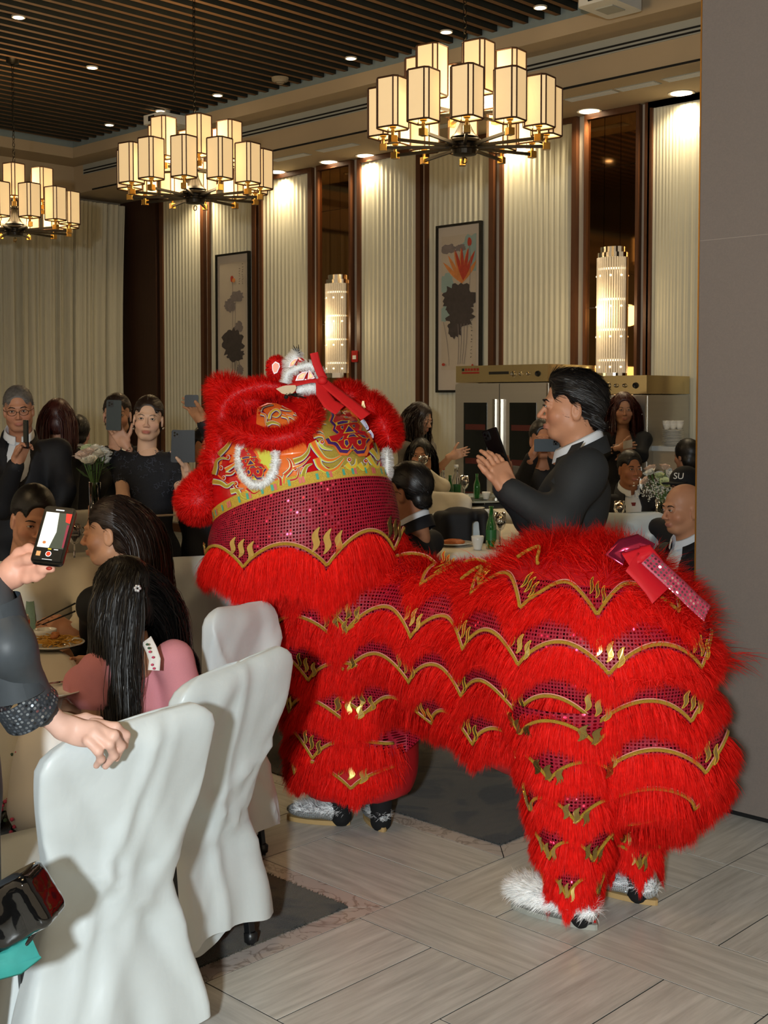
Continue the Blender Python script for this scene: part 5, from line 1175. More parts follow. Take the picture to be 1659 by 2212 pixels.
def long_hair(H, R, sc, par, m, L, n, cols, name='long_hair', wid=.0022, K=13, wavy=0., side=None, part=.0, back=.35, ear=False):
    """strands falling from the crown, pushed out of the head and body ellipsoids"""
    u = norm(RNG.normal(size=(n*4, 3))); q = u*[.082, .104, .098]+[0, -.018, .036]
    k = (q[:, 2] > -.05) & ~((q[:, 1] > .035) & (q[:, 2] < .075)) 
    if ear: k &= (q[:, 1] < -.03)
    q = q[k][:n]; n = len(q); P = H+q*sc@R.T
    sgn = np.sign(q[:, 0]-part+1e-6); d = np.stack([sgn*(.3 if ear else .75), -(back+9*np.maximum(0, q[:, 1]+.03)), np.full(n, -.25)], 1)@R.T; d = norm(d); path = [P]; st = (L*RNG.uniform(.72, 1.05, n)/(K-1))[:, None]; ph = RNG.uniform(0, 6, (n, 1))
    sp = [(H+np.array([0, -.018, .036])*sc@R.T, np.array([.084, .106, .100])*sc, R)]+cols; p = P
    for i in range(1, K):
        d = norm(d*(.8 if i < 4 else .62)+np.array([0, 0, -.3 if i < 4 else -.55])+RNG.normal(size=(n, 3))*.05+(0 if side is None else np.asarray(side)*.08)); 
        if wavy: d = norm(d+wavy*np.sin(i*1.1+ph)*RT+wavy*.6*np.cos(i*.9+ph)*F0)
        p = p+d*st
        for c, r, rot in sp:
            w_ = (p-c)@rot/r; l = np.linalg.norm(w_, axis=1, keepdims=True); p = np.where(l < 1, c+(w_/np.maximum(l, 1e-6)*r)@rot.T, p)
        path.append(p)
    pa = np.stack(path, 1); cl = fur_paths  # lean into locks
    cell = np.floor(q/.012).astype(int); key = cell[:, 0]*73+cell[:, 1]*1931+cell[:, 2]*50021; _, fi, inv = np.unique(key, return_index=True, return_inverse=True); pa = pa+(pa[fi[inv.ravel()]]-pa)*(np.linspace(0, .55, K))[None, :, None]
    no = norm(pa[:, K//3]-(H-UP*.08))
    V, Q, A = strands(pa, wid*RNG.uniform(.7, 1.3, n), norm(no+RNG.normal(size=no.shape)*.3), .35); o = mkobj(name, V, Q, m, par, attr=A); o['kind'] = 'stuff'; return o
def face_bits(H, R, sc, par, dark=True, specs=False, smile=0., bw_=1.):
    for q in (-1, 1):
        e = MB()
        def W(x, y, z): return H+(np.array([q*x, y, z])*sc)@R.T
        e.ell(W(.0305, .0885, .0015), np.array([.0118, .0045, .0043])*sc, 12, 0, R); e.ell(W(.030, .0917, .0015), np.array([.0050, .0022, .0043])*sc, 10, 1, R)
        ey = e.build('eye', [m_eye, m_iris], par, True)
        MB().tube([W(.017, .0925, .001), W(.0245, .0945, .0052), W(.032, .0935, .0058), W(.044, .087, .0005)], np.array([.0012, .0018, .0018, .001])*sc, 6).build('eyelid', m_brow, ey, True)
        if dark: MB().tube([W(.014, .0925, .0185), W(.026, .0945, .0235), (W(.038, .0895, .024)), W(.05, .08, .0175)], np.array([.0022, .0032, .003, .0012])*sc*bw_, 6).build('eyebrow', m_brow, par, True)
    if specs:
        sp = empty('spectacles', H, 'thin dark spectacles'); del sp['label']; sp.parent = par; sp.location = H-np.array(par.location); bpy.context.view_layer.update()
        g = MB()
        def W2(x, y, z): return H+(np.array([x, y, z])*sc)@R.T
        for q in (-1, 1):
            ring = [W2(q*.031+.024*math.cos(t), .104-.006*abs(math.cos(t)), -.004+.016*math.sin(t)) for t in np.arange(17)*2*PI/16]; g.tube(ring, .0012*sc, 5, cap=False)
            g.tube([W2(q*.055, .098, .002), W2(q*.072, .07, .003), W2(q*.079, .0, .003), W2(q*.079, -.02, -.01)], .0013*sc, 5)
        g.tube([W2(-.007, .106, .0), W2(.007, .106, .0)], .0012*sc, 5); COL.objects.unlink(sp); bpy.data.objects.remove(sp); g.build('spectacles', m_black, par)
def person(label, hx, hy, d, a, skin='c99a7c', sex='m', sc=1., pitch=0., roll=0., ba=None, cloth=m_bsuit, sit=False, arms=(), sw=.185, lips=None, hair='short', hm=None, res=None, eyes=True, specs=False, vneck=0., shirt=None, tie=None, bulk=1., legs=True, sleeve=True, extra=None, nst=2500, lean=0., group=None, cname='jacket', cap_extra=None, belly=0., hands=True, slv=None, dress=False, hair_len=.035, hipd=None):
    """arms: list of dicts with elbow, wrist (px,py,depth) and a hand pose"""
    H = at(hx, hy, d); R = frame(a, pitch, roll); ba = a if ba is None else ba; B = frame(ba); res = res or (.005 if d < 5.5 else .0065 if d < 8 else .008)
    N0 = H-R[:, 1]*.03*sc-UP*.185*sc
    z0 = N0[2]; hip = N0-UP*.50-B[:, 1]*lean; 
    if sit: hip[2] = min(.55, hip[2])
    root = empty('person', (hip[0], hip[1], 0), label, 'person', group)
    # clothing field
    f_ = {'f': .86, 'm': 1.}[sex]*bulk; cs = SD(.05); bx, by = B[:, 0], B[:, 1]; BR = B
    sh = [N0+bx*q*sw*(.9 if sex == 'f' else 1)-UP*.055 for q in (-1, 1)]
    chest = N0*.68+hip*.32+by*.012; mid = N0*.35+hip*.65+by*(.01+belly)
    ax = norm(N0-hip); ex = norm(np.cross(by, ax)); TR = np.stack([ex, np.cross(ax, ex), ax], 1)
    cs.e(chest, (.165*f_, .105*f_, .17), TR); cs.e(mid, (.15*f_, .112*f_, .17), TR); cs.e(hip, (.168*f_, .125*f_, .13), TR); cs.c(sh[0], sh[1], .062*f_, None, .05); cs.c(N0-UP*.03, N0-UP*.1, .065*f_, .09*f_, .04)
    skinp = []
    sleeves = []
    for i, ar in enumerate(arms):
        q = ar.get('side', (-1, 1)[i % 2]); S = sh[0] if q < 0 else sh[1]
        if 'sh' in ar: S = at(*ar['sh'])
        E_ = at(*ar['el']); W_ = at(*ar['wr']); rl = ar.get('r', 1.)
        if ar.get('bare'):
            cs.c(S, S*.55+E_*.45, .062*f_*rl, .058*f_*rl); sk = SD(.02).chain([S, E_, W_], [.05*f_, .04*f_, .027*f_])
        else:
            cs.chain([S, E_, W_*.93+E_*.07], [.064*f_*rl, .053*f_*rl, .042*f_*rl]); sk = SD(.02).c(E_, W_, .03*f_, .026*f_)
        if ar.get('hand', True):
            fingers(sk, W_, ar.get('f', W_-E_), ar.get('n', -FW), ar.get('sg', 1), ar.get('curl', .5), ar.get('hs', 1.)*(.92 if sex == 'f' else 1.), ar.get('spread', .05), ar.get('th', (.55, .75, .35)), ar.get('curls'))
        skinp.append(sk.mesh(ar.get('res', .0055 if d < 8 else .0075)))
    kn = []
    if legs:
        for q in (-1, 1):
            h0 = hip+bx*q*.085-UP*.05
            if sit: k0 = hip+bx*q*.11+by*.42-UP*.02; k1 = np.array([k0[0], k0[1], .09])+by*.02
            else: k0 = np.array([hip[0], hip[1], hip[2]*.53])+bx*q*.095+by*.02; k1 = np.array([hip[0], hip[1], .09])+bx*q*.10
            cs.chain([h0, k0, k1], [.095*f_, .07*f_, .055*f_], .04); kn.append(k1)
    if dress and not sit: cs.c(hip-UP*.05, np.array([hip[0], hip[1], .25]), .16*f_, .19*f_, .06)
    if vneck: cs.e(N0+by*.10-UP*.06, (.05+.02*vneck, .09, .11+.10*vneck), BR, .012, True)
    cs.e(H-UP*.10-R[:, 1]*.012, (.066*sc, .072*sc, .125*sc) if shirt is None else (.086*sc, .094*sc, .128*sc), R, .008, True)
    V, Q = cs.mesh(.016 if d > 5.5 else .013); j = mkobj(cname, V, Q, cloth, root, True)
    if shirt is not None:
        s2 = SD(.03).e(chest, (.155*f_, .098*f_, .165), TR).c(N0-UP*.055-by*.002, N0-UP*.012+R[:, 1]*.004, .076, .066, .03).c(sh[0]*.7+sh[1]*.3, sh[0]*.3+sh[1]*.7, .052, None, .04)
        s2.e(H-UP*.085+R[:, 1]*.012, (.056*sc, .062*sc, .105*sc), R, .006, True); V, Q = s2.mesh(.011); mkobj('shirt', V, Q, shirt, root, True)
        ca = np.linspace(PI/2+.22, 2.5*PI-.22, 40); rows = []; k_ = (1. if sex == 'm' else .85)*sc*(bulk*.4+.6)   # folded shirt collar, open at the front
        nx_ = H-UP*.118*sc-R[:, 1]*.026*sc
        for rr, dz in ((.064, -.055), (.066, .0), (.069, .008), (.073, .0), (.080, -.034)):
            dip = -.042*np.sin(ca); ln = 1.+(.10*np.clip(np.sin(ca), 0, 1)**6 if dz < 0 else 0); rows.append(nx_+np.outer(np.cos(ca)*rr*k_, B[:, 0])+np.outer(np.sin(ca)*rr*k_*1.05, B[:, 1])+np.outer(dz*ln*k_+dip, UP))
        MB().grid(np.array(rows)).build('collar', shirt, root, True)
        rows = []; cb = np.linspace(PI/2+.75, 2.5*PI-.75, 36)   # jacket collar standing just outside it
        for rr, dz in ((.076, -.05), (.080, -.012), (.086, -.010), (.100, -.06)):
            dip = -.05*np.sin(cb)-.012; rows.append(nx_+np.outer(np.cos(cb)*rr*k_*1.03, B[:, 0])+np.outer(np.sin(cb)*rr*k_*1.05, B[:, 1])+np.outer(dz*k_+dip, UP))
        MB().grid(np.array(rows)).build('jacket_collar', cloth, root, True)
    if tie is not None:
        c0 = N0+by*.088-UP*.05; MB().prism([c0+bx*.017, c0-bx*.017, c0-bx*.011-UP*.03, c0+bx*.011-UP*.03], by*.008).build('tie_knot', tie, root); MB().prism([c0+bx*.011-UP*.03+by*.004, c0-bx*.011-UP*.03+by*.004, c0-bx*.034-UP*.34+by*.035, c0-UP*.37+by*.036, c0+bx*.034-UP*.34+by*.035], by*.005).build('tie', tie, root)
    for k1 in kn: V, Q = SD(.02).e(k1+by*.055-UP*.055, (.045, .13, .038), BR).mesh(.014); V[:, 2] = np.maximum(V[:, 2], .002); mkobj('shoe', V, Q, mat('black_leather_shoe', '0b0b0c', .2, coat=.4), root, True)
    # skin: head, neck, chest core and hands as one mesh
    Vh, Qh = head_mesh(sex, res); Vw = Vh*sc@R.T+H; parts = [(Vw, Qh)]; cols = [skin_cols(Vw, skin, H, R, sc, lips)]
    core = SD(.04).e(chest, (.148*f_, .088*f_, .155), TR).e(mid, (.13*f_, .09*f_, .16), TR).c(sh[0], sh[1], .046*f_, None, .04).c(N0, N0-UP*.1, .05, .07, .04); skinp.append(core.mesh(.016))
    for v, q in skinp: parts.append((v, q)); cols.append(skin_cols(v, skin))
    V, Q = joinm(parts); mkobj('body', V, Q, m_skin, root, True, cols=np.vstack(cols))
    if eyes: face_bits(H, R, sc, root, specs=specs, bw_=.55 if sex == 'f' else 1.)
    hp_ = None
    if hair: hp_ = hair_cap(H, R, sc, root, hm or m_hblk, hair, cap_extra, nst, hair_len, res=.006 if d < 6 else .008)
    return dict(root=root, H=H, R=R, N0=N0, B=B, hip=hip, sh=sh, chest=chest, mid=mid, TR=TR, sc=sc, f=f_, hair=hp_)
def torso_cols(P, g=.02): f_ = P['f']; return [(P['chest'], np.array([.165*f_+g, .105*f_+g, .17+g]), P['TR']), (P['mid'], np.array([.15*f_+g, .112*f_+g, .18+g]), P['TR']), (P['sh'][0], np.full(3, .062+g), np.eye(3)), (P['sh'][1], np.full(3, .062+g), np.eye(3))]
def phone(c, up, nrm, w_, h_, label, m=None, screen=None, cams=True, t=.0045):
    c = np.asarray(c, float); up = norm(up); nrm = norm(np.asarray(nrm)-up*(np.asarray(nrm)@up)); sx = np.cross(up, nrm)
    root = empty('smartphone', c, label, 'phone'); MB().obox(c, sx, up, nrm, (w_/2, h_/2, t), bev=.009).build('case', m or mat('black_phone_case', '060708', .28), root)
    if cams:
        q = c+up*(h_/2-.022)-sx*(w_/2-.022)+nrm*(t+.001); MB().obox(q, sx, up, nrm, (.016, .017, .0012), bev=.005).build('camera_island', mat('camera_island', '6d7072' if cams == 2 else '16181a', .3), root)
        for dx, dy in ((-.006, .007), (-.006, -.007), (.007, 0)): MB().lathe([(.0055, 0), (.005, .003)], q+sx*dx+up*dy, 12, axis=nrm).build('lens', mat('lens_glass', '050507', .05), root)
    if screen: MB().obox(c-nrm*(t+.0006), sx, up, nrm, (w_/2-.003, h_/2-.003, .0005), bev=.006).build('screen', screen, root)
    return root, sx, up, nrm

# --- man in the charcoal suit filming, right of centre
D1 = 4.72
P1 = person('man in charcoal suit and pale blue shirt filming with a phone, in profile', 1233, 880, D1, 93, 'c68f6e', 'm', 1.09, 2, 0, ba=100, cloth=m_suit, sw=.2, bulk=1.22, belly=.06, vneck=.8, shirt=m_shirt, tie=mat('blue_tie', '44506b', .5, var=.3, vs=80), res=.0042, nst=9000, hair_len=.05, cap_extra=[((0, .01, .098), (.066, .07, .036))],
    arms=[dict(side=1, sh=(1268, 1012, 4.52), el=(1205, 1128, 4.45), wr=(1098, 1058, 4.52), f=UP*.8-RT*.35+FW*.1, n=-RT*.4+FW*.6, sg=-1, curl=.32, res=.0042, th=(.9, .5, -.1), hs=1.08), dict(side=-1, el=(1150, 1120, 4.9), wr=(1088, 1050, 4.72), f=UP*.9-RT*.15-FW*.2, n=-FW*.8-RT*.3, sg=1, curl=.4, res=.0045, th=(.8, .6, .1), hs=1.05)])
phone(at(1072, 972, 4.58), at(1060, 935, 4.58)-at(1086, 1008, 4.58), -RT*.75-FW*.55, .077, .163, 'tall black phone held upright by the man in the charcoal suit', cams=1)
# jacket lapels, cuffs, shirt cuff
for a_, b_, c_ in (((1235, 962), (1262, 952), (1190, 1040)),): MB().prism([at(*a_, 4.55), at(*b_, 4.5), at(c_[0]+14, c_[1]+10, 4.47), at(*c_, 4.5)], FW*.002).build('lapel', m_suit, P1['root'])

# --- standing woman in the black lace dress
P2 = person('woman in a black lace dress with a cord belt holding a wallet phone', 320, 905, 6.7, -6, 'e4bb9e', 'f', 1.0, 0, 4, cloth=m_navy, lips='a8302f', hair='updo', hm=m_hbrn, sw=.165, dress=True, cname='dress', res=.0055, nst=3500, cap_extra=[((0, -.1, .02), (.045, .04, .045))],
    arms=[dict(side=1, el=(266, 1075, 6.62), wr=(283, 1150, 6.5), bare=True, curl=.4), dict(side=-1, el=(398, 1085, 6.6), wr=(404, 1022, 6.35), bare=True, f=UP*.9-RT*.25, n=-FW*.2-RT*.9, sg=-1, curl=.55, th=(.7, .6, .4))])
MB().tube([at(300+9*i, 1113+1.2*math.sin(i*.5)-(.14*(i-5)**2)*-.2, 6.5) for i in range(10)], .006, 6).build('cord_belt', mat('cord_belt', 'a3917c', .6), P2['root'])
MB().tube([at(381, 1112, 6.5), at(382, 1126, 6.5)], [.004, .012], 6).build('belt_tassel', mat('cord_belt', 'a3917c', .6), P2['root'])
dv = [c for c in P2['root'].children if c.name.startswith('dress')][0]; m_lc = mat('lace_thread', '4b505e', .7)
co = np.array([v.co for v in dv.data.vertices])+np.array(dv.parent.location); sel = co[(co[:, 2] > P2['N0'][2]-.22) & ((co-P2['chest'])@FW < .02)]
for i in RNG.choice(len(sel), 90, replace=False):
    t = np.linspace(0, 1, 9); a_ = RNG.uniform(0, 6.28); u_ = norm(RT*math.cos(a_)+UP*math.sin(a_)); v_ = norm(-RT*math.sin(a_)+UP*math.cos(a_)); MB().tube(sel[i]-FW*.004+np.outer((t-.5)*.03, u_)+np.outer(.006*np.sin(t*9), v_), .0014, 4).build('lace_motif', m_lc, dv)
for x in (288, 353): MB().ell(at(x, 926, 6.62), .007, 8).build('earring', m_chr, P2['root'], True)
phone(at(386, 964, 6.3), UP+RT*.04, -FW, .075, .165, 'wide black wallet phone with camera lenses held by the lace dress woman', cams=1, m=mat('black_leather_case', '0b0d0f', .4))
o = MB().obox(at(407, 964, 6.29), RT, UP, FW, (.033, .082, .004), bev=.006).build('wallet_flap', mat('black_leather_case', '0b0d0f', .4)); tag(o, 'open black wallet flap beside the phone of the lace dress woman', 'phone case')
# --- woman behind her, phone hiding her face
P3 = person('woman in sheer black top whose face is hidden by her dark phone', 253, 897, 7.15, -8, 'd0a084', 'f', 1.0, cloth=m_blk, hair='updo', hm=m_hbrn, sw=.165, cname='top', res=.0065, nst=2500, eyes=True,
    arms=[dict(side=1, el=(222, 1035, 6.95), wr=(206, 1088, 6.7), f=-UP, curl=.5), dict(side=-1, el=(300, 1040, 6.95), wr=(272, 962, 6.75), f=UP*.8-RT*.5, n=FW, sg=1, curl=.35, spread=.12, th=(.5, .8, .1))])
phone(at(246, 897, 6.68), UP+RT*.03, -FW, .08, .163, 'dark green phone with three silver rimmed cameras hiding a face', m=mat('dark_green_case', '1a2622', .4), cams=2)
o = MB().tube([at(272+8*math.cos(t), 968+5*math.sin(t), 6.73-.02*math.sin(t)) for t in np.arange(13)*PI/6], .006, 6, cap=False).build('wristwatch', m_chr, P3['root'])
# --- older man with spectacles on the left
P4 = person('older man in spectacles and black jacket holding a slim silver phone', 40, 884, 7.0, -14, 'c08a6c', 'm', 1.04, -8, -3, cloth=m_bsuit, hair='thin', hm=m_hgry, specs=True, vneck=.5, shirt=m_shirt, sw=.21, bulk=1.12, nst=7000, hair_len=.03, res=.006,
    arms=[dict(side=1, el=(2, 1095, 6.75), wr=(36, 1000, 6.6), f=UP*.75+RT*.3, n=RT*.5-FW*.3, sg=1, curl=.75, th=(.7, .4, .6)), dict(side=-1, el=(138, 1060, 7.0), wr=(120, 1160, 6.9))])
phone(at(56, 938, 6.55), UP, -RT*.8-FW*.5, .07, .15, 'slim phone held edge on by the older man in spectacles', m=mat('glossy_dark_phone', '23282a', .1, .5), cams=False)
MB().tube([at(24, 1024, 6.65), at(36, 1004, 6.6)], [.042, .04], 12).build('shirt_cuff', m_shirt, P4['root'], True)
# --- heads turned away at the back left
P5 = person('person with auburn hair, back turned, beside the older man', 126, 905, 8.2, 175, 'b98a70', 'f', 1.0, cloth=m_blk, hair='long', hm=m_hred, eyes=False, nst=2500)
long_hair(P5['H'], P5['R'], 1., P5['root'], m_hred, .26, 2500, torso_cols(P5), wid=.004)
P6 = person('black haired person in dark suit turned away by the flower vase', 168, 936, 8.7, 165, 'b98a70', 'm', .98, cloth=m_bsuit, hair='short', eyes=False, sit=True, nst=1500, shirt=m_shirt)
# --- raised arm with phone left of the lion
P8 = person('seated person in dark sleeves raising a phone beside the lion head', 448, 968, 6.9, -20, 'b9845f', 'm', .98, cloth=m_bsuit, hair='short', sit=True, nst=1200,
    arms=[dict(side=1, sh=(452, 1040, 6.75), el=(474, 965, 6.6), wr=(440, 912, 6.5), f=UP*.75-RT*.55, n=-FW*.5-RT*.5, sg=-1, curl=.25, th=(.8, .5, .3)), dict(side=-1, el=(500, 1080, 6.8), wr=(480, 1150, 6.6))])
phone(at(414, 866, 6.45), RT, -FW, .062, .072, 'small dark phone raised high against the cream wall panel', cams=False)
# --- white shirted man at the near table
P9 = person('seated man in cream shirt and green tie eating with chopsticks', 72, 1122, 5.0, -28, 'bd8868', 'm', 1.04, -14, 4, ba=-10, cloth=m_creamsh, sit=True, shirt=None, tie=mat('green_tie', '66734e', .6, var=.2, vs=150), cname='shirt', sw=.2, bulk=1.1, nst=3500, hair_len=.022, lean=.12, res=.005,
    arms=[dict(side=-1, el=(196, 1330, 4.95), wr=(158, 1372, 4.62), f=-RT*.8+UP*.5, n=-UP*.3-RT*.3+FW*.4, sg=-1, curl=.55, th=(.8, .3, .5)), dict(side=1, el=(-40, 1330, 4.8), wr=(-20, 1395, 4.5))])
ch0 = empty('chopsticks', at(140, 1330, 4.52), 'pair of black chopsticks held by the man in the cream shirt', 'chopsticks')
for a_, b_ in (((80, 1345), (163, 1303)), ((90, 1350), (163, 1320))): MB().tube([at(*a_, 4.5), at(*b_, 4.53)], [.002, .0035], 6).build('chopstick', m_black, ch0)
# --- woman in profile beside the girl
P10 = person('seated woman with long dark brown hair in profile, dressed in black', 240, 1150, 4.5, 94, 'c2906f', 'f', 1.02, -2, 0, ba=110, cloth=m_blk, sit=True, hair='updo', hm=m_hbrn, cname='top', lean=.22, nst=4000, sw=.17, res=.005, bulk=1.1,
    arms=[dict(side=1, el=(330, 1440, 4.25), wr=(220, 1440, 4.2)), dict(side=-1, el=(200, 1400, 4.8), wr=(150, 1420, 4.6))])
long_hair(P10['H'], P10['R'], 1.02, P10['root'], m_hbrn, .42, 9000, torso_cols(P10, .012), wid=.0026, back=1.3, ear=True)
# --- girl in the pink cardigan
m_pink = mat('pink_knit', 'd88d95', .75, var=.1, vs=260, bump=.35, bs=500, aniso=(1, 1, 4))
m_flor = mat('white_cotton', 'e2ddd8', .7, var=.03)
P11 = person('girl with long black hair and pink cardigan sitting at the near table', 262, 1298, 3.78, 128, 'b58a6d', 'f', .98, -14, -6, ba=140, cloth=m_pink, sit=True, hair='long', hm=m_hblk, cname='cardigan', sw=.165, nst=5000, eyes=True, lean=.12, res=.006, bulk=1.12, vneck=.0,
    arms=[dict(side=1, el=(205, 1565, 3.62), wr=(140, 1540, 3.7), sh=(212, 1450, 3.62), bare=True), dict(side=-1, sh=(375, 1425, 3.72), el=(405, 1520, 3.72), wr=(330, 1540, 3.9))])
long_hair(P11['H'], P11['R'], .98, P11['root'], m_hblk, .47, 17000, torso_cols(P11, .03), wid=.0022, part=.0, back=.5, wavy=.09)
ribbon([at(316, 1382, 3.63), at(326, 1402, 3.6), at(334, 1425, 3.585), at(332, 1448, 3.58)], .034, -FW, 'floral_strap', m_flor, P11['root'], .004); ribbon([at(212, 1400, 3.66), at(222, 1425, 3.63), at(240, 1460, 3.6), at(268, 1492, 3.59)], .036, -FW, 'floral_strap', m_flor, P11['root'], .004)
V, Q = SD(.05).chain([P11['hip']-UP*.02, at(120, 1640, 3.5), at(95, 1735, 3.42)], [.15, .12, .10]).mesh(.015); fd = mkobj('floral_skirt', V, Q, m_flor, P11['root'], True)
m_fp = mat('flower_pink', 'c94a6a', .7); m_fg = mat('flower_green', '3f5a44', .7)
for k in range(60):
    i = RNG.integers(0, len(V)); n_ = norm(V[i]-V.mean(0)); 
    if n_@FW > .2: continue
    for j in range(4): p = V[i]+RNG.normal(size=3)*.008+n_*.002; MB().ell(p, (.006, .006, .006), 6).build('print_flower', m_fp if j < 3 else m_fg, fd, True)
for x, y in ((318, 1392), (324, 1408), (331, 1420), (329, 1436), (333, 1444), (322, 1400)): MB().ell(at(x, y, 3.575), (.005, .005, .004), 6).build('print_flower', m_fp if (x+y) % 3 else m_fg, P11['root'], True)
cl = MB()
for k in range(6): cl.ell(at(297, 1271, 3.62)+.007*(math.cos(k)*RT+math.sin(k)*UP), .005, 8)
cl.build('hair_clip', mat('crystal_clip', 'd8dadf', .1, .6), P11['root'], True)
# --- woman at the left edge resting her hand on the nearest chair
D12 = 2.78
P12 = person('woman cut off at the left edge in a sheer grey blouse with sequined cuffs', -100, 1010, D12, -160, 'd3a48c', 'f', 1.02, -4, 0, ba=-125, cloth=mat('sheer_grey_blouse', '3c4247', .5, var=.15, vs=50), hair='long', cname='blouse', sw=.17, nst=3000, res=.006,
    arms=[dict(side=1, sh=(-30, 1290, 2.62), el=(20, 1400, 2.58), wr=(96, 1545, 2.7), hand=False), dict(side=-1, sh=(-70, 1230, 2.9), el=(-60, 1330, 2.8), wr=(-20, 1262, 2.68), f=RT*.8+UP*.35, n=-FW*.35+UP*.4, hand=False)])
long_hair(P12['H'], P12['R'], 1.02, P12['root'], m_hblk, .22, 6000, torso_cols(P12, .012), wid=.0026)
m_cuff = sequin_mat('dark_sequin_cuff', '2b3138', 'c9d6e4', .009)
def cone(a_, b_, ra, rb, name, m, par, n=40):
    a_ = np.asarray(a_); b_ = np.asarray(b_); ax = norm(b_-a_); x = norm(np.cross(ax, UP)); y = np.cross(ax, x); t = np.linspace(0, 2*PI, n+1); rows = []; uv = []
    for k in np.linspace(0, 1, 8): c = a_*(1-k)+b_*k; r = ra+(rb-ra)*k; rows.append(c+r*(np.cos(t)[:, None]*x+np.sin(t)[:, None]*y)); uv.append(np.stack([t*ra, np.full(n+1, k*np.linalg.norm(b_-a_))], 1))
    P = np.array(rows); return mkobj(name, P.reshape(-1, 3), [(i*(n+1)+j, i*(n+1)+j+1, (i+1)*(n+1)+j+1, (i+1)*(n+1)+j) for i in range(7) for j in range(n)], m, par, True, uv=np.vstack(uv))
cone(at(28, 1490, 2.64), at(68, 1535, 2.68), .058, .066, 'sequin_cuff', m_cuff, P12['root']); cone(at(-20, 1300, 2.6), at(40, 1500, 2.64), .062, .06, 'sheer_sleeve', MATS['sheer_grey_blouse'], P12['root'])
def pxhand(chains, palm, res=.0034, k=.008):
    s = SD(k)
    for c in chains: s.chain([at(*p[:3]) for p in c], [p[3] for p in c], None if len(c) > 2 else None)
    for p in palm: s.e(at(*p[:3]), p[3], p[4] if len(p) > 4 else None, .014)
    return s.mesh(res)
def skinobj(V, Q, col, par, name='hand'): return mkobj(name, V, Q, m_skin, par, True, cols=skin_cols(V, col))
RH = np.stack([norm(RT*.9-UP*.42), norm(-FW), np.cross(norm(RT*.9-UP*.42), -norm(FW))], 1)
V, Q = pxhand([[(70, 1528, 2.68, .026), (105, 1545, 2.7, .024), (135, 1572, 2.71, .026)],                                   # wrist
    [(205, 1585, 2.70, .0125), (236, 1607, 2.695, .0105), (246, 1632, 2.72, .009), (228, 1655, 2.735, .0078)],               # fingers bent over the chair back
    [(205, 1572, 2.72, .0125), (246, 1588, 2.705, .0105), (262, 1612, 2.73, .009), (252, 1638, 2.745, .0078)],
    [(200, 1562, 2.74, .012), (250, 1571, 2.735, .0105), (272, 1588, 2.755, .009), (270, 1612, 2.77, .0075)],
    [(190, 1600, 2.69, .012), (212, 1622, 2.685, .0095), (218, 1640, 2.705, .0082), (208, 1654, 2.72, .0072)],
    [(150, 1558, 2.745, .013), (185, 1552, 2.765, .0115), (215, 1556, 2.775, .0095)]],
    [(162, 1580, 2.715, (.046, .017, .030), RH), (195, 1585, 2.712, (.028, .016, .027), RH)])
skinobj(V, Q, 'e0b6a4', P12['root'])
V, Q = pxhand([[(-25, 1268, 2.66, .028), (5, 1255, 2.64, .026), (25, 1240, 2.63, .026)], [(35, 1215, 2.62, .0125), (62, 1208, 2.6, .011), (85, 1206, 2.585, .0095), (98, 1212, 2.58, .0075)], [(35, 1238, 2.63, .012), (65, 1233, 2.61, .0105), (92, 1229, 2.59, .0095), (112, 1229, 2.585, .0078)], [(32, 1250, 2.63, .011), (58, 1250, 2.61, .0095), (78, 1247, 2.6, .0085), (92, 1242, 2.595, .007)], [(20, 1222, 2.64, .014), (42, 1196, 2.63, .0125), (62, 1185, 2.62, .010), (76, 1190, 2.61, .008)]],
    [(28, 1238, 2.63, (.03, .02, .032), RH)])
skinobj(V, Q, 'd79f88', P12['root'])
for p in ((86, 1204, 2.575), (106, 1228, 2.578)): MB().ell(at(*p), (.007, .003, .004), 8, rot=RB).build('red_nail', m_redp, P12['root'], True)
def screen_mat():
    return mat('phone_screen_dark', '0a0b0c', .1, emit='202522', es=.4)
ph_c = at(117, 1158, 2.56); ph_u = at(133, 1100, 2.60)-at(101, 1217, 2.53)
pr, sx, up, nr = phone(ph_c, ph_u, FW, .066, .134, 'large phone showing a camera screen, held at the left edge', screen=None, cams=False)
def scr(pts, col, es, name, lay):   # pts in units of the screen, x right, y up, -1..1
    s_ = norm(np.cross(FW, up)); s_ = -s_ if s_@RT < 0 else s_; P = [ph_c-nr*(.0055+.0004*lay)+s_*x*.029+up*y*.063 for x, y in pts]; MB().prism(P, nr*.0001).build(name, mat('screen_'+col, col, .3, var=.12, vs=60, emit=col, es=es), pr)
scr([(-.95, -.97), (.95, -.97), (.95, .97), (-.95, .97)], '0d0f10', .2, 'screen', 1); scr([(-.93, -.5), (-.1, -.5), (.15, .1), (.0, .82), (-.93, .82)], 'cfcfc4', .55, 'screen_picture', 2); scr([(.0, .82), (.93, .82), (.93, -.5), (-.1, -.5), (.15, .1)], '3c4238', .4, 'screen_picture', 2); scr([(.5, .82), (.93, .82), (.93, .45), (.6, .5)], 'c23028', .5, 'screen_picture', 3); scr([(.75, .4), (.93, .4), (.93, -.45), (.8, -.45)], '7a2a3a', .4, 'screen_picture', 3)
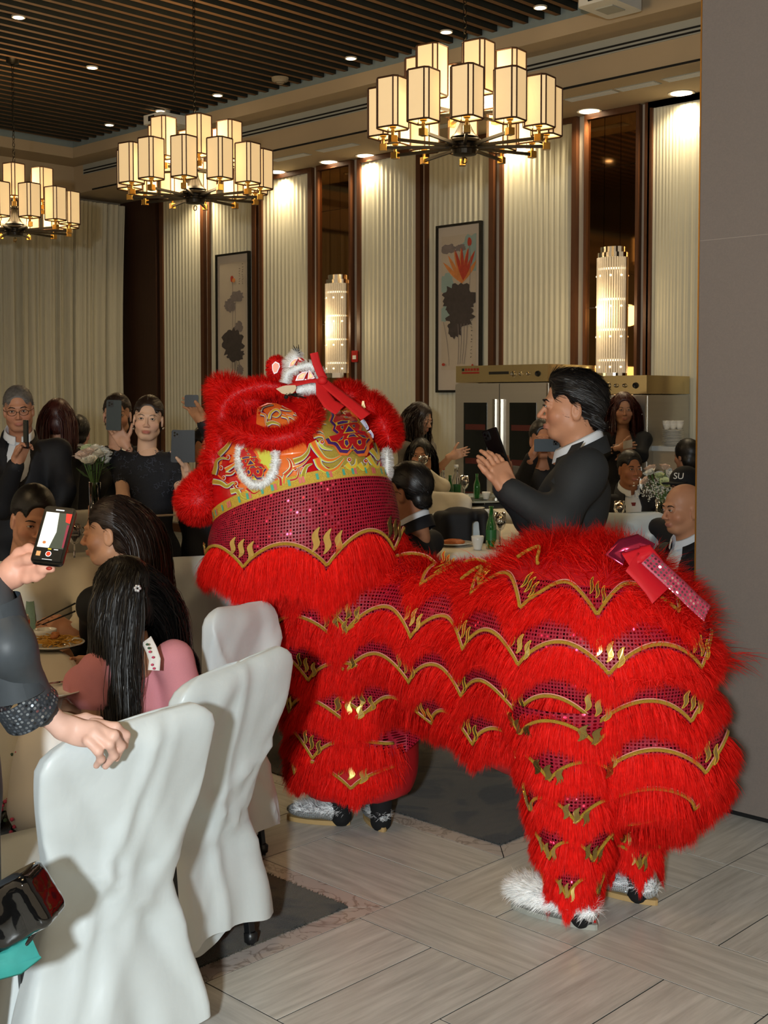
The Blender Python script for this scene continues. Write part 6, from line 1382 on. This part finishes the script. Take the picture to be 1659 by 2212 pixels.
scr(circ(-.38, .35, .2, .08), 'e8e6dc', .5, 'screen_plate', 3); scr(circ(-.38, -.05, .26, .1), 'f2f0e8', .5, 'screen_plate', 3); scr(circ(-.5, -.32, .12, .05), 'b06a3a', .5, 'screen_food', 4); scr(circ(0, -.72, .2, .1), 'f0f0f0', .6, 'record_ring', 3); scr(circ(0, -.72, .16, .08), 'd8351c', .7, 'record_button', 4); scr([(-.12, -.56), (.12, -.56), (.12, -.52), (-.12, -.52)], 'd8b020', .5, 'mode_text', 3); scr([(.3, -.56), (.6, -.56), (.6, -.53), (.3, -.53)], 'd0d0d0', .4, 'mode_text', 3); scr([(-.85, -.82), (-.55, -.82), (-.55, -.65), (-.85, -.65)], 'b98a5a', .4, 'thumbnail', 3); scr([(-.3, .9), (.3, .9), (.3, .94), (-.3, .94)], 'e0e0e0', .5, 'status_text', 3); scr([(-.35, -.93), (.35, -.93), (.35, -.915), (-.35, -.915)], 'e0e0e0', .5, 'home_bar', 3)
# --- man with spectacles beyond the lion
P13 = person('seated man in dark suit and spectacles just right of the lion head', 878, 1062, 5.75, 118, 'b07a5a', 'm', 1.06, 0, 0, ba=120, cloth=m_bsuit, sit=True, hair='short', hm=m_hblk, specs=True, shirt=m_shirt, nst=6000, hair_len=.028, res=.0055)
# --- background guests
P14 = person('seated woman with a pale cocktail at her lips at the far table', 908, 984, 9.6, 6, 'bd8b6c', 'f', 1.0, cloth=m_creamsh, sit=True, hair='long', nst=2000, cname='blouse', arms=[dict(side=-1, el=(955, 1050, 9.4), wr=(920, 1018, 9.3), f=UP, curl=.6), dict(side=1, el=(880, 1070, 9.5), wr=(900, 1060, 9.3))])
long_hair(P14['H'], P14['R'], 1., P14['root'], m_hblk, .3, 2500, torso_cols(P14), wid=.004)
P15 = person('standing woman with wavy dark hair looking down, left of the tall cabinet', 908, 906, 9.9, -55, 'c49678', 'f', 1.0, -14, cloth=mat('grey_sheer_dress', '6b655c', .7, var=.2, vs=60), hair='long', hm=m_hbrn, nst=2000, cname='dress', dress=True, arms=[dict(side=-1, el=(940, 1020, 9.7), wr=(975, 985, 9.6), f=RT+UP*.3, curl=.2, bare=True), dict(side=1, el=(870, 1030, 9.8), wr=(890, 1070, 9.6))])
long_hair(P15['H'], P15['R'], 1., P15['root'], m_hbrn, .36, 3000, torso_cols(P15), wid=.004, wavy=.25)
P16 = person('standing woman in black V neck dress with long auburn hair by the cabinet', 1347, 884, 9.75, 4, 'b98a6c', 'f', 1.0, -4, cloth=m_blk, hair='long', hm=m_hred, nst=2000, vneck=1.0, cname='dress', dress=True, arms=[dict(side=1, el=(1302, 985, 9.6), wr=(1338, 968, 9.4), f=RT+UP*.1, curl=.6), dict(side=-1, el=(1385, 985, 9.65), wr=(1352, 970, 9.45), f=-RT, curl=.6)])
long_hair(P16['H'], P16['R'], 1., P16['root'], m_hred, .42, 3500, torso_cols(P16), wid=.004)
o = MB().obox(at(1356, 960, 9.35), RT*.9+UP*.2, UP, FW, (.035, .03, .002)).build('folded_paper', mat('pale_paper', 'b9ae9c', .8)); tag(o, 'small folded paper in the hands of the V neck woman', 'paper')
P17 = person('seated man in dark suit with red striped tie by the white flowers', 1362, 1013, 9.2, -12, 'a8704e', 'm', 1.05, cloth=m_bsuit, sit=True, hair='short', shirt=m_shirt, tie=mat('red_striped_tie', '7b1f22', .5, var=.6, vs=70), vneck=.5, nst=1800)
P18 = person('bald elderly man in profile at the edge of the grey partition', 1474, 1100, 6.3, 68, 'c58e6c', 'm', 1.06, -2, cloth=m_bsuit, sit=True, hair=None, shirt=m_shirt, vneck=.3, res=.0055)
P19 = person('person in a black cap with white letters behind the bald man', 1478, 1058, 7.4, 40, 'b07a5c', 'm', 1.0, cloth=m_bsuit, sit=True, hair='short', nst=600)
cap = SD(.01); Hc, Rc = P19['H'], P19['R']; cap.e((0, -.015, .055), (.09, .112, .088)).e((0, .0, -.03), (.11, .14, .06), k=.006, sub=True).b((0, .13, .045), (.055, .05, .002), .004)
V, Q = cap.mesh(.008); mkobj('baseball_cap', V@Rc.T+Hc, Q, mat('black_cap', '0d0f12', .8), P19['root'], True)
def letters(txt, p, R_, size, m, par, name):
    cu = bpy.data.curves.new(name, 'FONT'); cu.body = txt; cu.size = size; cu.extrude = .001; cu.align_x = 'CENTER'; cu.align_y = 'CENTER'; cu.materials.append(m); o = bpy.data.objects.new(name, cu); COL.objects.link(o)
    bpy.context.view_layer.update(); me = bpy.data.meshes.new_from_object(o); bpy.data.objects.remove(o); o = bpy.data.objects.new(name, me); COL.objects.link(o); o.parent = par; M = Matrix([[*R_[0], p[0]], [*R_[1], p[1]], [*R_[2], p[2]], [0, 0, 0, 1]]); o.matrix_local = Matrix.Translation(-Vector(par.location)) @ M; return o
ul = norm(np.array([-.12, .93, .3])); pl = Hc+Rc@(np.array([0, -.015, .055])+ul*np.array([.09, .112, .088])*.97); nl = norm(Rc@(ul/np.array([.09, .112, .088]))); xl = norm(np.cross(UP, nl)); yl = np.cross(nl, xl); letters('SU', pl+nl*.012, np.stack([xl, yl, nl], 1), .055, m_white, P19['root'], 'cap_letters')
P20 = person('person filming with a sideways phone behind the man in charcoal', 1172, 950, 7.9, 0, 'b37c5c', 'm', 1.0, cloth=m_bsuit, hair='short', nst=600, sit=False, arms=[dict(side=1, el=(1125, 1045, 7.7), wr=(1150, 985, 7.5), f=UP*.8+RT*.3, n=RT, sg=-1, curl=.5), dict(side=-1, el=(1215, 1045, 7.7), wr=(1195, 985, 7.5), f=UP*.8-RT*.3, n=-RT, sg=1, curl=.5)])
phone(at(1181, 962, 7.42), RT, -FW, .075, .15, 'slate phone held sideways just left of the charcoal suit', m=mat('slate_phone', '37444e', .35), cams=1)
P21 = person('dark haired person at the far right seen past the flowers', 1482, 985, 9.6, 150, 'a8795c', 'f', 1.0, cloth=m_blk, sit=True, hair='long', eyes=False, nst=1500)
# ------------------------------------------------------------------ more chairs
m_sheer = mat('sheer_chair_cover', 'cfd4d6', .45, var=.06, vs=8, sheen=.3, bump=.3, bs=10)
chair_at(536, 1258, 4.15, 63, 11, 'sheer white covered chair beside the black dressed seated woman', .12, .93, mcov=m_sheer, bw=.20)
chair_at(452, 1150, 5.3, 20, 12, 'white covered chair tucked behind the lion head fur', .12, .95)
chair_at(188, 1112, 7.75, 25, 13, 'pale covered chair below the flower vase on the left', .12, .93, mcov=m_cloth)
chair_at(955, 1064, 9.25, 5, 14, 'pale covered chair facing the far table by the tall cabinet', .12, .93, mcov=m_cloth)
cj = chair_at(1003, 1100, 7.7, -8, 15, 'white covered chair with a black jacket hung on its back', .12, .93)
chair_at(1368, 1110, 7.55, 0, 16, 'white covered chair left of the bald man', .12, .93)
jk = SD(.03); c = at(985, 1125, 7.55); jk.b(at(978, 1150, 7.56), (.085, .03, .10), .03, RB).b(at(1008, 1112, 7.6), (.10, .045, .012), .022, RB).c(at(950, 1122, 7.5), at(946, 1215, 7.48), .045, .04).c(at(1044, 1115, 7.52), at(1047, 1165, 7.5), .03, .03).e(at(990, 1108, 7.58), (.07, .05, .035), RB)
V, Q = jk.mesh(.014); o = mkobj('jacket', V, Q, m_bsuit, None, True); tag(o, 'black suit jacket draped over the white chair behind the lion', 'jacket')
# ------------------------------------------------------------------ tableware
m_por = mat('white_porcelain', 'e4e1d8', .18, var=.03, spec=.6); m_glass = mat('clear_glass', 'ffffff', .03, var=.0, trans=1., spec=.5); m_ggl = mat('green_bottle_glass', '1f7a2c', .05, var=.1, trans=.55, spec=.6); m_wine = mat('red_wine', '2b060a', .1); m_food = mat('saucy_food', 'a8632c', .5, var=.5, vs=120)
def plate(p, r, label, food=None):
    o = MB().lathe([(.001, .004), (r*.6, .004), (r*.66, .007), (r, .018), (r*1.01, .020), (r, .021), (r*.66, .010), (r*.6, .007), (.001, .007)], p, 36, cap=False).build('plate', m_por, None, True); tag(o, label, 'plate'); return o
def cup(p, r, h, label, name='cup'):
    o = MB().lathe([(.001, 0), (r*.6, 0), (r*.62, .006), (r*.95, h*.7), (r, h), (r*.95, h), (r*.9, h*.7), (r*.55, .01), (.001, .009)], p, 28, cap=False).build(name, m_por, None, True); tag(o, label, 'cup'); return o
def wineglass(p, label, wine=True, h=.2, r=.038):
    root = empty('wine_glass', p, label, 'glass'); p = np.asarray(p)
    MB().lathe([(r, 0), (r, .003), (.006, .008), (.0045, h*.45), (r*.6, h*.52), (r, h*.72), (r*.85, h), (r*.82, h), (r*.96, h*.72), (r*.55, h*.535), (.001, h*.51)], p, 24, cap=False).build('bowl_and_stem', m_glass, root, True)
    if wine: MB().lathe([(.001, h*.53), (r*.5, h*.54), (r*.9, h*.68), (.001, h*.685)], p, 20, cap=False).build('wine', m_wine, root, True)
def bottle(p, label, h=.24, r=.031, m=None, lab=None, capm=None, plastic=False):
    root = empty('bottle', p, label, 'bottle'); p = np.asarray(p); m = m or m_ggl
    prof = [(.001, 0), (r*.95, 0), (r, .008), (r, h*.52), (r*.85, h*.62), (r*.45, h*.76), (r*.4, h*.95), (r*.46, h*.955), (r*.46, h), (.001, h)]
    MB().lathe(prof, p, 24, cap=False).build('glass_body' if not plastic else 'plastic_body', m, root, True)
    if lab is not None: MB().lathe([(r*1.015, h*.2), (r*1.015, h*.45)], p, 24, cap=False).build('label', lab, root, True)
    if capm is not None: MB().lathe([(r*.5, h*.955), (r*.5, h*1.03), (.001, h*1.03)], p, 14, cap=False).build('cap', capm, root, True)
TZ = .752
p = atz(116, 1400, TZ); plate(p, .105, 'white plate heaped with fried noodles on the near table')
q = np.random.default_rng(4); nd_ = MB()
for i in range(90):
    c = p+np.array([*(q.normal(0, .032, 2)), .016+.02*q.random()]); t = q.uniform(0, 6.28); k = q.uniform(.015, .03); a_ = np.linspace(t, t+q.uniform(2, 4.5), 7); pts = np.stack([c[0]+k*np.cos(a_), c[1]+k*np.sin(a_), c[2]+.004*np.sin(a_*2+t)], 1); nd_.tube(pts, .0019, 4)
o = nd_.build('fried_noodles', mat('noodle_yellow', 'd09a3c', .4, var=.25, vs=90), None, True); tag(o, 'heap of fried egg noodles on the white plate', 'noodles', kind='stuff')
for k, (dx, dy) in enumerate(((.01, .0), (-.02, .015), (.028, -.018))):
    V, Q = SD(.006).e(p+[dx, dy, .045], (.014, .01, .008)).e(p+[dx+.01, dy+.006, .047], (.008, .008, .006)).mesh(.004); o = mkobj('meat_piece', V, Q, m_food, None, True); tag(o, ('middle', 'leftmost', 'rightmost')[k]+' small brown piece of meat on top of the noodles', 'meat', 'meat pieces on the noodles')
cup(atz(98, 1386, TZ), .04, .045, 'small white bowl behind the noodle plate', 'bowl')
p = atz(47, 1403, TZ); e = empty('drink_can', p, 'white drink can printed with nutrition facts on the near table', 'can'); h = .12
MB().lathe([(.001, .004), (.02, .0), (.025, .004), (.0285, .012), (.0285, h-.014), (.024, h-.003), (.0245, h), (.022, h-.002), (.021, h-.006), (.001, h-.006)], p, 28, cap=False).build('can_body', mat('can_white', 'd9d3c6', .25, .3, var=.03), e, True)
MB().lathe([(.0287, h-.03), (.0287, h-.016)], p, 28, cap=False).build('orange_band', mat('can_orange', 'd8622a', .3), e, True)
for k in range(9):
    z = .02+k*.0085; a_ = np.linspace(-.75, .75 if k % 3 else .4, 9)+math.atan2(-RT[1]*0-F0[1], -F0[0]); P = np.array([[(p[0]+.0289*math.cos(t), p[1]+.0289*math.sin(t), p[2]+z+d) for t in a_] for d in (0, .0035 if k == 6 else .0018)]); MB().grid(P).build('print_line', m_blkp, e)
MB().tube([p+[.005, 0, h-.004], p+[-.012, 0, h-.003]], .003, 5).build('pull_tab', m_chr, e)
P = plate(atz(112, 1502, TZ), .095, 'empty white plate with a fork beside the girl')
p = atz(112, 1476, TZ+.022); fk = empty('fork', p, 'steel fork lying across the empty plate', 'fork'); d = norm(atz(142, 1470, TZ)-atz(85, 1478, TZ)); s_ = np.cross(UP, d)
MB().tube([p-d*.1, p-d*.02, p+d*.02], [.003, .0025, .004], 6).build('handle', m_chr, fk, True)
for k in range(4): MB().tube([p+d*.02+s_*(k-1.5)*.004, p+d*.045+s_*(k-1.5)*.005, p+d*.075+s_*(k-1.5)*.005], .0014, 5).build('tine', m_chr, fk)
# near right table
def on(px, d, z=TZ): r = ray(px, 1100); k = np.array([r[0], r[1], 0]); p = CAM+ray(px, 1100)*d; p[2] = z; return p
plate(on(978, 7.35), .12, 'white plate of saucy food near the open beer bottle')
V, Q = SD(.02).e(on(985, 7.35, TZ+.022), (.06, .05, .018)).e(on(968, 7.35, TZ+.02), (.04, .03, .014)).mesh(.008); o = mkobj('saucy_food', V, Q, mat('orange_food', 'b5632f', .45, var=.4, vs=90), None, True); tag(o, 'heap of orange saucy food on the plate behind the lion', 'food')
cup(on(1032, 7.15), .037, .078, 'white tea cup standing left of the green beer bottle')
bottle(on(1061, 7.2), 'open green beer bottle standing just left of the charcoal suit', .245, .031, lab=mat('beer_label', '2d6b35', .4, var=.3, vs=60))
wineglass(on(1080, 7.3), 'stemmed glass of dark drink right of the open green beer bottle')
wineglass(on(1338, 8.15), 'empty stemmed glass rising above the lion back on the right', False)
# far table before the cabinet
z4 = TZ+.064
bottle(on(956, 9.95, z4), 'clear plastic bottle with red cap on the far turntable', .25, .034, m_glass, capm=m_redp, plastic=True); bottle(on(985, 10.0, z4), 'plastic soda bottle with green label on the far turntable', .27, .038, m_glass, MATS['beer_label'], m_white, True)
bottle(on(972, 9.9, z4), 'short green bottle between the plastic bottles', .2, .03); bottle(on(1030, 10.1, z4), 'green bottle standing right of the red wine glass', .2, .028)
wineglass(on(1003, 9.85, z4), 'glass of red wine on the far turntable'); cup(on(1050, 10.0, z4), .035, .06, 'small white cup at the right of the far turntable'); plate(on(1022, 9.75, TZ), .09, 'white plate at the edge of the far table')
ribbon([on(1016, 9.62, TZ+.004), on(1018, 9.55, TZ-.01), on(1020, 9.53, TZ-.08), on(1022, 9.53, TZ-.17)], .12, -FW+UP*.4, 'napkin', mat('green_napkin', '1f4a34', .7), None).update_tag(); tag(bpy.data.objects['napkin'], 'dark green napkin hanging over the far table edge', 'napkin')
wineglass(on(160, 6.6, TZ), 'glass of wine standing left of the tall rose vase')
wineglass(at(914, 1022, 9.25), 'pale cocktail glass held at the lips of the seated woman', False, .13)
# ------------------------------------------------------------------ flowers
m_lf = mat('leaf_green', '3c5a2c', .6, var=.3, vs=60); m_stm = mat('stem_green', '51703a', .6)
def rose(c, r, m, ax, seed):
    q = np.random.default_rng(seed); b = MB(); ax = norm(ax); x = norm(np.cross(ax, [1, .2, 0])); y = np.cross(ax, x)
    for ly, (n, rr, op) in enumerate(((5, 1., .9), (5, .8, .6), (4, .58, .35), (3, .36, .15))):
        for k in range(n):
            t = 2*PI*(k+.5*(ly % 2))/n+q.uniform(-.2, .2); d = np.cos(t)*x+np.sin(t)*y; s_ = np.cross(ax, d); G = []
            for u in np.linspace(0, 1, 5):
                o_ = d*r*rr*(.25+op*u**1.2)+ax*r*(-.5+1.1*u*(1-.25*op*u)); wd = r*rr*.75*math.sin(PI*(.15+.7*u)); G.append([o_+s_*wd*v-d*wd*.35*v*v*(1-op*.5) for v in np.linspace(-1, 1, 5)])
            b.grid(np.array(G)+c)
    return b
def bouquet(base, vh, vr, spread, n, label, cols, seed, vlab, h0=.12, baby=0):
    q = np.random.default_rng(seed); base = np.asarray(base); v = empty('glass_vase', base, vlab, 'vase')
    MB().lathe([(.001, .004), (vr, 0), (vr*.9, vh*.4), (vr*1.1, vh), (vr*1.04, vh), (vr*.84, vh*.4), (vr*.9, .012), (.001, .012)], base, 28, cap=False).build('vase_body', m_glass, v, True)
    fl_ = empty('flower_bouquet', base+[0, 0, vh], label, 'flowers')
    top = base+[0, 0, vh+h0]
    for i in range(n):
        a_ = i*2.4+q.uniform(0, .5); rr = spread*math.sqrt((i+.5)/n); c = top+np.array([rr*math.cos(a_), rr*math.sin(a_), .07*(1-(rr/spread)**2)+q.uniform(-.03, .03)]); m = cols[i % len(cols)]
        MB().tube([base+[0, 0, .02]+np.array([.3*vr*math.cos(a_), .3*vr*math.sin(a_), 0]), base+[0, 0, vh]+np.array([.6*vr*math.cos(a_), .6*vr*math.sin(a_), 0]), c], .003, 5).build('stem', m_stm, fl_)
        f = rose(c, q.uniform(.03, .045), m, c-(top-[0, 0, .12]), seed*50+i).build('flower', m, fl_, True)
    for i in range(14):
        a_ = q.uniform(0, 6.28); rr = spread*q.uniform(.3, 1.1); c = top+np.array([rr*math.cos(a_), rr*math.sin(a_), -.05+q.uniform(-.05, .05)]); d = norm(np.array([math.cos(a_), math.sin(a_), q.uniform(-.2, .8)])); s_ = norm(np.cross(d, UP)); P = [c-d*.03, c+s_*.013, c+d*.045, c-s_*.013]; MB().prism(P, np.cross(d, s_)*.0008).build('leaf', m_lf, fl_)
    if baby:
        b = MB()
        for i in range(baby): c = top+np.array([*(q.normal(0, spread*.6, 2)), -.06+q.normal(0, .035)]); b.ell(c, .005, 5)
        b.build('baby_breath', mat('baby_white', 'e3e2d6', .7), fl_)['kind'] = 'stuff'
pe = mat('petal_ivory', 'e8dfc6', .6, var=.08); pp = mat('petal_blush', 'e5c6ad', .6, var=.08); pw = mat('petal_white', 'eceade', .6, var=.05); pg_ = mat('petal_lime', 'cdd6a0', .6, var=.08)
bouquet(on(205, 6.66, TZ), .42, .03, .075, 13, 'white and blush roses behind the woman with the dark green phone', [pe, pw, pp, pw, pg_], 3, 'tall clear vase of roses on the small table at the left', .13)
bouquet(on(1428, 8.3, TZ), .20, .035, .12, 13, 'white and blush flowers with baby breath near the partition', [pp, pw, pg_, pw], 5, 'clear vase on the right table beside the seated man', .13, 500)
bouquet(on(1138, 9.9, TZ), .12, .035, .09, 9, 'pale blush roses seen just behind the raised black phone', [pp, pe], 7, 'low clear vase behind the charcoal suited man', .08)
o = MB().lathe([(.001, 0), (.05, 0), (.065, .04), (.055, .085), (.03, .1), (.012, .105), (.012, .12), (.001, .122)], on(1408, 8.1), 24, cap=False).tube([on(1408, 8.1)+RT*-.05+UP*.05, on(1408, 8.1)-RT*.09+UP*.075, on(1408, 8.1)-RT*.11+UP*.1], [.014, .01, .008], 8).build('teapot', m_por, None, True); tag(o, 'white porcelain teapot in front of the right flower vase', 'teapot')
# ------------------------------------------------------------------ plate stack on a serving counter
zc = float(at(1450, 963, 9.9)[2]); pc = on(1452, 9.9, zc)
e = empty('serving_counter', (pc[0], pc[1], 0), 'pale serving counter behind the right flowers', 'counter'); MB().obox((pc[0]+.12, pc[1]+.12, zc/2-.02), (1, 0, 0), (0, 1, 0), (0, 0, 1), (.34, .2, zc/2-.02)).build('counter_body', m_beige, e); MB().obox((pc[0]+.12, pc[1]+.12, zc-.02), (1, 0, 0), (0, 1, 0), (0, 0, 1), (.36, .22, .0195)).build('counter_top', m_white, e)
for i in range(11):
    o = MB().lathe([(.001, .002), (.05, 0), (.085, .009), (.086, .011), (.05, .004), (.001, .005)], pc+[0, 0, .0117*i], 28, cap=False).build('stacked_plate', m_por, None, True); tag(o, ['lowest', 'second lowest', 'third lowest', 'fourth lowest', 'fifth lowest', 'middle', 'fifth highest', 'fourth highest', 'third highest', 'second highest', 'topmost'][i]+' white plate in the stack on the serving counter', 'plate', 'stacked plates on the serving counter')
for i in range(3):
    for j in range(2): o = MB().lathe([(.001, .0), (.02, 0), (.03, .03), (.036, .055), (.034, .055), (.028, .03), (.001, .006)], pc+RT*(-.05+.05*i)+[0, 0, .131+.014*j], 20, cap=False).build('stacked_bowl', m_por, None, True); tag(o, ('lower', 'upper')[j]+' small white bowl of the '+('left', 'middle', 'right')[i]+' pile on top of the plate stack', 'bowl', 'bowls on top of the plate stack')
# ------------------------------------------------------------------ handbag on the near chair
c = at(-18, 1990, 2.5); ax = norm(RT*.75+UP*.45-FW*.1); RBG = np.stack([ax, norm(-FW-ax*(-FW@ax)), np.cross(ax, norm(-FW-ax*(-FW@ax)))], 1)
hb_ = empty('handbag', c, 'glossy black patent handbag lying on the nearest chair seat', 'handbag')
V, Q = SD(.02).b(c, (.12, .035, .04), .018, RBG).e(c+ax*.06, (.07, .05, .05), RBG).mesh(.009); V += norm(-FW)*(.004*np.sin((V-c)@ax*60))[:, None]; mkobj('bag_body', V, Q, mat('black_patent', '0b0b0b', .08, var=.1, coat=.8), hb_, True)
MB().tube([c-ax*.1+RBG[:, 2]*.05, c-ax*.04+RBG[:, 2]*.075+RBG[:, 1]*.02, c+ax*.05+RBG[:, 2]*.07+RBG[:, 1]*.02, c+ax*.1+RBG[:, 2]*.045], .007, 8).build('handle', mat('black_patent', '0b0b0b', .08), hb_, True)
MB().obox(c+RBG[:, 1]*.056, ax, RBG[:, 2], RBG[:, 1], (.02, .008, .003), bev=.002).build('clasp', m_chr, hb_)
tl = ribbon([at(-60, 2095, 2.45), at(-20, 2078, 2.45), at(30, 2060, 2.46), at(72, 2035, 2.48)], .06, UP-FW*.6, 'scarf', mat('teal_fabric', '2f8f88', .7, var=.15, vs=40), None, .006, 2.); tag(tl, 'teal scarf under the black handbag', 'scarf')
